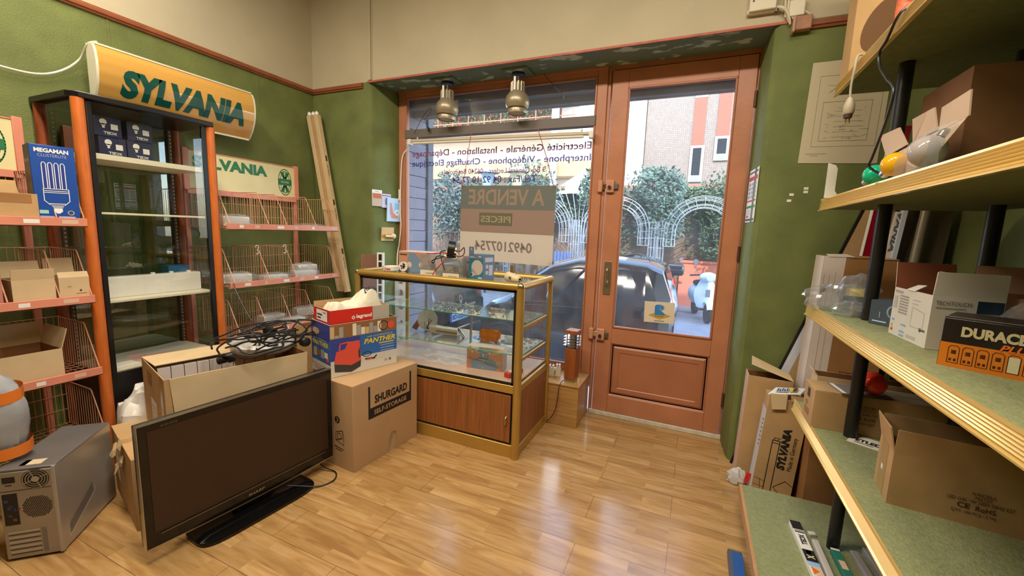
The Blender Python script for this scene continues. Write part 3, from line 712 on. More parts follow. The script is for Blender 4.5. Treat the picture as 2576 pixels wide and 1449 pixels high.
# crumpled bodies
def lump(c, r, seed, n=22, amp=.16, m=0, mb=None, floor=None):
    rr = random.Random(seed); K = [(Vector((rr.gauss(0, 1), rr.gauss(0, 1), rr.gauss(0, 1))).normalized(), rr.uniform(3, 9), rr.uniform(0, 6)) for _ in range(9)]
    mb = mb or MB(); h = n // 2; vs = []
    for i in range(h + 1):
        for k in range(n):
            a = pi * i / h; b = 2 * pi * k / n
            d = Vector((math.sin(a) * math.cos(b), math.sin(a) * math.sin(b), math.cos(a)))
            s = 1 + amp * sum(abs(math.sin(f * d.dot(q) + p)) - .6 for q, f, p in K) / 3
            p = Vector((c[0] + r[0] * d.x * s, c[1] + r[1] * d.y * s, c[2] + r[2] * d.z * s))
            if floor is not None: p.z = max(p.z, floor)
            vs.append(p)
    fs = [(i * n + k, (i + 1) * n + k, (i + 1) * n + (k + 1) % n, i * n + (k + 1) % n) for i in range(h) for k in range(n)]
    return mb.add(vs, fs, m)
GBAG = mat('grey_plastic_bag', '9a9a9c', .25, var=.15, scale=9, bump=.3, bscale=14)
o = thing('plastic_bag', 'grey plastic bag with two orange bands standing on the computer tower', 'bag', (-2.635, .645, .409), math.radians(43))
lump((0, 0, .175), (.098, .075, .20), 4, 30, .10, floor=.001).build('bag_body', GBAG, o, smooth=25)
for z in (.03, .265):
    b = MB(); n = 30
    b.grid(lambda i, j: ((.101 - .01 * (z > .1)) * math.cos(2 * pi * i), (.079 - .008 * (z > .1)) * math.sin(2 * pi * i), z + .05 * j + .012 * math.sin(6 * i)), n, 1)
    b.build('orange_band', mat('orange_tape', 'e07828', .35), o)
tag(lump((0, 0, .24), (.12, .15, .27), 11, 36, .2, floor=.0).build('white_bag', mat('white_plastic_bag', 'dcd6cc', .35, bump=.2, bscale=20), loc=(-2.775, 1.235, 0), smooth=25), 'crumpled white plastic bag between the cabinet base and the stacked cartons', 'bag')

# ------------------------------------------------------------------ stacked cartons behind the television
th = math.radians(75)
o = carton('worn_carton', 'torn brown carton on the floor under the open carton, left of the television', (-2.428, 1.278, 0), th, .60, .50, .355, CARD, closed=True)
F = face('left', .60, .50, .355)
b = MB()
b.poly(F, [(.06, .12), (.16, .10), (.16, .24), (.06, .25)], 0); b.line(F, [(.07, .21), (.15, .2)], .004, 1); b.line(F, [(.07, .18), (.15, .17)], .004, 1)
b.build('shipping_label', [PAPER, INKB], o, smooth=0)
b = MB(); rr = random.Random(5)
for (u, v, a, c, l) in ((.30, .35, .10, .06, .02), (.20, .30, .09, .05, .035), (.27, .25, .07, .07, .03), (.33, .29, .05, .05, .015)):
    P = [F @ Vector((u + a * .5 * math.cos(t) * (1 + .3 * rr.uniform(-1, 1)), v + c * .6 * math.sin(t) * (1 + .3 * rr.uniform(-1, 1)), .004 + l * (.5 - .5 * math.sin(t)) * rr.uniform(.6, 1.2))) for t in [2 * pi * q / 9 for q in range(9)]]
    b.add([F @ Vector((u, v, .012 + l * .4))] + P, [(0, 1 + q, 1 + (q + 1) % 9) for q in range(9)], 0)
b.build('torn_flap', CARD_L, o, smooth=0)
b = MB(); b.patch(face('top', .60, .50, .355), 0, .22, .60, .27, 0); b.patch(F, .22, .28, .27, .355, 0); b.build('packing_tape', TAPE, o, smooth=0)

th2 = math.radians(74.4); w, d, h = .66, .49, .345
o = carton('open_carton', 'large open brown carton of white boxes, stacked behind the television', (-2.365, 1.435, .357), th2, w, d, h, CARD, {}, inside=CARD_IN)
FB = face('back', w, d, h); FL = face('left', w, d, h); FF = face('front', w, d, h)
# back flap folded in over the contents
P = [Vector((-w / 2, d / 2, h)), Vector((w / 2 - .03, d / 2, h)), Vector((w / 2 - .05, d / 2 - .25, h + .012)), Vector((-w / 2 + .01, d / 2 - .26, h + .010))]
MB().prism(P, (0, 0, .004)).build('flap', CARD_L, o)
P = [Vector((-w / 2 + .02, -d / 2, h)), Vector((w / 2, -d / 2, h)), Vector((w / 2 - .01, -d / 2 - .006, h - .16)), Vector((-w / 2 + .03, -d / 2 - .006, h - .17))]
MB().prism(P, (0, -.004, 0)).build('flap', CARD_L, o)
b = MB(); b.poly(FL, [(.18, .05), (.30, .04), (.30, .17), (.18, .18)], 0)
for k in range(4): b.line(FL, [(.19, .075 + k * .022), (.28, .07 + k * .022)], .004, 1)
b.patch(FL, .12, .24, .22, .31, 2); b.patch(FL, .40, .0, .45, .345, 3, .0006)
b.build('shipping_label', [PAPER, INKB, CARD_D, TAPE], o, smooth=0)
for k in range(10):
    bx = MB().box(-.026, .026, -.11, .11, 0, .20).build('small_white_box', mat('pinkish_white_box', 'd8cbc4', .6), loc=o.matrix_basis @ Vector((-.285 + k * .056, -.02, .12)) if False else None)
    M_ = Matrix.Translation((-2.365, 1.435, .357)) @ Matrix.Rotation(th2, 4, 'Z') @ Matrix.Translation((-.285 + k * .0555, .095, .006))
    bx.matrix_world = M_
    for v_ in bx.data.vertices: v_.co.z *= 1.66
    tag(bx, 'small white box packed upright in a row inside the open carton behind the television', 'box', 'row of white boxes in the open carton')
# round grey lamp on the carton with a tangle of cable
LP = Vector((-2.30, 1.60, .708))
o = thing('round_lamp', 'round grey ceiling lamp lying on the open carton under the black cable', 'lamp', tuple(LP), .3, ry=.03)
MB().lathe([(.05, 0), (.155, .002), (.165, .018), (.165, .040), (.150, .052), (.03, .060)], 40).build('lamp_body', mat('pale_grey_lamp', 'd0cac2', .4, metal=.2), o)
for k in range(5): MB().lathe([(.007, .050), (.007, .060)], 10).build('knob', WHITE, o, loc=(.1 * math.cos(k * 1.25), .1 * math.sin(k * 1.25), 0))
rr = random.Random(21); P = []
cx, cy, cz = -2.19, 1.55, .775
for i in range(150):
    a = i * .41; rad = .10 + .075 * math.sin(i * .173 + 1) + .03 * rr.random()
    P.append((cx + rad * math.cos(a) * .85 + .03 * math.sin(i * .07), cy + rad * 1.45 * math.sin(a), cz + .055 * math.sin(a * .7 + i * .03) + .016 * rr.random() + .020))
o = thing('cable_tangle', 'tangled black cable with plugs lying on the round lamp and carton', 'cable', (0, 0, 0))
MB().tube(smooth_path(P, 4), .0048, 7).build('cable', BLACK, o)
for (x, y, z, a) in ((-2.20, 1.58, .83, .4), (-2.10, 1.72, .745, 1.2), (-2.20, 1.33, .735, 2.5)):
    MB().at((x, y, z), a, 1.3).lathe([(.013, -.045), (.018, -.042), (.021, .0), (.027, .004), (.027, .032), (.015, .036)], 14).build('plug', BLACK, o)
tl = smooth_path([(-2.86, 1.80, 1.03), (-2.78, 1.78, .95), (-2.62, 1.76, .80), (-2.42, 1.72, .76), (-2.3, 1.6, .79)], 8)
MB().tube(tl, .0045, 7).build('cable', BLACK, o)

# ------------------------------------------------------------------ television
def tv():
    ang = math.radians(84)
    o = thing('television', 'flat black television on a wide black foot, in front of the open carton', 'television', (-1.953, 1.275, 0), ang)
    W2, z0, z1 = .443, .076, .617
    def bot(i): return z0 - .012 * math.sin(pi * i)
    b = MB(); n = 16
    out = [(-W2 + 2 * W2 * i / n, 0, bot(i / n)) for i in range(n + 1)] + [(W2, 0, z1), (-W2, 0, z1)]
    b.prism([(x, -.022, z) for x, _, z in out], (0, .05, 0)); b.build('cabinet', mat('tv_gloss_black', '120f0e', .12), o, bevel=.003)
    MB().box(-W2 + .10, W2 - .10, .028, .065, .14, .54).build('rear_housing', BLACK, o, bevel=.02)
    MB().box(-W2 + .030, W2 - .030, -.0245, -.0215, z0 + .065, z1 - .030).build('screen', mat('dark_brown_screen', '38251a', .28, spec=.4), o)
    e = MB(); e.box(-W2 - .002, W2 + .002, -.024, .0, z1, z1 + .003).box(-W2 - .003, -W2, -.024, .0, z0, z1).box(W2, W2 + .003, -.024, 0, z0, z1)
    e.grid(lambda i, j: (-W2 + 2 * W2 * i, -.024 + .02 * j, bot(i) - .002), 20, 1)
    e.grid(lambda i, j: (-W2 + 2 * W2 * i, -.0245, bot(i) - .002 + .006 * j), 20, 1)
    e.build('silver_edge', ALU, o, smooth=0)
    F = frame((-W2, -.0245, 0), (1, 0, 0), (0, 0, 1)); t = MB()
    t.text(F, 'SHARP', W2 - .04, z0 + .014, W2 + .04, z0 + .028, 0, bold=.02); t.text(F, 'AQUOS', .075, z1 - .024, .135, z1 - .013, 1)
    t.patch(F, .05, z0 + .048, W2 * 2 - .05, z0 + .053, 1)
    t.build('lettering', [ALU, mat('dim_print', '6a5a4c', .5)], o, smooth=0)
    f = MB(); n = 40; pts = []
    for k in range(n):
        a = 2 * pi * k / n; c, s = math.cos(a), math.sin(a)
        pts.append((.285 * math.copysign(abs(c) ** .35, c), -.01 + .115 * math.copysign(abs(s) ** .5, s)))
    f.prism([(x, y, 0) for x, y in pts], (0, 0, .016)); f.add([(x * .985, y * .96, .0165) for x, y in pts] + [(x * .86, y * .7, .026) for x, y in pts], [(i, (i + 1) % n, n + (i + 1) % n, n + i) for i in range(n)] + [list(range(n, 2 * n))])
    f.build('foot', mat('foot_gloss_black', '0d0c0c', .12), o)
    MB().box(-.09, .09, .0, .05, .02, .16).build('neck', BLACK, o, bevel=.01)
tv()
tag(MB().tube(smooth_path([(-1.95, 1.63, .10), (-1.90, 1.66, .03), (-1.83, 1.68, .006), (-1.775, 1.62, .006), (-1.80, 1.54, .006), (-1.86, 1.47, .03), (-1.90, 1.42, .05)], 8), .004, 7).build('power_cable', BLACK), 'thin black power cable looping on the floor beside the television foot', 'cable')

# ------------------------------------------------------------------ storage carton, compressor carton, red carton, cloth
w, d, h = .545, .38, .532
SHC = mat('storage_carton_brown', 'b8946a', .75, var=.05, scale=5)
o = carton('storage_carton', 'large brown storage carton with a black bracket print, in front of the showcase', (-1.898, 2.015, 0), math.radians(84.9), w, d, h, SHC, closed=True)
F = face('front', w, d, h); FL = face('left', w, d, h)
def fn(b):
    b.patch(F, .115, .285, .130, .492, 0); b.patch(F, .470, .285, .485, .492, 0); b.patch(F, .115, .285, .485, .352, 0, .0009)
    b.text(F, 'SHURGARD', .165, .372, .445, .425, 0, bold=.035); b.text(F, 'SELF-STORAGE', .160, .303, .440, .333, 1, bold=.02, l=.0016)
    b.disc(FL, (.245, .30), .022, 0); b.text(FL, '3', .236, .285, .254, .315, 1, l=.0016)
    b.line(FL, [(.23, .17), (.29, .19), (.29, .24), (.23, .22)], .003, 0, closed=True); b.line(FL, [(.23, .17), (.30, .15), (.30, .21), (.29, .24)], .003, 0); b.ring(FL, (.26, .20), .018, .003, 0)
    b.line(FL, [(.22, .13), (.30, .12)], .004, 0); b.line(FL, [(.23, .115), (.28, .108)], .004, 0)
printed(o, fn, [INK, SHC])
b = MB(); b.add([F @ Vector(p) for p in ((.275, 0, .001), (.325, 0, .001), (.335, .125, .001), (.295, .135, .012))], [(0, 1, 2, 3)]); b.add([F @ Vector(p) for p in ((.295, .135, .012), (.335, .125, .001), (.345, .14, .02))], [(0, 1, 2)])
b.build('tape_strip', mat('dull_clear_tape', 'b5a188', .3), o, smooth=0)
def panther():
    w, d, h = .452, .258, .324
    blue = mat('print_blue', '2f64a8', .4, var=.12, scale=5); pale = mat('print_pale', 'cfc8bc', .45)
    o = carton('compressor_carton', 'blue and white open carton picturing a red compressor, on the storage carton', (-1.991, 2.019, .534), math.radians(72), w, d, h, mat('carton_white', 'd6cdbd', .5), {}, inside=CARD_IN)
    F = face('front', w, d, h); L = face('left', w, d, h)
    red = mat('compressor_red', 'd9503e', .4); dk = mat('compressor_dark', '3a3634', .5); yel = mat('print_yellow', 'e3c32c', .4); navy = mat('print_navy', '33418e', .4); ph = [mat('photo_tan', 'c9a878', .5), mat('photo_brown', '8a6038', .5), mat('photo_grey', '9d9a94', .5), mat('photo_cream', 'e3d6ba', .5)]
    M = [blue, pale, red, dk, yel, navy] + ph
    def fn(b):
        b.patch(F, .0, .06, w, .235, 0, .0006); b.patch(F, 0, .235, w, h, 7, .0006); b.patch(F, 0, .06, w, .10, 1, .0007)
        rr = random.Random(2)
        for k in range(16):
            u = k * w / 16; b.patch(F, u, .24, u + w / 16 * .9, .25 + .065 * rr.random(), 6 + rr.randrange(4), .0009)
        b.ring(F, (.355, .275), .03, .006, 3); b.disc(F, (.41, .275), .025, 2, 16, .0014)
        b.patch(F, .0, .10, .19, .235, 5, .0009)
        b.poly(F, [(.02, .085), (.035, .155), (.09, .165), (.11, .205), (.185, .205), (.195, .075), (.13, .055)], 2, .0016)
        b.line(F, [(.055, .165), (.06, .20), (.115, .205)], .009, 2, .0018)
        b.poly(F, [(.022, .082), (.13, .055), (.193, .075), (.19, .035), (.13, .012), (.024, .032)], 3, .0019)
        b.poly(F, [(.178, .09), (.19, .095), (.188, .16), (.176, .14)], 3, .0022)
        b.text(F, 'PANTHER', .215, .172, .440, .205, 4, bold=.03, shear=.25, l=.0016); b.text(F, 'AIR COMPRESSOR', .235, .212, .42, .222, 4, shear=.2, l=.0016); b.patch(F, .32, .158, .43, .165, 4, .0014)
        b.ring(F, (.235, .105), .03, .004, 3, 24, .0016, .015); b.line(F, [(.225, .075), (.285, .07), (.30, .085)], .010, 3, .0018); b.patch(F, .235, .066, .265, .074, 2, .002)
        b.text(F, 'CE', .36, .035, .378, .048, 3, l=.0016); b.ring(F, (.40, .041), .006, .004, 3)
        for k in range(4): b.patch(F, .33, .09 + k * .018, .43, .093 + k * .018, 1, .0014)
        b.patch(L, 0, .05, d, h, 0, .0006); b.patch(L, 0, .22, d, h, 5, .0008); b.patch(L, 0, .05, d, .075, 1, .0009)
        b.text(L, 'PANTHER', .02, .175, d - .02, .205, 4, bold=.03, l=.0016); b.text(L, 'AIR COMPRESSOR', .03, .212, d - .05, .22, 4, l=.0016)
        for k in range(4): b.patch(L, .03 + k * .05, .10 + .01 * (k % 2), .075 + k * .05, .155 - .01 * (k % 2), 6 + k, .0012)
        b.disc(L, (.22, .105), .018, 2)
        b.poly(L, [(.07 + .035 * math.cos(2 * pi * k / 20) * (1.3), .262 + .022 * math.sin(2 * pi * k / 20)) for k in range(20)], 6, .0016)
        for k in range(3): b.patch(L, .03, .015 + k * .01, .15, .018 + k * .01, 6, .001)
    printed(o, fn, M)
panther()
o = carton('red_carton', 'open red and grey carton stuck inside the compressor carton, holding a cloth', (-1.998, 2.005, .541), math.radians(72), .395, .225, .400, mat('grey_board', 'b3a999', .6), {'back': (.03, 5)}, inside=CARD)
F = face('front', .395, .225, .400); L = face('left', .395, .225, .400)
LRED = mat('bright_red_print', 'cf2a1e', .4)
printed(o, lambda b: (b.patch(F, 0, .25, .275, .4, 0), b.patch(L, 0, .25, .225, .4, 0), b.text(F, 'legrand', .165, .328, .268, .360, 1, bold=.03), b.ring(F, (.145, .343), .010, .005, 1, 4), b.patch(L, .04, .325, .185, .39, 1, .001),
                      b.text(L, '04892', .13, .372, .17, .382, 2, l=.0015), b.patch(L, .05, .355, .12, .365, 2, .0015), b.patch(L, .05, .335, .10, .345, 2, .0015)), [LRED, WHT, INKB])
rr = random.Random(8)
def cloth(i, j):
    x = -.18 + .36 * i; y = -.095 + .19 * j
    e = min(1, min(i, 1 - i, j, 1 - j) * 7) ** .6
    z = .375 + e * (.03 + .085 * math.exp(-((i - .80) / .20) ** 2) + .022 * math.exp(-((i - .12) / .14) ** 2)) + .007 * e * math.sin(9 * i + 5 * j) + .006 * e * abs(math.sin(17 * i - 11 * j))
    return (x, y, z - (1 - e) * .05)
o = thing('cloth_bag', 'crumpled cream cloth bag with dark printed letters, in the red carton', 'bag', (-1.998, 2.005, .541), math.radians(72))
MB().grid(cloth, 36, 20).build('cloth', mat('cream_cloth', 'dfd5bd', .9, bump=.3, bscale=40), o, smooth=60)
b = MB()
for k in range(5):
    q = Vector(cloth(.70 + .05 * k, .30 + .06 * (k % 3))) + Vector((0, -.004, .006)); FF_ = frame(q, (1, 0, .2), (0, .4, .9))
    b.text(FF_, 'LUZET'[k], -.012, -.012, .010, .014, 0, bold=.04, l=.004)
b.build('lettering', DGREY, o, smooth=0)
carton('brown_carton', 'narrow brown carton standing behind the compressor carton', (-2.36, 2.07, 0), math.radians(80), .24, .20, .76, CARD, {'right': (.06, 30)})
# ------------------------------------------------------------------ gold framed glass showcase
GOLD = mat('satin_gold_aluminium', 'bf9a4e', .32, metal=.55, var=.08, scale=6)
TEAK = mat('teak_laminate', '8e5428', .45, var=.28, scale=4, stretch=(14, 14, .6))
DECK = mat('pinkish_laminate_deck', 'c9a48a', .22, var=.06, scale=3)
def showcase():
    o = thing('showcase', 'gold framed glass showcase with teak sliding doors, in front of the shop window', 'showcase', (-1.595, 2.605, 0))
    x0, x1, y0, y1, zt = -.645, .645, -.295, .275, 1.122
    r = .024
    for (x, y, nm) in ((x0, y0, 0), (x1, y0, 0), (x0, y1, 0), (x1, y1, 0)):
        q = .026 if y < 0 else .018
        MB().lathe([(q, 0), (q, zt - .005)], 20).build('corner_post', GOLD, o, loc=(x, y, 0))
    for a, b in (((x0, y0), (x1, y0)), ((x1, y0), (x1, y1)), ((x1, y1), (x0, y1)), ((x0, y1), (x0, y0))):
        MB().tube([(a[0], a[1], zt - .008), (b[0], b[1], zt - .008)], r, 16).build('top_rail', GOLD, o)
    for x in (x0, x1): MB().ball((x, y0, zt - .008), .0275, 18).build('corner_cap', mat('brass_corner', 'b9a070', .25, metal=.9), o)
    MB().box(x0 + .02, x1 - .02, y0 + .02, y1 - .01, zt - .008, zt - .002).build('glass_top', glass('showcase_top_glass', tint='f8faf9', refl=.5), o)
    MB().box(x0 + .026, x1 - .026, y0 - .003, y0 + .003, .50, zt - .03).build('front_pane', CLEAR, o)
    for x in (x0, x1): MB().box(x - .002, x + .002, y0 + .026, y1 - .018, .49, zt - .03).build('side_pane', CLEAR, o)
    MB().box(x0 + .02, x1 - .02, y1 - .004, y1 + .001, .50, zt - .03).build('back_pane', CLEAR, o)
    f = MB()
    for (a, b, c, d) in ((x0 + .024, x1 - .024, zt - .046, zt - .030), (x0 + .024, x1 - .024, .484, .500), (x0 + .024, x0 + .040, .484, zt - .03), (x1 - .040, x1 - .024, .484, zt - .03)): f.box(a, b, y0 - .006, y0 + .006, c, d)
    f.build('black_gasket', BLACK, o)
    MB().box(x0, x1, y0 - .010, y0 + .014, .430, .484).build('front_rail', GOLD, o, bevel=.004); MB().box(x0, x1, y0 - .012, y0 + .02, 0, .085).build('kick_rail', GOLD, o, bevel=.004)
    for x in (x0, x1):
        MB().box(x - .010, x + .010, y0 + .02, y1 - .016, .436, .482).build('side_rail', GOLD, o, bevel=.003)
        MB().box(x - .012, x + .012, y0 + .02, y1 - .016, 0, .072).build('side_rail', GOLD, o, bevel=.003)
        MB().box(x - .006, x + .006, y0 + .02, y1 - .016, .072, .436).build('side_panel', TEAK, o)
    MB().box(x0 + .02, x1 - .02, y0 + .02, y1, .478, .492).build('deck', DECK, o)
    MB().box(x0 + .02, x1 - .02, y1 - .01, y1, .02, .478).build('back_panel', TEAK, o)
    MB().box(x0 + .026, x1 - .026, y0 + .004, y0 + .012, .085, .43).build('door_recess', BLACK, o)
    for (a, b, dy) in ((x0 + .03, -.02, .002), (-.16, x1 - .038, -.006)):
        dr = MB().box(a, b, y0 + dy - .001, y0 + dy + .006, .100, .415).build('sliding_door', TEAK, o, bevel=.001)
        if b > 0: MB().at((x1 - .065, y0 - .008, .245)).tube([(0, 0, -.028), (0, -.012, -.02), (0, -.014, 0), (0, -.012, .02), (0, 0, .028)], .005, 8).build('pull', ALU, dr)
    cx = MB().box(-.545, -.5435, y0 - .0072, y0 + .002, .10, .415); cx.build('door_seam', INKB, o)
    for z, ya in ((.850, y1 - .375), (.645, y1 - .47)):
        s = MB().box(x0 + .03, x1 - .03, ya, y1 - .02, z, z + .006).build('glass_shelf', glass('shelf_glass_pale', tint='f2faf6', refl=.5, haze=.10, hazecol='f0ecd8'), o)
        MB().box(x0 + .03, x1 - .03, ya - .0015, ya, z, z + .006).box(x1 - .03, x1 - .0285, ya, y1 - .02, z, z + .006).build('green_edge', mat('green_glass_edge', '58b08e', .2), s)
        for x in (x0 + .014, x1 - .014):
            MB().box(x - .008, x + .008, y0 + .03, y1 - .02, z - .022, z - .003).build('shelf_bearer', GOLD, o)
    MB().rod((.02, y1 - .06, .492), (.02, y1 - .06, .85), .010, 10).build('support_tube', ALU, o)
    for z in (.495, .64, .845): MB().lathe([(.018, 0), (.018, .012)], 14).build('tube_collar', ALU, o, loc=(.02, y1 - .06, z - .006))
showcase()
ZT, ZS, ZD = 1.1205, .652, .493

# on top of the showcase
cop = [mat('copper_print', 'b98467', .45, var=.1), mat('steel_blue_print', '70859a', .45), mat('pale_copper', 'd9b59c', .45), INKB, WHT]
o = carton('bulb_carton', 'long copper and grey bulb carton at the back left on the showcase', (-1.925, 2.64, ZT), -.02, .30, .16, .150, mat('pinkish_white_card', 'd9c8bc', .5), closed=True)
F = face('front', .30, .16, .150)
printed(o, lambda b: (b.patch(F, 0, 0, .30, .146, 0, .0006), b.poly(F, [(.06, .0), (.22, .0), (.30, .02), (.26, .05), (.15, .14), (.10, .14), (.08, .06)], 1, .0009), b.disc(F, (.10, .05), .022, 2), b.disc(F, (.21, .055), .02, 2), b.ring(F, (.25, .10), .018, .003, 2), b.patch(F, .01, .12, .08, .13, 3, .0012), b.patch(F, .02, .05, .06, .055, 3, .0012), b.patch(F, .2, .12, .27, .125, 3, .0012)), cop)
o = thing('tape_disc', 'round white spool with a black flower pattern, leaning on the copper bulb carton', 'spool', (-2.01, 2.535, ZT + .036), .15)
MB().lathe([(.036, -.008), (.036, .008)], 28, axis='Y').build('disc', mat('cream_disc', 'd6cdbf', .5), o)
b = MB(); F = frame((0, -.0085, 0), (1, 0, 0), (0, 0, 1)); rr = random.Random(1)
for k in range(14):
    a = rr.uniform(0, 6.28); q = rr.uniform(.004, .022); b.disc(F, (q * math.cos(a), q * math.sin(a)), .006, 0, 8, .0008 + k * .00003)
b.build('pattern', INK, o, smooth=0)
o = thing('ashtray', 'round white ashtray with red print at the left end of the showcase', 'ashtray', (-2.10, 2.505, ZT))
MB().lathe([(.052, 0), (.060, .006), (.062, .034), (.056, .036), (.052, .014), (.0, .010)], 32, cap=False).build('bowl', mat('white_ceramic', 'e6e0d4', .2), o)
b = MB()
for a0, a1, z0, z1 in ((-1.75, -1.60, .014, .024), (-1.5, -1.0, .012, .022)):
    b.grid(lambda i, j: (.0628 * math.cos(a0 + (a1 - a0) * i), .0628 * math.sin(a0 + (a1 - a0) * i), z0 + (z1 - z0) * j), 6, 1)
b.build('printing', LRED, o)
TUBG = glass('clear_box_plastic', tint='eef0ee', refl=.35, haze=.13, hazecol='f2efe8')
def clear_box(label, x, y, w, d, h, rz, seed):
    o = thing('clear_lamp_holder_box', label, 'box', (x, y, ZT), rz, 'clear boxes with lamp holders on the showcase')
    b = MB()
    for a in ((-w / 2, w / 2, -d / 2, -d / 2 + .0008), (-w / 2, w / 2, d / 2 - .0008, d / 2), (-w / 2, -w / 2 + .0008, -d / 2, d / 2), (w / 2 - .0008, w / 2, -d / 2, d / 2)): b.box(*a, 0, h)
    b.build('clear_shell', TUBG, o)
    MB().box(-w / 2 + .001, w / 2 - .001, -d / 2 - .0006, -d / 2 + .0003, 0, h * .27).box(-w / 2 + .001, w / 2 - .001, -d / 2, d / 2 - .001, 0, .004).build('card_base', mat('cream_card_strip', 'd9cbb2', .5), o)
    printed(o, lambda q: q.text(frame((-w / 2, -d / 2 - .001, 0), (1, 0, 0), (0, 0, 1)), 'SUSPENSION', w * .35, h * .10, w * .85, h * .15, 0), [INKB])
    MB().at((.012, 0, h * .30), 0, .5, .35).lathe([(.010, .052), (.013, .048), (.014, .012), (.021, .006), (.024, -.010), (.020, -.012)], 20).build('lamp_holder', mat('bronze_holder', '8b7348', .3, metal=.7), o)
    rr = random.Random(seed); P = [(rr.uniform(-.3, .25) * w, rr.uniform(-.3, .3) * d, h * rr.uniform(.32, .75)) for _ in range(9)]
    MB().tube(smooth_path(P, 6), .0028, 6).build('flex', mat('dark_brown_flex', '3a2c26', .5), o)
    return o
clear_box('clear box with a coiled dark flex and bronze lamp holder, nearer the ashtray', -1.70, 2.46, .125, .11, .145, .05, 3)
clear_box('clear box with a bronze lamp holder standing under the black metal ring', -1.475, 2.40, .125, .11, .135, .05, 9)
o = thing('lamp_ring', 'black metal ring lamp part with red and dark flex, lying on the clear boxes', 'lamp part', (-1.49, 2.40, ZT + .136))
M1 = MB().at((-.015, 0, .058), .5, 0, .15).lathe([(.055, -.022), (.058, -.022), (.058, .022), (.055, .022), (.049, .020), (.049, -.018)], 36, axis='X', cap=False)
M1.build('ring', BLACK, o)
MB().at((0, 0, .0)).lathe([(.016, .0), (.020, .01), (.020, .03), (.014, .034)], 16).build('bracket', BLACK, o)
for P, m in (([(.03, -.03, .05), (.07, -.03, .05), (.10, -.03, .075), (.105, -.03, .05), (.095, -.03, .025), (.06, -.03, .015), (.02, -.03, .02)], 'dark_red_flex'), ([(-.04, -.03, .05), (-.075, -.03, .04), (-.085, -.03, .015), (-.06, -.06, .012), (-.04, -.065, -.04), (-.02, -.068, -.08)], 'dark_flex'),
             ([(-.02, -.03, .02), (-.04, -.066, -.03), (-.09, -.068, -.08), (-.115, -.068, -.118), (-.10, -.068, -.128), (-.075, -.068, -.128)], 'red_flex'), ([(-.05, .0, .03), (-.10, .0, .03), (-.16, .02, .02), (-.23, .02, .018), (-.20, .04, .018), (-.1, .05, .03)], 'red_flex'), ([(.0, -.03, .0), (-.08, -.066, .01), (-.13, -.04, -.04), (-.12, -.066, -.02), (-.03, -.066, .01)], 'dark_flex')):
    MB().tube(smooth_path(P, 6), .0034, 7).build('flex', mat(m, {'dark_red_flex': '5e2024', 'dark_flex': '2a2020', 'red_flex': 'b3202a'}[m], .45), o)
o = carton('grey_bulb_box', 'mauve grey bulb box between the clear box and the teal bulb box', (-1.425, 2.58, ZT), 0, .12, .12, .145, mat('mauve_grey_card', '8a7a7c', .5), closed=True)
F = face('front', .12, .12, .145)
printed(o, lambda b: (b.ring(F, (.075, .06), .022, .003, 0), b.disc(F, (.075, .06), .008, 0), b.patch(F, .02, .10, .07, .106, 1), b.patch(F, .05, .02, .1, .024, 0)), [mat('pale_mauve', 'c2b6b4', .5), INKB])
o = carton('teal_bulb_box', 'teal globe bulb box with a hanging tab, on the showcase', (-1.31, 2.47, ZT), -.22, .125, .115, .168, mat('teal_print', '2c6f82', .4, var=.05), closed=True)
F = face('front', .125, .115, .168); FR = face('right', .125, .115, .168)
def fn(b):
    b.disc(F, (.075, .082), .050, 0, 36, .001); b.poly(F, [(.034, .075), (.085, .035), (.05, .028), (.03, .018), (.022, .028)], 0, .001); b.poly(F, [(.028, .022), (.036, .034), (.028, .045), (.018, .03)], 3, .0014)
    b.patch(F, .0, .140, .125, .166, 2, .0008); b.patch(F, .055, .155, .075, .162, 4, .0012); b.patch(F, .01, .148, .05, .152, 1, .0012); b.patch(F, .085, .152, .11, .158, 1, .0012); b.patch(F, .085, .01, .12, .02, 1, .0012)
    b.patch(FR, 0, .0, .115, .166, 2, .0006); b.patch(FR, .02, .12, .1, .15, 1, .001); b.disc(FR, (.04, .09), .014, 1); b.disc(FR, (.04, .05), .014, 1); b.patch(FR, .06, .03, .1, .1, 1, .001)
printed(o, fn, [mat('frosted_globe_print', 'b8aaa0', .5), mat('pale_lilac', 'bdbccf', .5), mat('slate_print', '5b6f82', .45), INKB, LRED])
MB().box(-.062, -.018, -.0585, -.0575, .168, .218).build('hanging_tab', mat('slate_print', '5b6f82', .45), o)
printed(o, lambda b: b.disc(F, (.022, .203), .007, 0), [WHT], 'tab_hole')
o = thing('travel_adapter', 'beige plug adapter lying near the right end of the showcase top', 'adapter', (-1.07, 2.45, ZT + .030), -.35)
MB().at((0, 0, 0), 0, 0, .12).lathe([(.012, .066), (.020, .060), (.027, .03), (.033, -.005), (.034, -.038), (.030, -.046), (.022, -.046), (.021, -.040), (.0, -.040)], 24, axis='X', cap=False).build('body', mat('beige_plastic', 'cdbb95', .4), o)
for y in (-.009, .009): MB().rod((.06, y, -.008), (.088, y, -.014), .0028, 8).build('pin', CHROME, o)
MB().box(-.02, .006, -.006, .006, .032, .082).build('earth_tab', mat('brass_tab', 'a8823a', .3, metal=.7), o, bevel=.002)
MB().box(.0, .015, -.036, -.030, -.006, .010).build('switch', mat('brown_switch', '6a4c34', .5), o)

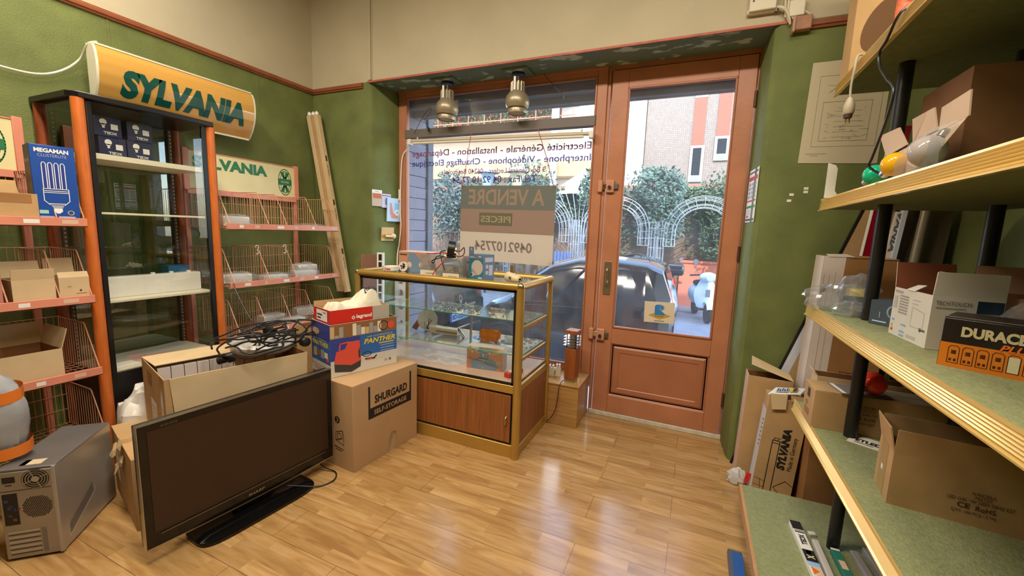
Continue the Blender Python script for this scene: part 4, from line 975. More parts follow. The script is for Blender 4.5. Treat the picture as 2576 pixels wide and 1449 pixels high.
# on the shelves and the deck
o = thing('mirror_lamp', 'round mirror lamp with a brown edge tilted on the lower glass shelf', 'lamp', (-1.90, 2.66, ZS + .085), .5)
MB().at((.02, 0, 0), .35, -.15, .35).lathe([(.080, -.004), (.080, .004)], 36, axis='Y').build('mirror_disc', mat('pale_mirror', 'c9c2b8', .15, metal=.3), o)
MB().at((-.045, -.008, .0), .35, -.15, .35).prism([(-.035, -.012, -.075), (.005, -.012, -.085), (.045, -.012, .075), (.01, -.012, .082)], (0, .018, 0)).build('brown_bracket', mat('russet_plastic', '8e4a34', .4), o, bevel=.003)
MB().at((.01, -.03, -.02), .3).lathe([(.012, -.02), (.014, .01), (.007, .014)], 14).build('small_bulb', CHROME, o)
o = thing('lamp_driver', 'long cream metal lamp driver with dark wires on the lower glass shelf', 'driver', (-1.705, 2.64, ZS + .0), .08)
MB().box(-.12, .12, -.028, .028, .001, .048).build('housing', mat('cream_metal', 'cfc2aa', .35, metal=.3), o, bevel=.002)
MB().box(-.06, .12, -.0288, -.027, .018, .026).build('groove', mat('groove_brown', '7c6a58', .5), o)
for P in ([(-.12, -.01, .02), (-.135, -.015, .03), (-.13, -.015, .08), (-.125, -.015, .11)], [(-.12, 0, .02), (-.15, -.01, .03), (-.125, -.01, .07), (-.105, -.01, .10)], [(-.12, -.01, .015), (-.14, -.03, .008), (-.155, -.04, .006)], [(.12, 0, .03), (.125, -.02, .06), (.15, -.03, .04), (.185, -.04, .006), (.175, -.05, .006), (.15, -.035, .03), (.128, -.02, .045)]):
    MB().tube(smooth_path(P, 6), .003, 6).build('wire', mat('dark_brown_flex', '3a2c26', .5), o)
AMB = mat('amber_plastic', 'e07d10', .2, trans=.35)
o = thing('amber_junction_box', 'amber orange round edged plastic box on the lower glass shelf', 'box', (-1.325, 2.66, ZS + .001), .1)
P = []
for k in range(32):
    a = 2 * pi * k / 32; c, s = math.cos(a), math.sin(a); P.append((.080 * math.copysign(abs(c) ** .7, c), .045 * math.copysign(abs(s) ** .7, s)))
b = MB(); b.add([(x * (.78 if z < .005 or z > .1 else 1), y * .95, z) for z in (0, .02, .046, .066, .070) for x, y in P], [(i * 32 + k, i * 32 + (k + 1) % 32, (i + 1) * 32 + (k + 1) % 32, (i + 1) * 32 + k) for i in range(4) for k in range(32)] + [list(range(31, -1, -1))])
b.build('shell', AMB, o)
q = MB(); F = frame((0, -.044, 0), (1, 0, 0), (0, 0, 1))
for u, v in ((-.055, .045), (-.03, .05), (.03, .048), (.055, .045), (-.05, .03), (.02, .02), (.05, .025)): q.ring(F, (u, v), .009, .002, 0, 16, .004)
q.build('knockout', mat('pale_amber', 'f0b870', .3), o, smooth=0)
w, d, h = .262, .10, .158
o = carton('string_light_carton', 'copper and grey string light carton standing on the showcase deck', (-1.275, 2.52, ZD), .12, w, d, h, mat('pinkish_white_card', 'd9c8bc', .5), closed=True)
F = face('front', w, d, h)
def fn(b):
    b.patch(F, 0, 0, w, h - .002, 0, .0006); b.poly(F, [(.04, .0), (.22, .0), (.24, .05), (.16, .09), (.19, h - .002), (.07, h - .002), (.10, .09), (.03, .05)], 1, .0008)
    for sg in ((.0, .262, .148, .04), (.0, .16, .142, .025), (.12, .262, .142, .028)):
        x0, x1, y, dip = sg; b.line(F, [(x0 + (x1 - x0) * i / 14, y - 4 * dip * (i / 14) * (1 - i / 14)) for i in range(15)], .002, 2)
    for u, v in ((.04, .118), (.072, .132), (.122, .100), (.168, .12), (.215, .138)): b.patch(F, u - .006, v - .007, u + .006, v + .006, 2, .0016)
    b.patch(F, .09, .074, .155, .078, 3, .0012); b.patch(F, .09, .066, .14, .069, 2, .0012); b.text(F, 'Guirlande', .07, .048, .13, .060, 2); b.ring(F, (.232, .05), .014, .002, 4); b.disc(F, (.232, .05), .004, 2); b.ring(F, (.03, .05), .012, .002, 1)
    b.patch(F, .115, .008, .122, .014, 2, .0012)
printed(o, fn, cop)
o = carton('small_red_box', 'small red box with a pale top, at the right front of the showcase deck', (-1.045, 2.47, ZD), -.25, .045, .15, .032, mat('red_card', 'c8281c', .4), closed=True)
printed(o, lambda b: b.patch(face('top', .045, .15, .032), .004, .03, .041, .146, 0), [mat('pale_gold_card', 'd9cba8', .4)])
tag(MB().grid(lambda i, j: (-.26 + .52 * i, -.16 + .30 * j, .003 + .008 * abs(math.sin(11 * i + 4 * j)) * math.sin(7 * j + 2) ** 2), 24, 14).build('plastic_sheet', FILM, loc=(-1.72, 2.56, ZD), smooth=30), 'crinkled clear plastic sheet lying on the showcase deck', 'sheet')

# behind the showcase, on the ledge
o = thing('flooring_sample_board', 'tall brown and black printed board standing behind the left end of the showcase', 'board', (-2.63, 2.86, 0), pi / 2 - 1.25, rx=-.03)
MB().box(-.10, .05, -.01, .01, 0, 1.20).build('board', mat('wood_print_board', '8a6450', .5, var=.15, stretch=(8, 8, 1)), o)
MB().box(.05, .11, -.012, .012, 0, 1.22).build('white_strip', WHT, o)
F = frame((-.10, -.0105, 0), (1, 0, 0), (0, 0, 1)); b = MB()
b.patch(F, 0, .42, .148, .90, 0); b.text(F, 'B', .02, .72, .12, .86, 1, bold=.06); b.text(F, 'O', .02, .54, .12, .68, 1, bold=.06)
for k in range(8): b.patch(F, .165, .66 + k * .07, .195, .715 + k * .07, 2, .004)
b.build('lettering', [mat('charcoal_print', '3a3c44', .5), WHT, INK], o, smooth=0)
o = thing('switch_plate_panel', 'white panel with round knobs standing on the ledge behind the showcase', 'panel', (-2.50, 3.12, .322), .25)
MB().box(-.062, .062, -.008, .008, 0, .70).build('panel', mat('bluish_white_panel', 'dde2ea', .4), o, bevel=.003)
for k, z in enumerate((.11, .24, .40, .53, .64)): MB().lathe([(.022, .0), (.022, .012), (.014, .018)], 18, axis='Y').build('knob', [mat('knob_grey', 'a9a6a8', .35), CHROME][k % 2], o, loc=(0, -.026, z))

# wooden bollard lamp, white clips and cable at the right end of the ledge
o = thing('bollard_lamp', 'wooden bollard garden lamp with metal louvres on the window ledge by the door', 'lamp', (-.795, 3.02, .322), -.12)
TK = mat('teak_post', '9a5428', .4, var=.25, scale=5, stretch=(10, 10, .8))
MB().box(-.040, .040, -.040, .040, 0, .022).build('base_plate', ALU, o, bevel=.002)
MB().box(-.043, .043, -.043, .043, .022, .262).build('post', TK, o, bevel=.003)
MB().lathe([(.028, .262), (.028, .36)], 20).build('diffuser', mat('frosted_diffuser', 'd8d4cc', .3), o)
for x in (-.035, .035):
    for y in (-.035, .035): MB().rod((x, y, .262), (x, y, .372), .004, 8).build('rod', BLACK, o)
for z in (.285, .307, .329, .351): MB().box(-.058, .058, -.058, .058, z, z + .0022).build('louvre', CHROME, o)
MB().box(-.048, .048, -.048, .048, .372, .402).build('cap', TK, o, bevel=.003)
tag(MB().tube(smooth_path([(-.838, 2.965, .335), (-.845, 2.885, .318), (-.85, 2.875, .22), (-.865, 2.87, .12), (-.905, 2.87, .045), (-.94, 2.90, .010)], 8), .0035, 7).build('lamp_cable', mat('brown_flex', '5a2c24', .5)), 'brown cable running down the ledge from the wooden bollard lamp', 'cable')
o = thing('clip_fitting', 'small white double clip fitting on the window ledge beside the showcase', 'fitting', (-.94, 3.05, .322), .2)
MB().box(-.05, .05, -.012, .012, 0, .07).build('base', mat('cream_plastic', 'd9d2b8', .4), o, bevel=.003)
for x in (-.035, -.01, .02, .04): MB().box(x - .008, x + .006, -.014, .014, .07, .07 + .02 + .012 * (x > 0)).build('clip', WHITE, o, bevel=.002)
for x in (-.045, .005): MB().at((x, -.014, .02)).tube([(0, 0, .03), (0, -.012, .0), (.004, -.02, -.012), (.01, -.012, -.016)], .004, 7).build('hook', mat('bronze_holder', '8b7348', .3, metal=.7), o)
# ------------------------------------------------------------------ spotlights, tube light, sign and vinyl lettering at the window
SPOT = mat('champagne_spot', 'a89a80', .35, metal=.4)
def spot(label, x, y, side):
    o = thing('ceiling_spotlight', label, 'spotlight', (x, y, 2.675), .0, 'spotlights under the window soffit'); o.scale = (1.22, 1.22, 1.08)
    MB().box(-.085, .085, -.075, .075, -.012, 0).build('mounting_plate', SOFFIT, o, bevel=.002)
    MB().lathe([(.038, -.030), (.042, -.026), (.042, -.012)], 24).build('black_cup', BLACK, o)
    MB().rod((0, 0, -.03), (0, 0, -.075), .006, 8).box(-.007, .007, -.052, -.046, -.14, -.05).build('arm', WHITE, o)
    h = MB()
    for k in range(12):
        a = 2 * pi * k / 12; h.box(-.004, .004, -.004, .004, 0, 0) if False else h.rod((.040 * math.cos(a), .040 * math.sin(a), -.145), (.040 * math.cos(a), .040 * math.sin(a), -.075), .006, 6)
    h.lathe([(.030, -.145), (.030, -.078)], 20)
    h.build('heat_sink', SPOT, o)
    MB().at((.0, 0, -.205), 0, 0, side * .18).lathe([(.028, .074), (.050, .062), (.070, .035), (.079, .0), (.074, -.030), (.064, -.050), (.060, -.052), (.063, -.060), (.060, -.085), (.050, -.088), (.048, -.076), (.0, -.074)], 36, cap=False).build('globe_head', SPOT, o)
    MB().at((.0, 0, -.205), 0, 0, side * .18).lathe([(.066, -.052), (.0665, -.049), (.064, -.046)], 36, cap=False).build('dark_band', mat('dark_red_band', '3a2018', .4), o)
    MB().at((.0, 0, -.205), 0, 0, side * .18).lathe([(.049, -.082), (.03, -.084), (.001, -.084)], 30).build('lens', mat('lamp_lens', 'c9c2ae', .15), o)
spot('left spotlight hanging from the soffit above the shop window, champagne metal globe', -2.02, 3.12, .3)
spot('right spotlight hanging from the soffit near the middle of the shop window', -1.375, 3.12, -.1)
o = thing('tube_light', 'long cream fluorescent tube light fixed along the dark transom', 'light', (-2.465, 3.19, 2.215), 0, ry=.018)
MB().box(0, 1.69, -.022, .022, .0, .022).build('batten', mat('cream_batten', 'c9bda6', .45), o, bevel=.003)
MB().rod((.05, -.012, -.012), (1.62, -.012, -.012), .011, 12).build('tube', mat('tube_glass', 'e4ddcf', .25), o)
for x in (-.005, 1.66): MB().box(x, x + .035, -.026, .02, -.026, .026).build('end_holder', WHITE, o, bevel=.004)
for (x, z) in ((.09, .05), (1.60, .055)): MB().lathe([(.007, 0), (.007, .022)], 8).build('screw', mat('cream_batten', 'c9bda6', .45), o, loc=(x, 0, .02))
tag(MB().tube(smooth_path([(-2.46, 3.20, 2.235), (-2.50, 3.225, 2.18), (-2.565, 3.222, 2.10), (-2.585, 3.222, 1.9), (-2.592, 3.222, 1.62), (-2.585, 3.222, 1.45), (-2.605, 3.222, 1.3), (-2.612, 3.20, 1.15), (-2.60, 3.19, .8), (-2.60, 3.18, .34)], 6), .006, 7).box(-2.606, -2.590, 3.212, 3.232, 1.70, 1.80).build('white_cable', WHITE), 'white cable with an inline switch running down the window frame from the tube light', 'cable')
for k, (P, lb) in enumerate((([(-2.42, 3.20, 2.29), (-2.33, 3.20, 2.42), (-2.25, 3.20, 2.50), (-2.24, 3.20, 2.46), (-2.30, 3.20, 2.40), (-2.26, 3.20, 2.33)], 'thin dark wire curling above the tube light at the left of the window'), ([(-1.19, 3.20, 2.66), (-1.10, 3.20, 2.56), (-1.02, 3.20, 2.485)], 'thin dark wire with a clip hanging under the window head'))):
    tag(MB().tube(smooth_path(P, 6), .0022, 6).box(P[-1][0] - .008, P[-1][0] + .008, 3.194, 3.206, P[-1][2] - .03, P[-1][2] + .004).build('thin_wire', BLACK), lb, 'wire')
# FOR SALE board hung on two strings, its print showing through from the street side
def sale():
    o = thing('sale_board', 'hanging for sale board with mirrored lettering in the middle of the window', 'sign', (-1.475, 3.175, 1.185), .0, ry=math.radians(.6))
    w, h = .86, .635
    cols = [mat('board_grey_green', '8b8c82', .6), mat('board_mauve', 'b59a88', .6), mat('board_cream', 'e2d3c0', .6), mat('board_letters', 'c2a893', .6), mat('board_dark_patch', '8c8468', .6), mat('board_grey_letters', '9c8f88', .6)]
    for m in cols:   # thin plastic board lets daylight through
        nt = m.node_tree; pb = nt.nodes['Principled BSDF']; tr = nt.nodes.new('ShaderNodeBsdfTranslucent'); tr.inputs[0].default_value = pb.inputs['Base Color'].default_value
        mx = nt.nodes.new('ShaderNodeMixShader'); mx.inputs[0].default_value = .45; out = nt.nodes['Material Output']
        nt.links.new(pb.outputs[0], mx.inputs[1]); nt.links.new(tr.outputs[0], mx.inputs[2]); nt.links.new(mx.outputs[0], out.inputs[0])
    MB().box(-w / 2, w / 2, -.002, .002, .44, h).build('top_band', cols[0], o)
    MB().box(-w / 2, w / 2, -.002, .002, .245, .44).build('middle_band', cols[1], o)
    MB().box(-w / 2, w / 2, -.002, .002, 0, .245).build('bottom_band', cols[2], o)
    F = frame((-w / 2, -.002, 0), (1, 0, 0), (0, 0, 1)); b = MB()
    b.text(F, 'A VENDRE', .075, .475, .77, .605, 0, bold=.025, mirror=True); b.build('headline_lettering', cols[3], o, smooth=0); b = MB()
    b.patch(F, .185, .305, .495, .41, 1); b.text(F, 'PIECES', .20, .33, .48, .385, 3, mirror=True, bold=.02); b.build('dark_patch', [cols[3], cols[4], cols[5], mat('patch_letters', '9d9478', .6)], o, smooth=0); b = MB()
    b.text(F, '0492107754', .15, .09, .68, .175, 2, bold=.02, mirror=True)
    b.build('phone_number', [cols[3], cols[4], cols[5]], o, smooth=0)
    for x in (-w / 2 + .018, w / 2 - .018):
        for z in (.018, h - .018): MB().lathe([(.011, -.001), (.011, .001), (.006, .0015), (.005, -.001)], 16, axis='Y', cap=False).build('eyelet', CHROME, o, loc=(x, -.0025, z))
sale()
for x0, x1, lb in ((-1.89, -1.81, 'left red string holding the for sale board'), (-1.06, -1.21, 'right red string holding the for sale board')):
    tag(MB().tube([(x0, 3.172, 1.80), (x0 * .5 + x1 * .5 + .006, 3.168, 2.03), (x1, 3.165, 2.245), (x1 + .01, 3.19, 2.288)], .0028, 6).build('string', mat('dull_red_string', 'a85a50', .7)), lb, 'string')
# vinyl lettering on the pane, read from the street (each line is peeling in places)
VIN = mat('violet_vinyl', '3e3488', .5); VIN2 = mat('plum_vinyl', '7a4a78', .5)
o = thing('window_lettering', 'violet vinyl shop lettering, mirrored, across the upper pane', 'lettering', (-2.50, 3.2655, 1.85))
F = frame((0, -.0042, 0), (1, 0, 0), (0, 0, 1))
for (t, u0, u1, v0, v1, m) in (('Electricité Générale - Installation - Dépannage', .015, 1.70, .232, .305, VIN2), ('Interphone - Vidéophone - Chauffage Electrique', .015, 1.70, .145, .215, VIN), ('9 Bd. Général Leclerc - 06240 Beausoleil', .365, 1.335, .082, .128, VIN2), ('Tél./Fax : 04 92 10 77 54', .455, 1.26, .005, .062, VIN)):
    mb = MB().text(F, t, u0, v0, u1, v1, 0, mirror=True, bold=.012)
    order = sorted(range(len(mb.f)), key=lambda i: min(mb.v[j].x for j in mb.f[i])); words = []; reach = -9
    for i in order:
        lo = min(mb.v[j].x for j in mb.f[i]); hi = max(mb.v[j].x for j in mb.f[i])
        if lo - reach > (v1 - v0) * .16: words.append([])
        words[-1].append(i); reach = max(reach, hi)
    for wd in words:
        wm = MB(); wm.v = mb.v; wm.f = [mb.f[i] for i in wd]; used = sorted({j for f in wm.f for j in f}); mp_ = {j: k for k, j in enumerate(used)}
        wm.v = [mb.v[j] for j in used]; wm.f = [[mp_[j] for j in f] for f in wm.f]; wm.m = [0] * len(wm.f)
        wm.build('text_word', m, o, smooth=0)
# logo card on the door pane
def logo_card():
    o = thing('logo_card', 'cream card with a blue letter logo on a yellow diamond, on the door pane', 'card', (-.207, 3.254, .805), ry=-.03)
    w, h = .215, .158
    MB().box(-w / 2, w / 2, -.001, .001, 0, h).build('card', mat('cream_card', 'dccdb6', .5), o)
    F = frame((-w / 2, -.001, 0), (1, 0, 0), (0, 0, 1)); b = MB()
    b.poly(F, [(.03, .055), (.11, .025), (.19, .055), (.11, .088)], 0, .0008)
    b.poly(F, [(.075, .058), (.075, .125), (.083, .136), (.112, .139), (.13, .133), (.139, .118), (.136, .103), (.125, .093), (.148, .066), (.148, .058)], 1, .0012)
    b.ring(F, (.127, .118), .016, .0025, 2, 20, .0018); b.line(F, [(.112, .113), (.115, .098), (.13, .085)], .0025, 2, .0018)
    b.patch(F, .075, .012, .145, .016, 3); b.text(F, 'PASTRA', .08, .045, .14, .053, 3, l=.0016)
    b.build('logo', [mat('mustard', 'c49a3c', .5), mat('logo_blue', '2f7fc8', .5), mat('cream_card', 'dccdb6', .5), INKB], o, smooth=0)
logo_card()

# ------------------------------------------------------------------ things on the walls
# notice on the right reveal
o = thing('safety_notice', 'narrow printed notice with red and green bands, on the right reveal of the door', 'notice', (.2975, 3.06, 1.56), rz=.11)
MB().box(-.003, -.0015, -.115, .115, 0, .33).build('sheet', WHT, o)
F = frame((-.003, .115, 0), (0, -1, 0), (0, 0, 1)); b = MB()
b.patch(F, .01, .305, .22, .315, 2); b.patch(F, .01, .26, .22, .285, 0); b.patch(F, .01, .128, .22, .138, 0); b.patch(F, .01, .088, .22, .104, 1); b.patch(F, .01, .008, .22, .022, 2); b.patch(F, .02, .03, .09, .04, 0)
for i in range(4):
    for j in range(3): b.patch(F, .02 + j * .068, .15 + i * .026, .07 + j * .068, .168 + i * .026, 3)
for i in range(4): b.patch(F, .02, .045 + i * .010, .2, .049 + i * .010, 3)
b.build('printing', [mat('notice_red', 'c03a4a', .5), mat('notice_green', '2f8a5a', .5), mat('notice_violet', '4a3a80', .5), mat('notice_grey', 'a9a8bc', .5)], o, smooth=0)
# plan poster
o = thing('plan_poster', 'large paper floor plan pinned on the green wall right of the door', 'poster', (.68, YF - .001, 1.895), ry=.02)
MB().add([(-.182, 0, 0), (.184, 0, -.005), (.182, 0, .345), (-.03, 0, .35), (-.03, 0, .55), (-.178, 0, .545)], [(0, 1, 2, 3, 4, 5)]).add([(-.182, -.002, 0), (.184, -.002, -.005), (.182, -.002, .345), (.18, -.002, .553), (-.178, -.002, .545)], [(0, 1, 2, 3, 4)]).build('sheet', mat('plan_paper', 'c4b799', .8), o)
F = frame((-.182, -.002, 0), (1, 0, 0), (0, 0, 1)); b = MB(); PLI = mat('pencil_lines', '8a816e', .8)
rr = random.Random(12)
b.line(F, [(.05, .09), (.05, .47), (.34, .47), (.34, .09)], .0015, 0, closed=True); b.line(F, [(.08, .12), (.30, .12), (.30, .33), (.08, .33)], .0018, 0, closed=True)
for k in range(34):
    x = .10 + .19 * rr.random(); y = .13 + .18 * rr.random(); b.line(F, [(x, y), (x + rr.uniform(-.03, .04), y + (rr.random() < .5) * rr.uniform(-.03, .03))], .0015, 0)
for k in range(6): b.line(F, [(.14, .14 + k * .028), (.26, .14 + k * .028)], .0012, 0)
b.line(F, [(.10, .38), (.19, .46)], .002, 0); b.line(F, [(.09, .42), (.16, .41)], .0015, 0); b.ring(F, (.16, .40), .02, .0015, 0); b.line(F, [(.03, .05), (.13, .05)], .002, 0); b.line(F, [(.05, .04), (.09, .04)], .002, 0)
b.patch(F, .16, .525, .20, .54, 1)
b.build('plan_drawing', [PLI, CARD_D], o, smooth=0)
for (x, z, lb) in ((.555, 1.755, 'upper of the two stacked white wall labels under the plan'), (.555, 1.735, 'lower of the two stacked white wall labels under the plan'), (.487, 1.72, 'single white wall label left of the stacked pair'), (.478, 1.685, 'lowest white wall label, slightly tilted')):
    tag(MB().box(-.011, .011, -.002, 0, -.007, .007).build('wall_label', PAPER, loc=(x, YF, z)), lb, 'label')
# electrics above the door corner
BOXC = mat('cream_switchgear', 'd8cdb2', .45)
o = thing('junction_box', 'wide cream junction box on the upper wall above the door corner', 'junction box', (.235, YF, 2.745))
MB().box(-.075, .062, -.05, 0, 0, .16).box(-.082, .068, -.035, 0, -.006, .02).build('cover', BOXC, o, bevel=.006)
for x in (-.055, .045): MB().lathe([(.005, 0), (.005, .004)], 10, axis='Y').build('screw', BLACK, o, loc=(x, -.054, .055))
o = thing('square_junction_box', 'small square cream box on the upper wall right of the wide one', 'junction box', (.40, YF, 2.695))
MB().box(-.038, .038, -.035, 0, 0, .085).build('cover', BOXC, o, bevel=.005)
o = thing('bracket_box', 'dull salmon bracket box at the end of the picture rail', 'box', (.435, YF, 2.615))
MB().box(-.045, .042, -.045, 0, 0, .075).build('body', mat('dull_salmon', 'a8785c', .6, var=.2, scale=20), o, bevel=.006)
MB().box(-.050, -.038, -.06, 0, -.012, .07).build('side_cheek', mat('dull_pink', 'b28a74', .6), o, bevel=.003)
o = thing('cable_bundle', 'bundle of cream cables looping between the junction boxes', 'cable', (.3, YF, 2.7))
for P in ([(-.01, -.02, .06), (.02, -.045, .045), (.05, -.04, .02), (.07, -.03, -.02), (.075, -.02, -.04)], [(-.005, -.02, .065), (.03, -.035, .05), (.06, -.03, .02), (.09, -.02, -.015)], [(.05, -.02, .20), (.055, -.025, .10), (.06, -.02, .0), (.075, -.012, -.03)], [(.12, -.02, .03), (.15, -.02, .01), (.18, -.012, -.01)], [(.035, -.02, .20), (.04, -.02, .1), (.05, -.02, .0)]):
    MB().tube(smooth_path(P, 6), .006, 7).build('cable', BOXC, o)
MB().lathe([(.011, 0), (.011, .012)], 12, axis='Y').build('gland', BLACK, o, loc=(.0, -.03, .045))
# blister packs on the left reveal
ra = math.atan2(.27, .065)
def pack(name, label, cat, y, z, rx=0.0):
    x = -2.68 + (y - 2.97) * .065 / .27
    return thing(name, label, cat, (x + .008, y, z), ra, rx=rx)
o = pack('plug_card', 'orange and beige hanging card at the far left of the window reveal', 'card', 2.99, 1.63)
MB().box(-.052, .052, -.004, 0, 0, .145).build('card', mat('beige_card', 'c8b49a', .6), o); F = frame((-.052, -.004, 0), (1, 0, 0), (0, 0, 1))
printed(o, lambda b: (b.patch(F, 0, .115, .104, .145, 0), b.patch(F, .01, .07, .094, .112, 1), b.patch(F, .03, .125, .07, .132, 2)), [WHT, mat('burnt_orange_print', 'c4602a', .5), INK])
o = pack('picture_card', 'lilac hanging card with a blue picture beside the orange card', 'card', 3.085, 1.622)
MB().box(-.05, .05, -.004, 0, 0, .125).build('card', mat('lilac_card', 'cfc6e0', .6), o); F = frame((-.05, -.004, 0), (1, 0, 0), (0, 0, 1))
printed(o, lambda b: (b.poly(F, [(.045, .03), (.035, .06), (.05, .09), (.075, .09), (.082, .06), (.07, .03)], 0), b.line(F, [(.04, .04), (.055, .028), (.075, .032)], .005, 1), b.patch(F, .005, .105, .095, .11, 1)), [mat('print_blue2', '6a8fd0', .5), INKB])
o = pack('blister_pack', 'large blue white blister pack with a red and white device on the reveal', 'blister pack', 3.16, 1.50, .06)
MB().box(-.075, .085, -.008, 0, 0, .215).build('card', mat('ice_blue_card', 'bcd6ee', .5), o)
F = frame((-.075, -.008, 0), (1, 0, 0), (0, 0, 1))
printed(o, lambda b: (b.poly(F, [(.03, .17), (.045, .17), (.065, .08), (.12, .05), (.12, .03), (.05, .03), (.03, .08)], 0), b.patch(F, .12, .18, .155, .205, 0), b.patch(F, .08, .10, .13, .17, 2), b.disc(F, (.11, .085), .028, 1, 24, .0014), b.disc(F, (.11, .085), .014, 2, 24, .002)), [mat('coral_print', 'd08a78', .5), WHT, mat('sky_print', '8fc0ea', .5)])
o = pack('bulb_blister', 'tan blister card with a gold capped bulb at the bottom of the reveal', 'blister pack', 3.10, 1.32, .1)
MB().box(-.075, .06, -.004, 0, .0, .125).build('card', mat('tan_card', 'd8b27a', .6), o)
MB().at((0, -.02, .035), 0, 0, 0).ball((.045, 0, .01), .026, 18).build('bulb', mat('cream_bulb', 'e0cfae', .15), o)
MB().rod((-.05, -.02, .045), (.03, -.02, .042), .017, 14).build('cap', mat('gold_cap', 'c9a860', .25, metal=.6), o)
# ------------------------------------------------------------------ carpeted shelving unit on the right
MOSS = mat('moss_green_carpet', '8d9064', .95, var=.14, scale=70, bump=.5, bscale=160)
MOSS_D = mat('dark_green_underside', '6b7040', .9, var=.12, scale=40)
BRASS = mat('gold_fluted_edge', 'f0cf80', .22, metal=.5)
S1, S2, S3, S4, S5 = 2.155, 1.645, 1.150, .660, .150
def shelving():
    o = thing('shelving_unit', 'green carpeted shelving unit with gold edges and black posts, at the right', 'shelves', (.80, 1.0, 0))
    X = lambda x: x - .80
    Y = lambda y: y - 1.0
    ye, yn = 2.40, -.60
    for z in (S1, S2, S3, S4, S5):
        xf = .335 if z < .3 else .524
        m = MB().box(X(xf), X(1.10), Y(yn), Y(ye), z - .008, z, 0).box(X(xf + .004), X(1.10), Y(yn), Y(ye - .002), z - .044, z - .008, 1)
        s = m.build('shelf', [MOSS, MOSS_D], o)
        if z < .3:
            MB().box(X(.322), X(.335), Y(yn), Y(ye), z - .05, z + .001).build('edge_strip', mat('worn_oak_edge', 'b98c5c', .5, var=.15), s)
            MB().box(X(.36), X(1.08), Y(yn + .05), Y(ye - .03), 0, z - .044).build('plinth', CABBLACK, o)
        else:
            P = [(xf, z + .004), (xf - .006, z + .004)]
            for k in range(6): P += [(xf - .007 - k * .0006, z - .002 - k * .0075), (xf - .003 - k * .0006, z - .0055 - k * .0075)]
            P += [(xf - .014, z - .047), (xf - .014, z - .051), (xf, z - .051)]
            MB().prism([(X(a), Y(yn), b) for a, b in P], (0, ye + .004 - yn, 0)).build('fluted_edge', BRASS, s, smooth=0)
    for (x, y) in ((.648, 2.05), (.958, 2.05), (.648, .30), (.958, .30)):
        for z0, z1 in ((S5, S4 - .044), (S4, S3 - .044), (S3, S2 - .044), (S2, S1 - .044)):
            MB().lathe([(.0225, z0), (.0225, z1)], 18).build('post', mat('black_post', '1b1a18', .38), o, loc=(X(x), Y(y), 0))
shelving()

# top shelf
w, d, h = .36, .12, .80
o = carton('tall_carton', 'tall brown carton with a dark oval opening on the top shelf', (.705, 2.335, S1), .0, w, d, h, CARD, closed=True)
F = face('front', w, d, h)
printed(o, lambda b: b.poly(F, [(.095 + .062 * math.cos(a) * 1.0 + .03 * math.sin(a), .19 + .105 * math.sin(a)) for a in [2 * pi * k / 36 for k in range(36)]], 0), [mat('oval_shadow_brown', '6a4a2e', .9)], 'oval_opening')
o = thing('net_bag', 'coral orange net bag with clear plastic on the top shelf', 'bag', (.61, 2.02, S1))
lump((0, 0, .12), (.028, .03, .13), 31, 16, .2, floor=.0).build('net', mat('coral_net', 'd9704c', .5, bump=.5, bscale=80), o, smooth=30)
lump((.01, -.02, .20), (.05, .05, .05), 32, 16, .25).build('clear_wrap', FILM, o, smooth=20)
o = thing('reflector_lamp', 'silver reflector lamp lying on the top shelf by the net bag', 'lamp', (.665, 1.93, S1 + .05))
MB().at((0, 0, 0), 0, .5, -.4).lathe([(.018, -.05), (.022, -.01), (.045, .03), (.048, .042), (.0, .045)], 22, cap=False).build('reflector', CHROME, o)
MB().at((0, 0, 0), 0, .5, -.4).lathe([(.014, -.08), (.016, -.05)], 14).build('cap', PAPER, o)
carton('dark_box', 'dark grey box at the front of the top shelf, at the frame edge', (.66, 1.78, S1), 0, .11, .12, .16, mat('charcoal_card', '3a3436', .5), closed=True)
CG = mat('grey_flex', 'a59f8e', .5)
o = thing('hanging_plug', 'beige plug hanging on its cord from the top shelf edge', 'plug', (.500, 2.085, 1.95))
MB().tube(smooth_path([(.03, 0, .215), (.004, -.005, .212), (-.002, -.01, .16), (-.003, .0, .10), (0, 0, .06)], 6), .0042, 7).build('cord', CG, o)
MB().lathe([(.008, .062), (.014, .05), (.019, .03), (.019, .008), (.016, .0)], 14).build('plug_body', mat('beige_plug', 'a89a80', .5), o)
MB().lathe([(.015, .0), (.014, -.014)], 14).build('plug_face', mat('brown_plug_face', '3e2a20', .5), o)
for x in (-.006, .006): MB().rod((x, 0, -.012), (x, 0, -.034), .003, 8).build('pin', mat('brass_tab', 'a8823a', .3, metal=.7), o)
tag(MB().tube(smooth_path([(.58, 1.70, 2.162), (.525, 1.715, 2.163), (.503, 1.72, 2.14), (.502, 1.78, 2.10), (.505, 1.845, 2.085), (.508, 1.83, 2.035), (.508, 1.75, 1.97), (.508, 1.68, 1.915), (.51, 1.71, 1.835), (.515, 1.80, 1.74), (.52, 1.835, 1.712), (.54, 1.77, 1.675)], 8), .0042, 7).build('black_cord', BLACK), 'thin black cord looping from the top shelf down to the green bulb', 'cord')

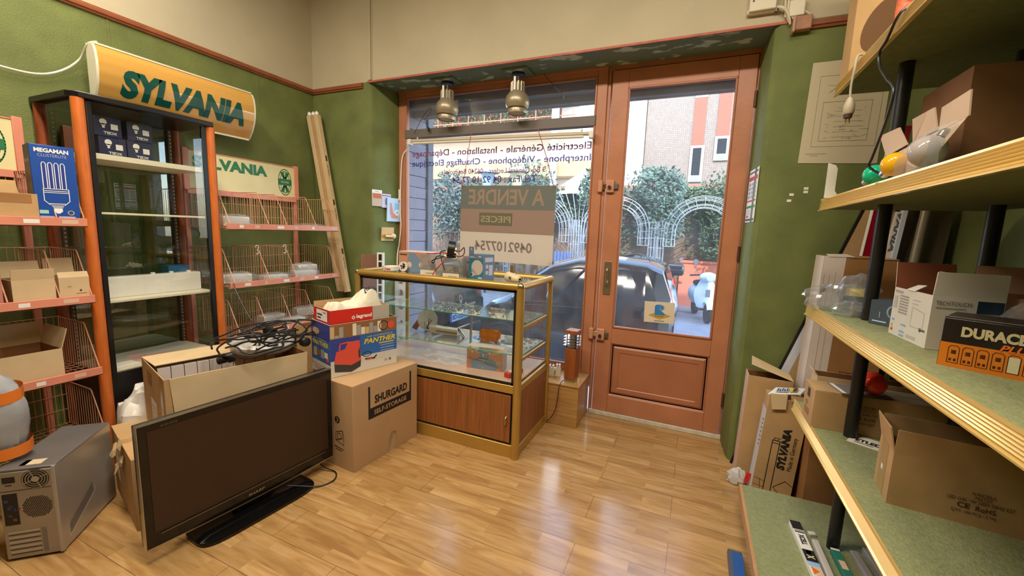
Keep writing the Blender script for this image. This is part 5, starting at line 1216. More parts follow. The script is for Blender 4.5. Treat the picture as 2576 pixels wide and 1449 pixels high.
# second shelf
o = thing('shelf_bracket', 'white curved metal bracket standing at the far end of the second shelf', 'bracket', (.530, 2.275, S2))
MB().prism([(-.030, 0, 0), (.02, 0, 0), (.055, 0, .0), (.055, 0, .006), (.018, 0, .012), (.006, 0, .03), (.006, 0, .125), (-.002, 0, .14), (-.030, 0, .15)], (0, .004, 0)).build('plate', mat('white_metal', 'd9d3c4', .4), o)
def colour_bulb(label, loc, r, m, tilt, holder=WHITE):
    o = thing('globe_bulb', label, 'light bulb', loc)
    MB().at((0, 0, 0), tilt[2], tilt[0], tilt[1]).lathe([(.0, r)] + [(r * math.sin(a), r * math.cos(a)) for a in [pi * k / 16 for k in range(1, 14)]] + [(r * .42, -r * .95), (r * .40, -r * 1.05)], 26, cap=False).build('globe', m, o, smooth=60)
    MB().at((0, 0, 0), tilt[2], tilt[0], tilt[1]).lathe([(r * .40, -r * 1.02), (r * .38, -r * 1.5), (r * .2, -r * 1.6), (.001, -r * 1.62)], 18).build('cap', CHROME if holder is WHITE else holder, o)
    return o
colour_bulb('glossy green globe bulb on the second shelf', (.552, 1.885, S2 + .046), .034, mat('green_bulb', '12b081', .12), (1.1, 0, .2))
colour_bulb('glossy yellow globe bulb in clear plastic on the second shelf', (.556, 1.735, S2 + .058), .037, mat('yellow_bulb', 'e0a91a', .12), (1.1, 0, .2))
MB_ = MB(); MB_.box(-.045, .045, -.08, .08, 0, .003)
bl = MB_.build('plastic_card', mat('pale_blister_card', 'cfc0a4', .4), loc=(.572, 1.79, S2 + .001)); bl.rotation_euler = (0, -.06, -.2)
tag(bl, 'pale blister card lying under the yellow globe bulb', 'card')
o = thing('torn_bulb_pack', 'torn pale card pack with three raised flaps and a clear globe bulb, second shelf', 'packaging', (.58, 1.70, S2))
PC = mat('pale_pink_card', 'cdb096', .7, var=.05)
def flapq(q):
    q = [Vector((a - .58, b - 1.70, c - S2)) for a, b, c in q]; MB().prism(q, (.004, 0, 0)).build('flap', PC, o)
flapq([(.585, 2.00, 1.845), (.600, 1.885, 1.848), (.600, 1.80, 1.775), (.590, 1.93, 1.760)])
flapq([(.600, 1.79, 1.851), (.600, 1.655, 1.851), (.600, 1.62, 1.785), (.597, 1.75, 1.765)])
flapq([(.600, 1.61, 1.838), (.600, 1.475, 1.846), (.600, 1.465, 1.780), (.598, 1.60, 1.770)])
MB().prism([Vector((a - .58, b - 1.70, c - S2)) for a, b, c in ((.600, 1.93, 1.760), (.600, 1.465, 1.780), (.545, 1.52, 1.650), (.590, 1.80, 1.650))], (.003, 0, .002)).build('backing_card', PC, o)
MB().grid(lambda i, j: (.0 - .035 + .045 * j - .02 * math.sin(pi * j), -.27 + .27 * i, .004 + .125 * j + .03 * math.sin(pi * i) * math.sin(pi * j) + .004 * math.sin(17 * i + 9 * j)), 16, 10).build('clear_blister', FILM, o)
MB().ball((-.022, -.165, .062), .042, 24).build('clear_bulb', mat('violet_grey_bulb', 'aba09c', .08), o)
MB().at((.006, -.165, .104), 0, 0, .5).lathe([(.014, -.008), (.015, .006), (.010, .014)], 16).build('bulb_cap', mat('bulb_metal', '9c958a', .25, metal=.7), o)
carton('large_brown_carton', 'large brown carton toned dark for shelf shade, at the back of the second shelf', (.945, 1.86, S2), 0, .50, .30, .33, mat('shaded_brown_cardboard', '7d5430', .85, var=.1), {}, inside=CARD_IN)  # body colour darkened for the shade under the shelf above

# third shelf
DB = mat('dark_blue_grey_box', '47525c', .45, var=.08)
o = thing('plastic_bag', 'crinkled clear plastic bag with yellow tape rolls at the far end of the third shelf', 'bag', (.62, 2.25, S3))
b = MB(); lump((-.02, .0, .05), (.13, .07, .07), 41, 34, .22, mb=b, floor=.002); lump((.05, .02, .09), (.07, .06, .075), 47, 26, .25, mb=b, floor=.002)
b.build('bag_film', FILM, o, smooth=12)
MB().lathe([(.022, 0), (.045, 0), (.045, .03), (.022, .03)], 24).build('tape_roll', mat('yellow_tape_roll', 'd6c27c', .4), o, loc=(.045, -.01, .075))
carton('small_dark_box', 'small dark blue grey box behind the plastic bag on the third shelf', (.70, 2.24, S3), -.3, .17, .08, .072, DB, closed=True)
o = thing('small_part_bag', 'small clear bag with a metal coupling, at the foot of the front post', 'bag', (.615, 2.105, S3))
lump((0, 0, .028), (.075, .035, .036), 53, 28, .25, floor=.002).build('bag_film', FILM, o, smooth=12)
MB().lathe([(.012, -.03), (.022, -.028), (.022, .02), (.016, .03)], 16, axis='X').build('coupling', mat('beige_metal', 'b5a794', .3, metal=.5), o, loc=(.02, 0, .026))
w, d, h = .11, .10, .092
o = carton('bulb_box', 'dark blue bulb box with a pale ring print, between the post and white carton', (.700, 1.965, S3), -.9, w, d, h, DB, closed=True)
F = face('front', w, d, h)
printed(o, lambda b: (b.ring(F, (.082, .056), .022, .006, 0), b.patch(F, .012, .012, .06, .017, 0), b.line(F, [(.035, .03), (.035, .05)], .002, 0)), [mat('pale_blue', 'b8cfe0', .5)])
w, d, h = .228, .155, .158
WC = mat('white_carton', 'd9d2c4', .5, var=.03)
o = carton('white_lamp_carton', 'open white lamp carton with printed product pictures on the third shelf', (.633 + .0775, 1.687 + .002, S3 + .001), -pi / 2 + .035, w, d, h, WC, {'right': (.068, 2), 'left': (.085, 12)}, inside=mat('red_brown_board', '85492a', .85))
F = face('front', w, d, h); FR = face('right', w, d, h)
def fn(b):
    b.text(F, 'TECHTOUCH', .010, .142, .062, .150, 0); b.patch(F, .008, .09, .030, .132, 2)
    for k in range(7): b.patch(F, .045, .078 + k * .009, .10, .083 + k * .009, 1)
    b.patch(F, .125, .13, .17, .133, 2); b.patch(F, .125, .118, .16, .121, 2); b.line(F, [(.13, .05), (.13, .11), (.20, .10), (.20, .05)], .0015, 2, closed=True)
    b.patch(F, .012, .048, .030, .055, 3)
    for k, m in enumerate((4, 5, 6)): b.patch(F, .012, .030 - k * .008, .020 + k * .003, .037 - k * .008, m)
    b.patch(F, .075, .040, .105, .046, 3); b.patch(F, .07, .018, .10, .024, 3); b.patch(F, .07, .006, .10, .012, 3); b.patch(F, .115, .01, .17, .02, 2); b.patch(F, .185, .045, .215, .051, 0); b.ring(F, (.19, .048), .005, .002, 0)
    b.text(FR, 'TECHTOUCH', .008, .132, .085, .144, 0); b.line(FR, [(.01, .124), (.075, .124)], .002, 0)
    b.patch(FR, .098, .115, .153, .150, 7)
printed(o, fn, [mat('slate_ink', '55585e', .6), mat('lamp_stripe', '9b9890', .6), mat('faint_grey', 'bdb6aa', .6), mat('pale_blue_print', '8aa6cf', .6), mat('label_green', '7ab54a', .6), mat('label_yellow', 'e0b83c', .6), mat('label_red', 'd0483a', .6), mat('navy_label', '16324c', .5)])
MB().prism([(-.03, -.080, .158), (.02, -.080, .158), (.02, -.055, .176), (-.03, -.055, .172)], (0, .001, .003)).build('tuck_flap', WC, o)
w, d, h = .205, .14, .126
ORB = mat('battery_orange', 'd97a1c', .4); BKB = mat('battery_black', '241c1a', .35)
o = carton('battery_carton', 'black and orange battery display carton on the third shelf', (.591 + .0876 + .0364, 1.387 - .0533 + .0599, S3), math.radians(-31.3), w, d, h, BKB, closed=True)
F = face('front', w, d, h); L = face('left', w, d, h)
def fn(b):
    b.patch(F, 0, 0, w, .062, 0); b.patch(L, 0, 0, d, .062, 0); b.text(F, 'DURACELL', .033, .080, .165, .106, 1, bold=.05); b.text(F, 'PLUS', .098, .060, .155, .076, 3, bold=.03, shear=.3, l=.0018)
    for k in range(7):
        u = .016 + k * .0245; b.line(F, [(u, .012), (u + .019, .012), (u + .019, .050), (u + .015, .055), (u + .004, .055), (u, .050)], .0014, 2, closed=True)
        if k == 4: b.patch(F, u + .001, .013, u + .018, .05, 4, .0009)
        b.patch(F, u + .005, .034, u + .014, .044, 2); b.patch(F, u + .003, .016, u + .008, .023, 2); b.patch(F, u + .011, .016, u + .016, .023, 2)
    b.patch(face('top', w, d, h), .0, .0, w, .012, 5)
printed(o, fn, [ORB, mat('pale_gold_print', 'cdbf94', .4), mat('dark_outline', '4a2410', .5), mat('bright_orange_print', 'e8722c', .4), mat('pale_label', 'd6cfa8', .5), mat('glossy_wrap', 'a08a74', .15)])
carton('pink_beige_carton', 'open pinkish brown carton at the right edge of the third shelf', (.90, 1.66, S3 + .0), -.2, .22, .18, .165, mat('pinkish_card', 'bf9276', .7, var=.06), {'left': (.10, 58), 'back': (.08, 10)})
o = thing('plastic_bag', 'clear plastic bag of small lamps behind the battery carton', 'bag', (.845, 1.545, S3))
lump((0, 0, .075), (.075, .06, .085), 71, 26, .22, floor=.002).build('bag_film', FILM, o, smooth=12)
for x, y, z in ((-.03, -.01, .03), (.02, .01, .05), (-.01, -.02, .09)): MB().at((x, y, z), x * 30, 1.1).lathe([(.008, -.02), (.010, .0), (.022, .02), (.018, .03)], 14, cap=True).build('small_lamp', WHITE, o)
carton('grey_open_carton', 'grey open carton behind the white lamp carton on the third shelf', (.93, 2.22, S3), 0, .16, .14, .17, mat('grey_card', '857c74', .6), {})
o = thing('torn_paper', 'white pointed piece of torn paper standing behind the white lamp carton', 'paper', (.865, 2.12, S3))
MB().prism([(-.035, 0, 0), (.03, 0, 0), (.032, .004, .10), (.020, .01, .235), (-.01, .004, .10)], (0, .002, 0)).build('sheet', PAPER, o)
carton('small_blue_box', 'small pale blue box standing at the back of the third shelf', (1.04, 2.12, S3), 0, .05, .06, .19, mat('pale_blue_card', '8fb4de', .5), closed=True)

# fourth shelf
w, d, h = .455, .152, .165
o = carton('long_open_carton', 'long open brown carton with raised flaps at the front of the fourth shelf', (.838, 1.604, S4), -.157 + .04, w, d, h, CARD, {'front': (.075, 3), 'left': (.078, 12), 'back': (.07, 4)})
F = face('front', w, d, h); L = face('left', w, d, h)
printed(o, lambda b: (b.text(F, 'XXCELL', .175, .094, .225, .103, 0), b.text(F, '701727', .182, .083, .218, .091, 0), b.text(F, 'LED G45 1W 230V 50HZ E27', .128, .070, .262, .080, 0), b.text(F, 'CE', .150, .050, .176, .066, 0, bold=.02), b.text(F, 'RoHS', .188, .049, .228, .064, 0, bold=.01), b.text(F, 'QTY: 100 PCS / CTN', .140, .033, .230, .043, 0), None), [INKB])
printed(o, lambda b: (b.patch(L, .03, .0, .10, .165, 1, .0006), b.patch(L, .055, .07, .075, .088, 0, .0012)), [PAPER, TAPE], 'side_tape')
w, d, h = .43, .150, .168
o = carton('printed_carton', 'long closed brown carton with printed marks behind the front post, fourth shelf', (.516 + w / 2, 2.078 + d / 2, S4), .01, w, d, h, CARD, closed=True)
F = face('front', w, d, h); L = face('left', w, d, h)
printed(o, lambda b: (b.text(F, 'XXCELL', .155, .118, .225, .128, 0), b.text(F, '701727', .17, .104, .215, .113, 0), b.text(F, 'LED G45 1W', .14, .088, .22, .098, 0), b.text(F, 'CE', .14, .066, .168, .080, 0, bold=.02), b.text(F, 'RoHS', .178, .066, .215, .080, 0), b.text(F, '220-240V E27', .13, .048, .215, .058, 0), None), [INKB])
printed(o, lambda b: (b.patch(L, .05, .11, .09, .15, 0), b.text(L, 'CE', .04, .07, .07, .09, 0), b.patch(L, .03, .03, .1, .06, 1)), [INKB, CARD_D], 'side_printing')
carton('brown_carton', 'slim brown carton behind the printed carton on the fourth shelf', (.565 + .17, 2.315, S4), 0, .34, .10, .178, CARD_L, {'left': (.02, 40)})
o = thing('blister_card', 'grey blister card under the red globe bulb on the printed carton', 'card', (.685, 2.145, S4 + .1695), .15)
MB().box(-.09, .09, -.065, .065, 0, .003).build('card', mat('grey_blister', '8d8a86', .25, metal=.2), o)
MB().box(-.085, -.07, -.06, .06, .003, .0035).build('print_band', PAPER, o)
colour_bulb('glossy red globe bulb lying on the printed carton, fourth shelf', (.722, 2.125, S4 + .168 + .050), .046, mat('red_bulb', 'ff4526', .10), (0, 1.2, .5), mat('bulb_metal', '9c958a', .25, metal=.7))
sheet('printed_leaflet', 'white printed leaflet sticking out from under the printed carton', 'leaflet', (.695, 2.015, S4), .11, .10, .002, -.5, PAPER, lambda b, F: (b.text(F, 'ETLED', .02, .03, .1, .06, 0, bold=.04), b.patch(F, .02, .015, .08, .02, 0)), [INK])

# bottom shelf
o = thing('led_strip_pack', 'white and black printed light tube pack on the bottom shelf', 'package', (.537, 1.925, S5), math.radians(93.5))
w, d, h = .43, .042, .026
MB().box(-w / 2, w / 2, -d / 2, d / 2, 0, h).build('carton', PAPER, o, bevel=.002)
F = face('top', w, d, h)
FT = F @ Matrix.Translation((w, d, 0)) @ Matrix.Rotation(pi, 4, 'Z')
printed(o, lambda b: (b.patch(FT, 0, 0, .06, d, 0), b.text(FT, 'XCELL', .095, .010, .16, .032, 0, bold=.04), b.patch(FT, .19, 0, .26, d, 0), b.patch(FT, .195, .012, .215, .03, 1), b.text(FT, 'X', .222, .008, .245, .034, 2, bold=.05, l=.0018), b.patch(FT, .262, 0, .285, d, 3), b.patch(FT, .285, .004, .335, d - .004, 4), b.poly(FT, [(.29, .006), (.33, .006), (.31, .03)], 5, .0014), b.patch(FT, .345, 0, .43, d, 0), b.text(FT, 'C', .36, .010, .378, .034, 2, l=.0016), b.patch(FT, .066, .003, .07, d - .003, 0), b.patch(FT, .075, .003, .082, d - .003, 0)), [INK, mat('label_green', '7ab54a', .6), mat('cream_ring', 'e0dca0', .5), mat('sky_print', '8fc0ea', .5), mat('peach_print', 'e6c09a', .5), mat('bright_orange_print', 'e8722c', .4)])
STK = mat('pale_tube_sleeve', 'cdc2b6', .5)
for (x, y, L, rz, w, m, lb) in ((.588, 1.835, .42, 1.60, .026, STK, 'pale pinkish tube sleeve beside the black and white pack on the bottom shelf'), (.735, 1.83, .42, 1.66, .030, mat('grey_tube_sleeve', 'a39c96', .4), 'left grey tube sleeve of the pair right of the post, bottom shelf'), (.790, 1.865, .44, 1.66, .030, mat('grey_tube_sleeve', 'a39c96', .4), 'right grey tube sleeve of the pair right of the post, bottom shelf')):
    o = thing('tube_sleeve', lb, 'package', (x, y, S5), rz, 'tube sleeves on the bottom shelf')
    MB().box(-L / 2, L / 2, -w / 2, w / 2, 0, .024).build('sleeve', m, o, bevel=.004)
o = thing('green_tube_pack', 'green printed tube pack at the foot of the front post, bottom shelf', 'package', (.655, 1.80, S5), 1.62)
MB().box(-.215, .215, -.016, .016, 0, .024).build('carton', mat('teal_green_card', '2f7d66', .45), o, bevel=.002)
FT = face('top', .43, .032, .024) @ Matrix.Translation((.43, .032, 0)) @ Matrix.Rotation(pi, 4, 'Z')
printed(o, lambda b: (b.patch(FT, .07, .006, .12, .028, 0), b.patch(FT, 0, 0, .012, .032, 1), b.text(FT, 'LED', .2, .008, .25, .024, 1)), [mat('peach_print', 'e6c09a', .5), PAPER])
tag(MB().box(-.014, .014, -.011, .011, 0, .012).build('plastic_tile', mat('white_tile', 'd6d6c8', .4), loc=(.585, 2.105, S5), rz=.3, bevel=.002), 'tiny white plastic square on the bottom shelf carpet', 'tile')
sheet('floor_mat', 'blue mat with a grey rim on the floor beside the bottom shelf', 'mat', (.285, 1.80, 0), .06, .44, .03, .0, mat('dark_grey_rim', '4a5058', .5), lambda b, F: b.patch(F, .016, .02, .06, .42, 0), [mat('blue_mat', '1f4f92', .5)])

# ------------------------------------------------------------------ things leaning between the shelves and the window wall
def lean(name, label, cat, x, y, w, d, h, deg, m, fl=None, closed=True, rz=0):
    return carton(name, label, (x + w / 2, y + d / 2, 0), rz, w, d, h, m, fl, closed=closed, cat=cat, ry=math.radians(deg))
w, d, h = .19, .12, .60
o = lean('tube_lamp_carton', 'tall brown tube carton with black lettering and torn top, leaning by the shelves', 'carton', .402, 2.565, w, d, h, 3.5, CARD)
F = face('front', w, d, h); L = face('left', w, d, h)
Fr = F @ Matrix.Translation((w, 0, 0)) @ Matrix.Rotation(pi / 2, 4, 'Z')
def fn(b):
    b.text(Fr, 'SYLVANIA', .20, .055, .44, .095, 0, bold=.06, shear=.15); b.text(Fr, 'Made in Germany', .205, .018, .40, .045, 0)
    b.line(F, [(.055, .03), (.055, .36), (.09, .36), (.09, .03)], .004, 0); b.line(F, [(.055, .345), (.095, .345)], .003, 0)
    for u in (.062, .08): b.line(F, [(u, .36), (u, .375), (u + .012, .375)], .003, 0)
    for k in range(3): b.line(F, [(.005, .12 - .04 * k), (.055, .11 - .035 * k)], .002, 1)
    b.line(F, [(.03, .12), (.04, .04)], .002, 1); b.line(F, [(.10, .09), (.15, .14), (.185, .12)], .003, 0); b.line(F, [(.10, .09), (.16, .03)], .003, 0)
    b.patch(L, .0, .0, d, .52, 2, .0008)
    for k in range(7): b.line(L, [(.07, .30 + k * .025), (.10, .305 + k * .025)], .006, 0, .0014)
printed(o, fn, [INK, INKB, mat('grey_white_paper', 'c6c1ba', .7)])
MB().prism([(-.105, -.066, h + .01), (.04, -.066, h + .045), (.09, .05, h + .05), (-.05, .055, h + .02)], (0, 0, .004)).build('torn_label', PAPER, o)
FL_ = frame((-.075, -.062, h + .0222), (1, 0, .24), (.3, 1, .05)); b = MB()
b.patch(FL_, .0, .02, .06, .095, 0, .004); b.patch(FL_, .065, .02, .10, .095, 1, .004); b.patch(FL_, .08, .025, .098, .09, 2, .0046)
for k in range(5): b.patch(FL_, .006 + k * .011, .03, .013 + k * .011, .085 - .02 * (k % 2), 2 if k % 2 else 3, .0046)
b.build('label_printing', [mat('label_pale', 'c9cbd2', .5), mat('label_yellow', 'e0b83c', .6), DGREY, mat('slate_ink', '55585e', .6)], o, smooth=0)
MB().prism([(-.095, -.064, h + .02), (-.015, -.064, h + .03), (-.012, -.070, h - .05), (-.075, -.070, h - .065)], (0, -.004, 0)).build('torn_flap', CARD_L, o)
MB().prism([(.0, -.064, h + .03), (.07, -.064, h + .035), (.065, -.070, h - .0), (.005, -.070, h + .002)], (0, -.004, 0)).build('torn_flap', CARD, o)
w, d, h = .225, .13, .655
o = lean('open_tall_carton', 'tall open brown carton with a lifted lid, leaning at the corner of the door reveal', 'carton', .338, 2.735, w, d, h, 1.2, CARD, None, closed=False)
MB().prism([(-w / 2 + .01, -d / 2 + .02, h + .062), (w / 2, -d / 2, h + .002), (w / 2, d / 2, h + .006), (-w / 2 + .02, d / 2, h + .085)], (0, .004, .003)).build('lid', CARD_L, o)
MB().box(-w / 2 - .001, -w / 2, -d / 2, d / 2, 0, h).build('pale_side', mat('pinkish_card_side', 'cfae96', .7), o)
for x in (-.05, -.02): MB().lathe([(.010, h - .05), (.010, h - .012)], 12).build('dark_cap', DGREY, o, loc=(x, -.02, 0))
lean('plain_brown_carton', 'plain brown carton standing under the fourth shelf behind the shelf end', 'carton', .625, 2.47, .30, .20, .50, 0, CARD_D)
w, d, h = .315, .17, 1.375
o = lean('white_tube_carton', 'very tall white and brown carton with torn top, leaning behind the shelf end', 'carton', .600, 2.70, w, d, h, 1.3, CARD_D)
F = face('front', w, d, h); L = face('left', w, d, h)
PW = mat('pinkish_white_print', 'd9c9bd', .6, var=.05)
printed(o, lambda b: (b.patch(F, 0, 0, .095, h, 0), b.patch(L, 0, 0, d, h, 0), b.line(F, [(.035, .02), (.035, h - .1)], .003, 1), b.line(F, [(.06, .02), (.06, h - .08)], .005, 2),
    b.poly(F, [(.004, 1.17), (.03, 1.19), (.026, 1.22), (.006, 1.21)], 3), b.line(F, [(.012, 1.05), (.012, 1.28)], .003, 1), *[b.line(F, [(.15 + k * .04, .72), (.185 + k * .04, .72), (.185 + k * .04, .76), (.15 + k * .04, .76)], .0025, 3, closed=True) for k in range(3)], *[b.disc(F, (.167 + k * .04, .74), .008, 3) for k in range(3)], b.disc(F, (.17, .66), .006, 3), b.line(F, [(.15, .64), (.24, .64)], .0025, 3)), [PW, mat('faint_line', 'b5a396', .6), mat('pale_card', 'c6b3a4', .6), INKB])
for k in range(3): MB().prism([(-w / 2 + .02 + .09 * k, -d / 2 - .003, h - .004), (-w / 2 + .13 + .09 * k, -d / 2 - .003, h + .002), (-w / 2 + .12 + .09 * k, .02, h + .012 - .003 * k), (-w / 2 + .03 + .09 * k, .02, h + .006)], (0, 0, .003)).build('torn_flap', [PW, CARD_D, CARD][k], o)
def plank(name, label, cat, x0, x1, y, w, z1, m, th=.018):
    a = Vector((x0, y, .0)); b = Vector((x1, y, z1)); z = (b - a).normalized(); yv = Vector((0, 1, 0)); x = yv.cross(z)
    o = thing(name, label, cat)
    mm = Matrix((x, yv, z)).transposed().to_4x4(); mm.translation = a + x * 0; o.matrix_world = mm
    L = (b - a).length
    MB().box(0, w, -th / 2, th / 2, .0, L).build('board', m, o, bevel=.002)
    return o, L
o, L = plank('leaning_board', 'long brown board with a white strip, leaning across the corner behind the cartons', 'board', .335, .862, 2.915, .13, 1.73, CARD, .014)
MB().box(-.012, 0, -.009, .009, 0, L).build('dark_edge', BLACK, o); MB().box(.0, .045, -.0085, -.0072, .35, 1.02).build('white_strip', mat('bluish_white_strip', 'c6cbd6', .4), o)
printed(o, lambda b: b.text(frame((0, -.0075, 0), (1, 0, 0), (0, 0, 1)), 'XCELL', .055, .80, .10, .83, 0, l=.001), [INKB])
o, L = plank('red_board', 'dark red glossy panel leaning behind the third shelf', 'panel', .705, .87, 2.80, .070, 2.05, mat('dark_red_gloss', '8a0f22', .15), .02); MB().box(-.006, 0, -.012, .012, 0, L).build('white_edge', WHT, o)
o, L = plank('white_lettered_carton', 'slim white carton with grey lettering, leaning between the red panel and white strip', 'carton', .775, .932, 2.82, .040, 1.62, PW, .05)
MB().box(.040, .052, -.025, .025, 0, L).build('brown_side', CARD_D, o)
FV = frame((0, -.0255, 0), (1, 0, 0), (0, 0, 1)); printed(o, lambda b: b.text(FV @ Matrix.Translation((0, 1.62, 0)) @ Matrix.Rotation(-pi / 2, 4, 'Z'), 'SYLVANIA', -.12, .008, .20, .032, 0, bold=.04, shear=.2), [mat('slate_ink', '55585e', .6)])
plank('white_strip_light', 'narrow bluish white strip leaning beside the lettered carton', 'strip', .845, .985, 2.80, .022, 2.08, mat('bluish_white_strip', 'c6cbd6', .4), .03)
plank('taupe_panel', 'wide dark taupe panel leaning left of the silver tube behind the shelves', 'panel', .880, 1.02, 2.86, .085, 2.10, mat('dark_taupe', '5a4e3a', .5), .02)
o = thing('silver_tube', 'silver grey tube leaning between the two taupe panels', 'tube'); a = Vector((.955, 2.80, 0)); b_ = Vector((1.075, 2.80, 2.09)); M_, L = beam(a, b_, .03, .03); o.matrix_world = Matrix.Translation(a) @ M_
MB().lathe([(.019, 0), (.019, L)], 20).build('tube', mat('silver_tube_metal', 'b5aa98', .3, metal=.6), o)
plank('taupe_panel', 'dark taupe panel leaning right of the silver tube behind the shelves', 'panel', 1.01, 1.085, 2.86, .095, 1.62, mat('dark_taupe', '5a4e3a', .5), .02)
tag(lump((0, 0, .03), (.05, .04, .06), 61, 16, .3, floor=.0).build('crumpled_paper', mat('grey_white_paper', 'c6c1ba', .7), loc=(.345, 2.68, 0), smooth=15), 'crumpled grey white paper on the floor at the foot of the open tall carton', 'paper')
tag(MB().prism([(-.012, 0, 0), (.012, 0, .005), (.022, 0, .06), (-.002, 0, .065)], (0, .01, 0)).build('red_tag', LRED, loc=(.385, 2.62, .045)), 'small bright red tag between the crumpled paper and the lettered tube carton', 'tag')
# ------------------------------------------------------------------ the street outside
GZ = -.38
ASPH = mat('blue_grey_asphalt', '757a82', .85, var=.14, scale=3, bump=.2, bscale=80)
struct(MB().box(-16, 8, 3.40, 40, GZ - .1, GZ), 'ground', ASPH)
PURP = mat('mauve_grey_boards', '77727e', .6, var=.08, scale=3)
SHUT = mat('grey_shutter_box', '85858a', .6, var=.06, scale=4)
STONE = mat('pale_facade_plaster', 'c9bda8', .8)
e = MB()
e.box(-16, -2.74, 3.40, 3.50, GZ, 9.0).box(.345, 8, 3.40, 3.50, GZ, 9.0).box(-2.74, .345, 3.40, 3.50, 2.78, 9.0)  # upper facade is unseen, raised this high to shade the street
e.box(-2.74, .345, 3.30, 3.86, GZ, -.02)
struct(e, 'wall_street', STONE)
e = MB()
for k in range(26): e.box(-2.80, -2.615 + .004 * (k % 2 == 0), 3.36, 3.66, .02 + k * .108, .02 + k * .108 + .102)
struct(e, 'trim_7', PURP)
struct(MB().box(-2.82, -2.595, 3.66, 3.76, GZ, 2.78).box(-2.597, -2.590, 3.665, 3.68, GZ, 2.78), 'trim_8', mat('charcoal_post', '5c5d62', .6, var=.1))
struct(MB().box(-2.74, .345, 3.36, 3.62, 2.56, 2.78).box(-2.74, .345, 3.60, 3.64, 2.53, 2.60).box(-2.74, .345, 3.44, 3.48, 2.50, 2.57), 'trim_9', SHUT, bevel=.01)

CARB = mat('black_car_paint', '0c0e14', .12, coat=1, spec=.8)
CARG = mat('dark_car_glass', '1a2026', .05, spec=.8)
TYRE = mat('tyre_rubber', '1b1b1d', .7)
RIMM = mat('alloy_rim', '9a9ca0', .3, metal=.8)
TAILR = mat('red_tail_light', 'c41c24', .2)
PLATE = mat('plate_white', 'dfe6ea', .4); PLB = mat('plate_blue', '2a5fb8', .4)
def car(name, label, loc, L, Wd, prof, wheels, flip=False):
    """prof: list of (x, z_sill, z_belt, z_top, half width low, half width top) from nose to tail; x along the length"""
    o = thing(name, label, 'car', loc)
    n = len(prof); b = MB(); vs = []
    for (x, zs, zb, zt, w, wt) in prof:
        h = [(w * .90, zs), (w, zs + .16), (w * 1.0, (zs + zb) / 2 + .05), (w * .97, zb), (wt, zt - .05 * (zt > zb + .1)), (wt * .82, zt)]
        vs += [(x, -y, z) for y, z in h] + [(x, y, z) for y, z in reversed(h)]
    k = 12; fs = []
    for i in range(n - 1):
        for j in range(k): fs.append((i * k + j, i * k + (j + 1) % k, (i + 1) * k + (j + 1) % k, (i + 1) * k + j))
    fs += [list(range(k)), [(n - 1) * k + j for j in reversed(range(k))]]
    b.add(vs, fs); body = b.build('body', CARB, o, smooth=40)
    sub = body.modifiers.new('round', 'BEVEL'); sub.width = .02; sub.segments = 2; sub.limit_method = 'ANGLE'; sub.angle_limit = .5
    def side_glass(x0, x1, y, nm='side_window'):
        pts = []
        for x in [x0 + (x1 - x0) * i / 8 for i in range(9)]:
            pts.append(at(x, .08, y))
        for x in [x1 - (x1 - x0) * (.06 + .88 * i / 8) for i in range(9)]: pts.append(at(x, .86, y))
        MB().add(pts, [list(range(len(pts)))]).build(nm, CARG, o, smooth=0)
    def at(x, f, sgn):
        for i in range(n - 1):
            if prof[i][0] <= x <= prof[i + 1][0]:
                t = (x - prof[i][0]) / (prof[i + 1][0] - prof[i][0]); q = [prof[i][j] * (1 - t) + prof[i + 1][j] * t for j in range(6)]; break
        else: q = prof[-1]
        y = q[4] * .97 + (q[5] - q[4] * .97) * f; z = q[2] + (q[3] - .05 - q[2]) * f
        return (x, sgn * (y + .006), z)
    for (cx, r) in wheels:
        for sg in (-1, 1):
            wq = MB().lathe([(r * .62, -.10), (r, -.08), (r, .08), (r * .62, .10)], 28, axis='Y').build('wheel', TYRE, o, loc=(cx, sg * (Wd / 2 - .09), r))
            rm = MB().lathe([(r * .60, -.02), (r * .60, .03)], 24, axis='Y')
            for s in range(7):
                a = 2 * pi * s / 7; rm.at((0, sg * .04, 0)).rod((r * .12 * math.cos(a), 0, r * .12 * math.sin(a)), (r * .58 * math.cos(a), 0, r * .58 * math.sin(a)), .022, 6)
            rm.build('rim', RIMM, wq, loc=(0, sg * .065, 0))
            MB().tube([(cx + (r + .035) * math.cos(a), sg * (Wd / 2 - .012), r + (r + .035) * math.sin(a)) for a in [pi * i / 14 for i in range(15)]], .022, 8).build('wheel_arch', BLACK, o)
    return o, side_glass, at
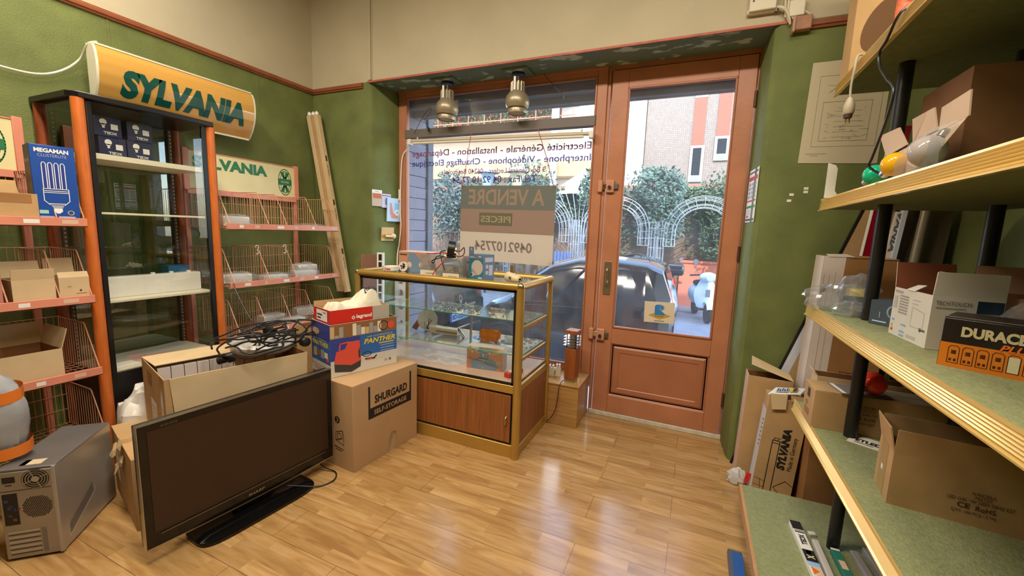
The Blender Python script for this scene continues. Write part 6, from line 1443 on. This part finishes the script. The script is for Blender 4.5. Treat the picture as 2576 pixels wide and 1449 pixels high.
# the small black two seat car parked right outside
P1 = [(-1.27, .24, .62, .64, .55, .50), (-1.22, .18, .72, .76, .68, .58), (-1.05, .17, .84, .90, .75, .62), (-.80, .17, .90, 1.00, .77, .62), (-.50, .17, .92, 1.30, .78, .60), (-.25, .17, .93, 1.46, .78, .58),
      (.10, .17, .94, 1.545, .78, .57), (.55, .17, .96, 1.555, .78, .57), (.90, .18, .98, 1.53, .77, .56), (1.08, .22, 1.00, 1.46, .74, .53), (1.20, .26, 1.00, 1.10, .70, .56), (1.25, .34, .80, .86, .62, .52)]
o, sg, at = car('small_car', 'small black two-seat car with a rounded roof, parked right outside the door', (-1.40, 5.62, GZ), 2.5, 1.56, P1, ((-.86, .29), (.90, .29)))
for s in (-1, 1):
    sg(-.72, .42, s); sg(.50, .92, s, 'quarter_window')
    MB().tube([at(x, -.05, s)[:1] + (s * .785, at(x, 0, s)[2] - .0) for x in (-.75, .0, .45)], .006, 6).tube([(.46, s * .782, .94), (.50, s * .785, .6), (.42, s * .782, .28), (-.45, s * .782, .24), (-.60, s * .782, .5), (-.66, s * .780, .9)], .004, 6).build('door_seam', DGREY, o)
    MB().box(.28, .42, s * .795 - .012, s * .795 + .012, .80, .83).build('door_handle', mat('black_gloss_trim', '222226', .2), o, bevel=.004)
    MB().at((-.62, s * .86, .98)).ball((0, 0, 0), .09, 16, 0, (.7, .8, .75)).build('wing_mirror', CARB, o)
    MB().at((1.17, s * .63, .80)).ball((0, 0, 0), .085, 14, 0, (.5, .6, 1.3)).build('tail_light', TAILR, o)
    MB().at((-1.17, s * .56, .70)).ball((0, 0, 0), .10, 14, 0, (.6, .9, .9)).build('headlight', mat('headlight_glass', 'c9d2da', .08), o)
MB().add([(1.105, -.44, 1.04), (1.215, -.50, 1.02), (1.215, .50, 1.02), (1.105, .44, 1.04), (1.10, .43, 1.42), (1.10, -.43, 1.42)], [(1, 2, 4, 5)]).build('rear_window', CARG, o, smooth=0)
MB().add([(-.80 - .006, -.56, 1.005), (-.80 - .006, .56, 1.005), (-.28, .50, 1.45), (-.28, -.50, 1.45)], [(0, 1, 2, 3)]).build('windscreen', CARG, o, smooth=0)
MB().tube(smooth_path([(.55, -.1, 1.555), (.80, -.25, 1.60), (.96, -.5, 1.45), (1.0, -.66, 1.15)], 6), .008, 6).build('aerial', BLACK, o)
MB().box(1.18, 1.26, -.60, .60, .30, .52).build('bumper', CARB, o, bevel=.03)
# the dark car ahead of it, seen from behind
P2 = [(-1.75, .24, .66, .70, .62, .55), (-1.6, .2, .80, .86, .76, .66), (-1.0, .18, .92, 1.00, .80, .64), (-.55, .18, .95, 1.32, .81, .60), (-.1, .18, .96, 1.46, .81, .59), (.9, .18, .98, 1.46, .81, .58), (1.45, .22, 1.0, 1.36, .79, .57), (1.66, .28, .98, 1.04, .76, .60), (1.72, .36, .80, .84, .70, .60)]
o, sg, at = car('hatchback_car', 'dark hatchback seen from behind at the left, with a white number plate', (-4.62, 4.85, GZ), 3.45, 1.64, P2, ((-1.15, .29), (1.12, .29)))
for s in (-1, 1):
    sg(-.6, .5, s); sg(.6, 1.3, s, 'quarter_window')
    MB().at((1.66, s * .62, .88)).ball((0, 0, 0), .09, 14, 0, (.5, .55, 1.8)).build('tail_light', TAILR, o)
MB().add([(1.50, -.52, 1.30), (1.665, -.56, 1.02), (1.665, .56, 1.02), (1.50, .52, 1.30)], [(0, 1, 2, 3)]).build('rear_window', CARG, o, smooth=0)
F = frame((1.74, -.26, .60), (0, 1, 0), (0, 0, 1)); b = MB()
b.patch(F, 0, 0, .52, .115, 0); b.patch(F, 0, 0, .045, .115, 1, .0015); b.patch(F, .475, 0, .52, .115, 1, .0015); b.text(F, 'BD-022-XB', .06, .025, .46, .09, 2, bold=.02, l=.002)
b.build('number_plate', [mat('plate_pale_blue', 'a9c6ea', .4), PLB, INK], o, smooth=0)
F = frame((1.735, -.07, .86), (0, 1, 0), (-.15, 0, 1)); b = MB()
b.line(F, [(.07, .09), (.03, .035), (.07, -.03), (.11, .035)], .016, 0, .01, True); b.build('maker_badge', CHROME, o, smooth=0)
F = frame((1.735, .02, .76), (0, 1, 0), (-.15, 0, 1)); b = MB(); b.text(F, 'Twingo', .10, -.02, .40, .05, 0, shear=.2, l=.008); b.build('lettering', CHROME, o, smooth=0)
MB().box(1.66, 1.76, -.70, .70, .26, .50).build('bumper', CARB, o, bevel=.03)

# scooter facing the shop and motorbike seen from behind
def scooter():
    o = thing('scooter', 'pale blue white scooter facing the shop, seen through the door glass', 'scooter', (.27, 10.15, GZ), .22)
    pb = mat('pale_blue_scooter_paint', 'c3d8ea', .2, coat=.6)
    w = MB().lathe([(.13, -.05), (.205, -.045), (.215, 0), (.205, .045), (.13, .05)], 28, axis='X').build('front_wheel', TYRE, o, loc=(0, -.38, .215))
    MB().lathe([(.12, -.03), (.12, .03)], 20, axis='X').build('rim', RIMM, w)
    MB().lathe([(.13, -.05), (.205, -.045), (.215, 0), (.205, .045), (.13, .05)], 28, axis='X').build('rear_wheel', TYRE, o, loc=(0, .80, .215))
    MB().grid(lambda i, j: (.085 * math.sin((i - .5) * pi) * (1 - .2 * j), -.38 + .27 * math.cos(.3 + 2.2 * j) * -1 * .95, .215 + .05 + .25 * math.sin(.3 + 2.2 * j) * (.75 + .25 * math.cos((i - .5) * pi))), 10, 12).build('front_fender', pb, o)
    MB().grid(lambda i, j: ((i - .5) * (.34 + .16 * math.sin(pi * j)) * (1 - .25 * j ** 3), -.22 + .10 * (1 - math.cos((i - .5) * pi)) * 1.2 + .06 * j, .30 + .60 * j), 12, 12).build('leg_shield', pb, o)
    MB().box(-.16, .16, -.20, .25, .24, .30).build('footboard', DGREY, o, bevel=.02)
    MB().ball((0, .62, .52), .30, 20, 0, (.72, 1.35, .85)).build('rear_body', pb, o)
    MB().ball((0, .52, .78), .26, 18, 0, (.55, 1.3, .28)).build('seat', BLACK, o)
    MB().ball((0, -.16, .98), .15, 20, 0, (1.25, .8, .75)).build('headset', pb, o)
    MB().lathe([(.075, -.02), (.085, .01), (.06, .03)], 22, axis='Y').build('headlamp', mat('headlight_glass', 'c9d2da', .08), o, loc=(0, -.295, .985))
    MB().tube([(-.36, -.06, 1.0), (-.2, -.12, 1.02), (0, -.13, 1.02), (.2, -.12, 1.02), (.36, -.06, 1.0)], .018, 8).build('handlebar', BLACK, o)
    for s in (-1, 1):
        MB().rod((s * .24, -.12, 1.03), (s * .27, -.1, 1.26), .006, 6).build('mirror_stem', CHROME, o)
        MB().lathe([(.055, -.01), (.06, .0), (.05, .02)], 18, axis='Y').build('mirror', RIMM, o, loc=(s * .27, -.10, 1.30))
    MB().box(-.05, .05, -.255, -.245, .55, .72).build('grille', RIMM, o, bevel=.01)
scooter()
def motorbike():
    o = thing('motorbike', 'motorbike with a black top box seen from behind, beside the scooter', 'motorbike', (-.50, 10.1, GZ), .15)
    MB().lathe([(.2, -.07), (.29, -.06), (.30, 0), (.29, .06), (.2, .07)], 28, axis='X').build('rear_wheel', TYRE, o, loc=(0, .1, .30))
    MB().lathe([(.2, -.06), (.29, -.05), (.30, 0), (.29, .05), (.2, .06)], 28, axis='X').build('front_wheel', TYRE, o, loc=(0, 1.4, .30))
    MB().box(-.27, .27, -.32, .08, .98, 1.24).build('top_box', mat('top_box_black', '17181c', .25, coat=.5), o, bevel=.06, seg=3)
    MB().box(-.275, .275, -.325, .085, 1.105, 1.115).build('box_seam', mat('top_box_seam', '4a5a70', .3), o)
    MB().ball((0, .55, .72), .30, 18, 0, (.6, 2.1, .8)).build('body', DGREY, o)
    MB().ball((0, .38, .93), .2, 16, 0, (.75, 1.8, .35)).build('seat', BLACK, o)
    MB().box(-.13, .13, -.30, -.22, .80, .90).build('tail_light', TAILR, o, bevel=.02)
    for s in (-1, 1):
        MB().ball((s * .22, -.2, .83), .035, 12, 0, (1.5, 1, 1)).build('indicator', mat('amber_indicator', 'd05a2a', .2), o)
        MB().tube([(0, 1.25, 1.05), (s * .25, 1.15, 1.1), (s * .38, 1.05, 1.05)], .016, 8).build('handlebar', BLACK, o)
        MB().lathe([(.05, -.01), (.055, .01)], 14, axis='Y').build('mirror', RIMM, o, loc=(s * .36, 1.12, 1.28))
    MB().add([(-.08, -.31, .56), (.08, -.31, .56), (.08, -.28, .76), (-.08, -.28, .76)], [(0, 1, 2, 3)]).build('number_plate', PLATE, o, smooth=0)
    F = frame((-.08, -.312, .56), (1, 0, 0), (0, .03, .2)); b = MB(); b.text(F, 'FT', .05, .12, .11, .17, 0, bold=.02); b.text(F, '99-LJ', .02, .03, .14, .09, 0, bold=.02); b.build('lettering', INK, o, smooth=0)
    MB().box(-.10, .10, -.30, -.18, .50, .80).build('rear_mudguard', BLACK, o, bevel=.02)
motorbike()

# garden wall, trellis arches and leafy trees across the street
WY = 12.2
GW = mat('mottled_brown_wall', '7a6654', .85, var=.28, scale=2.5, bump=.2, bscale=20)
TERR = mat('terracotta_paint', 'c9745a', .7, var=.06, scale=3)
struct(MB().box(-10, 4, WY, WY + .3, GZ, 2.72, 0).box(-10, 4, WY - .06, WY + .36, 2.72, 2.84, 1).box(-1.95, -1.0, WY - .01, WY, 1.8, 2.72, 1), 'wall_garden', [GW, TERR])
struct(MB().box(-.35, 4, WY - .25, WY - .05, GZ, .80, 0).box(-.35, 4, WY - .28, WY - .02, .78, .84, 0), 'wall_terracotta', TERR)
IRON = mat('white_painted_iron', '97a3b0', .4)
def arch(label, cx, y, r=.86, top=2.42):
    o = thing('garden_arch', label, 'arch', (cx, y, GZ), 0, 'white iron arches across the street')
    zc = top - GZ - r; b = MB()
    for q in (r, r - .07, r - .19, r - .26):
        for dy in (-.18, .18): b.tube([(-q, dy, zc - .35)] + [(-q * math.cos(a), dy, zc + q * math.sin(a)) for a in [pi * i / 24 for i in range(25)]] + [(q, dy, zc - .35)], .008, 5)
    for i in range(0, 25, 2):
        a = pi * i / 24; c, s = math.cos(a), math.sin(a)
        b.rod((-r * c, -.18, zc + r * s), (-(r - .26) * c, -.18, zc + (r - .26) * s), .006, 5).rod((-r * c, -.18, zc + r * s), (-r * c, .18, zc + r * s), .006, 5)
    for sx in (-1, 1):
        for z in (-.35, -.17, 0): b.rod((sx * r, -.18, zc + z), (sx * (r - .26), -.18, zc + z), .006, 5)
    b.build('arch_bands', IRON, o)
    for sx in (-1, 1):
        c = MB(); x = sx * (r + .09)
        for dx in (-.10, -.035, .035, .10):
            for dy in (-.12, .12): c.rod((x + dx, dy, 0), (x + dx, dy, zc + .25), .007, 5)
        for k in range(9): c.rod((x - .10, -.12, .1 + k * .24), (x + .10, -.12, .1 + k * .24), .007, 5).rod((x - .10, -.12, .1 + k * .24), (x - .10, .12, .1 + k * .24), .006, 5)
        c.build('lattice_column', IRON, o)
ARCH = [(.11, 'white iron garden arch behind the scooter'), (-1.95, 'white iron garden arch behind the door mullion'), (-4.0, 'white iron garden arch right of the for sale board, across the street')]
for cx, lb in ARCH: arch(lb, cx, 11.0)
o = thing('garden_arch', 'tall splayed white iron frame under the tree near the mullion', 'arch', (-2.98, 11.2, GZ)); b = MB()
for k in range(7):
    x = -.30 + .1 * k; b.tube([(x * .6, 0, 0), (x * .6, 0, 1.7), (x * .9, 0, 2.3), (x * 2.0, 0, 2.9)], .012, 5)
for z in (.4, .8, 1.2, 1.6): b.rod((-.18, 0, z), (.18, 0, z), .011, 5)
b.build('splayed_bars', IRON, o)
LEAF = [mat('sage_green_leaves', '4e6655', .6, var=.35, scale=2), mat('mid_green_leaves', '40583a', .6, var=.35, scale=2), mat('bluish_green_leaves', '4a605a', .6, var=.35, scale=2)]
BARK = mat('grey_bark', '7b6a58', .9)
def tree(label, c, r, seed, m, n=2600, trunk=True):
    rr = random.Random(seed); o = thing('leafy_tree', label, 'tree', (c[0], c[1], GZ)); b = MB()
    cz = c[2] - GZ
    K = [(Vector((rr.gauss(0, 1), rr.gauss(0, 1), rr.gauss(0, 1))).normalized(), rr.uniform(3, 6), rr.uniform(0, 6)) for _ in range(5)]
    vs = []; fs = []
    for k in range(n):
        d = Vector((rr.gauss(0, 1), rr.gauss(0, 1), rr.gauss(0, 1))).normalized()
        q = (rr.random() ** .35) * (1 + .13 * sum(math.sin(f * d.dot(a) + p) for a, f, p in K))
        p = Vector((r[0] * d.x * q, r[1] * d.y * q, cz + r[2] * d.z * q))
        u = Vector((rr.gauss(0, 1), rr.gauss(0, 1), rr.gauss(0, 1))).normalized(); w = u.orthogonal().normalized(); s = rr.uniform(.035, .075)
        i = len(vs); vs += [p - u * s, p + w * s * .45, p + u * s, p - w * s * .45]; fs.append((i, i + 1, i + 2, i + 3))
    b.add(vs, fs).build('foliage', m, o, smooth=0)
    if trunk:
        t = MB().tube([(0, 0, 0), (.04, 0, cz * .4), (-.02, 0, cz)], [.07, .055, .03], 8)
        for k in range(4): t.tube([(0, 0, cz * .45), (r[0] * .5 * math.cos(k * 1.6), r[1] * .4 * math.sin(k * 1.6), cz + .1)], [.03, .012], 6)
        t.build('trunk', BARK, o)
tree('large rounded clipped tree seen through the upper door glass', (-.92, 11.3, 2.45), (.72, .5, 1.0), 1, LEAF[0], 4200)
tree('darker bushy tree at the right edge of the door glass', (.62, 11.55, 2.1), (.75, .33, .95), 2, LEAF[1], 3200)
tree('bushy tree rising just above the for sale board', (-4.55, 11.5, 2.35), (1.05, .6, .95), 3, LEAF[0], 3600)
tree('loose pale tree at the left of the window beside the grey post', (-7.2, 11.5, 2.1), (.8, .6, 1.15), 4, LEAF[2], 3200)
tree('tree between the left tree and the for sale board', (-6.0, 11.4, 1.7), (.85, .42, 1.25), 5, LEAF[1], 3200)
tree('dark tree just left of the door mullion', (-2.55, 11.4, 2.6), (.55, .4, .75), 6, LEAF[0], 2200)
o = thing('ivy', 'dark ivy hanging on the garden wall behind the arches', 'ivy', (0, WY - .02, 0)); o['kind'] = 'stuff'
rr = random.Random(77); b = MB(); vs = []; fs = []
for k in range(6000):
    x = rr.uniform(-7.5, 1.6); z = 2.75 - abs(rr.gauss(0, 1)) * (.8 + .35 * math.sin(x * 2.1)); 
    if z < -.2 or (-.35 < x and z < .85): continue
    p = Vector((x, -.09 - rr.uniform(.0, .14), z)); u = Vector((rr.gauss(0, 1), rr.gauss(0, .5), rr.gauss(0, 1))).normalized(); w = u.orthogonal().normalized(); s = rr.uniform(.04, .08)
    i = len(vs); vs += [p - u * s, p + w * s * .5, p + u * s, p - w * s * .5]; fs.append((i, i + 1, i + 2, i + 3))
b.add(vs, fs).build('leaves', LEAF[1], o, smooth=0)
# street lanterns, parasol, planter
for x, lb in ((-5.6, 'left street lantern with a pale blue cone shade'), (-4.68, 'right street lantern with a pale yellow cone shade')):
    o = thing('street_lantern', lb, 'lantern', (x, 10.8, GZ))
    MB().rod((0, 0, 0), (0, 0, 2.9), .035, 10).build('pole', DGREY, o)
    MB().lathe([(.05, 2.9), (.11, 3.0), (.20, 3.42), (.19, 3.44)], 20).build('glass_shade', mat('blue_shade' if x < -5 else 'yellow_shade', 'a9c4d6' if x < -5 else 'd6cfa0', .3), o)
    MB().lathe([(.33, 3.44), (.30, 3.50), (.05, 3.60)], 20).build('hood', mat('lantern_hood', 'b0a89c', .4), o)
o = thing('parasol', 'white market parasol across the street beside the mullion', 'parasol', (-3.35, 12.9, GZ))
MB().lathe([(1.25, 2.95), (.02, 3.75)], 8, cap=False).build('canopy', mat('white_canvas', 'efece4', .7), o); MB().rod((0, 0, 0), (0, 0, 3.75), .03, 8).build('pole', WHITE, o)
o = thing('planter', 'yellow and red planter with flowers by the left trees', 'planter', (-6.75, 10.9, GZ))
MB().box(-.30, .30, -.2, .2, 0, .55).box(-.32, .32, -.22, .22, .5, .6).build('tub', mat('yellow_planter', 'd6b52a', .5), o)
rr = random.Random(9); b = MB()
for k in range(220):
    p = Vector((rr.uniform(-.35, .35), rr.uniform(-.2, .2), .6 + abs(rr.gauss(0, .22)))); s = .04; b.add([p + Vector((-s, 0, 0)), p + Vector((0, -.01, -s)), p + Vector((s, 0, 0)), p + Vector((0, .01, s))], [(0, 1, 2, 3)], k % 3)
b.build('flowers', [mat('red_flowers', 'b8403a', .6), mat('yellow_flowers', 'd6b52a', .5), LEAF[1]], o, smooth=0)
o = thing('blue_chair', 'blue folded garden chair above the car roof beside the for sale board', 'chair', (-3.15, 10.4, GZ))
for k in range(5): MB().box(-.22 + .09 * k, -.16 + .09 * k, -.02, .02, .35, 1.35).build('slat', mat('blue_canvas', '5d7fc0', .6), o)
MB().box(-.24, .26, -.05, .35, .40, .44).build('seat', mat('blue_canvas', '5d7fc0', .6), o)

# buildings
def mosaic_material():
    m = D.materials.new('beige_mosaic_facade'); m.use_nodes = True; nt = m.node_tree; N = nt.nodes; L = nt.links
    tc = N.new('ShaderNodeTexCoord'); mp = N.new('ShaderNodeMapping'); mp.inputs['Rotation'].default_value = (pi / 2, 0, 0); L.new(tc.outputs['Object'], mp.inputs[0])
    t = N.new('ShaderNodeTexBrick'); t.offset = 0; t.inputs['Scale'].default_value = 1; t.inputs['Brick Width'].default_value = .062; t.inputs['Row Height'].default_value = .062; t.inputs['Mortar Size'].default_value = .006
    t.inputs['Color1'].default_value = lin('7f7467'); t.inputs['Color2'].default_value = lin('71675b'); t.inputs['Mortar'].default_value = lin('5e564f'); L.new(mp.outputs[0], t.inputs['Vector'])
    L.new(t.outputs['Color'], N['Principled BSDF'].inputs['Base Color']); N['Principled BSDF'].inputs['Roughness'].default_value = .6
    return m
q = 16 / 13; BY = 16.0; zz = lambda z: 1.45 + (z - 1.45) * q
o = thing('mosaic_building', 'beige mosaic building with terracotta window strips, behind the clipped tree', 'building', (0, BY, GZ))
MB().box(-1.985, 7, 0, 4, 0, 12).build('mosaic_wall', mosaic_material(), o)
TP = mat('terracotta_panel', '934a36', .7, var=.05)
for x0, x1, zp, zw in ((-.36, -.06, 3.98, 3.0), (.24, .55, 4.20, 3.56)):
    MB().box(x0 * q, x1 * q, -.05, .05, zz(zp) - GZ, zz(5.0) - GZ + 6 if x0 > 0 else zz(5.25) - GZ).build('terracotta_strip', TP, o)
    w_ = MB().box(x0 * q - .02, x1 * q + .04, -.06, .02, zz(zw) - GZ, zz(zp) - GZ).build('window_frame', mat('pale_frame', 'b0a8a8', .5), o)
    MB().box(x0 * q + .06, x1 * q - .04, -.07, .0, zz(zw) - GZ + .22, zz(zp) - GZ - .08).build('window_pane', CARG, w_)
    MB().box(x0 * q + .06, x1 * q - .04, -.07, .0, zz(zw) - GZ + .05, zz(zw) - GZ + .2).build('lower_pane', mat('grey_pane', '7d868c', .3), w_)
w_ = MB().box(-.36 * q, -.05 * q, -.06, .02, zz(5.25) - GZ, zz(6.0) - GZ).build('window_frame', mat('pale_frame', 'b0a8a8', .5), o); MB().box(-.33 * q, -.09 * q, -.07, 0, zz(5.31) - GZ, zz(5.95) - GZ).build('window_pane', mat('blue_pane', '4f6fa8', .1), w_)
q2 = 15 / 12; z2 = lambda z: 1.45 + (z - 1.45) * q2
o = thing('balcony_building', 'sunlit white building with a planted balcony, seen through the upper shop window', 'building', (-7, 15.0, GZ))
SUNW = mat('bright_white_plaster', 'f2efe8', .8)
MB().box(-9, 4.98, .0, 4, 0, z2(4.3) - GZ).build('white_wall', SUNW, o)
MB().box(-5, 3.0, -1.2, .0, z2(4.25) - GZ, z2(4.40) - GZ).build('balcony_slab', mat('white_slab', 'e6e0d6', .7), o)
MB().box(-5, 1.9, .8, 4, z2(4.3) - GZ, 10).build('upper_wall', mat('brown_upper_wall', '94735e', .8, var=.2, scale=1.5), o)
MB().box(1.9, 4.98, .8, 4, z2(4.3) - GZ, 10).build('upper_white_wall', SUNW, o)
for x0, x1 in ((-3.4, -.9), (.6, 1.8)): MB().box(x0, x1, .70, .82, z2(4.4) - GZ, z2(5.0) - GZ).build('terracotta_panel', TERR, o)
MB().box(-4.5, 2.6, -1.2, 1.2, z2(5.2) - GZ, z2(5.35) - GZ).build('upper_slab', SHUT, o)
b = MB()
for z in (4.78, 4.55): b.rod((-5, -1.15, z2(z) - GZ), (3.0, -1.15, z2(z) - GZ), .02, 6)
for k in range(13): b.rod((-5 + k * .66, -1.15, z2(4.4) - GZ), (-5 + k * .66, -1.15, z2(4.78) - GZ), .016, 6)
b.build('balcony_rail', TERR, o)
b = MB(); rr = random.Random(14)
for k in range(1500):
    p = Vector((rr.uniform(-3.2, 2.2), -1.0 + rr.uniform(-.1, .3), z2(4.4) - GZ + abs(rr.gauss(0, .35)))); s = .06; u = Vector((rr.gauss(0, 1), rr.gauss(0, 1), rr.gauss(0, 1))).normalized(); w = u.orthogonal().normalized()
    b.add([p - u * s, p + w * s * .5, p + u * s, p - w * s * .5], [(0, 1, 2, 3)], 0 if k % 9 else 1)
b.build('balcony_plants', [LEAF[1], mat('red_flowers', 'b8403a', .6)], o, smooth=0)
MB().box(-4, 3.4, -.9, 0, z2(3.0) - GZ, z2(3.42) - GZ).build('wood_fascia', mat('tan_fascia', 'b09468', .7, var=.15, scale=2), o)
o = thing('street_pole', 'grey pole standing before the white building right of the window centre', 'pole', (-4.6, 13.6, GZ))
MB().lathe([(.13, 0), (.13, 9)], 14).build('pole', mat('dim_grey_pole', '8f8d8a', .6), o)
bpy.context.view_layer.update()
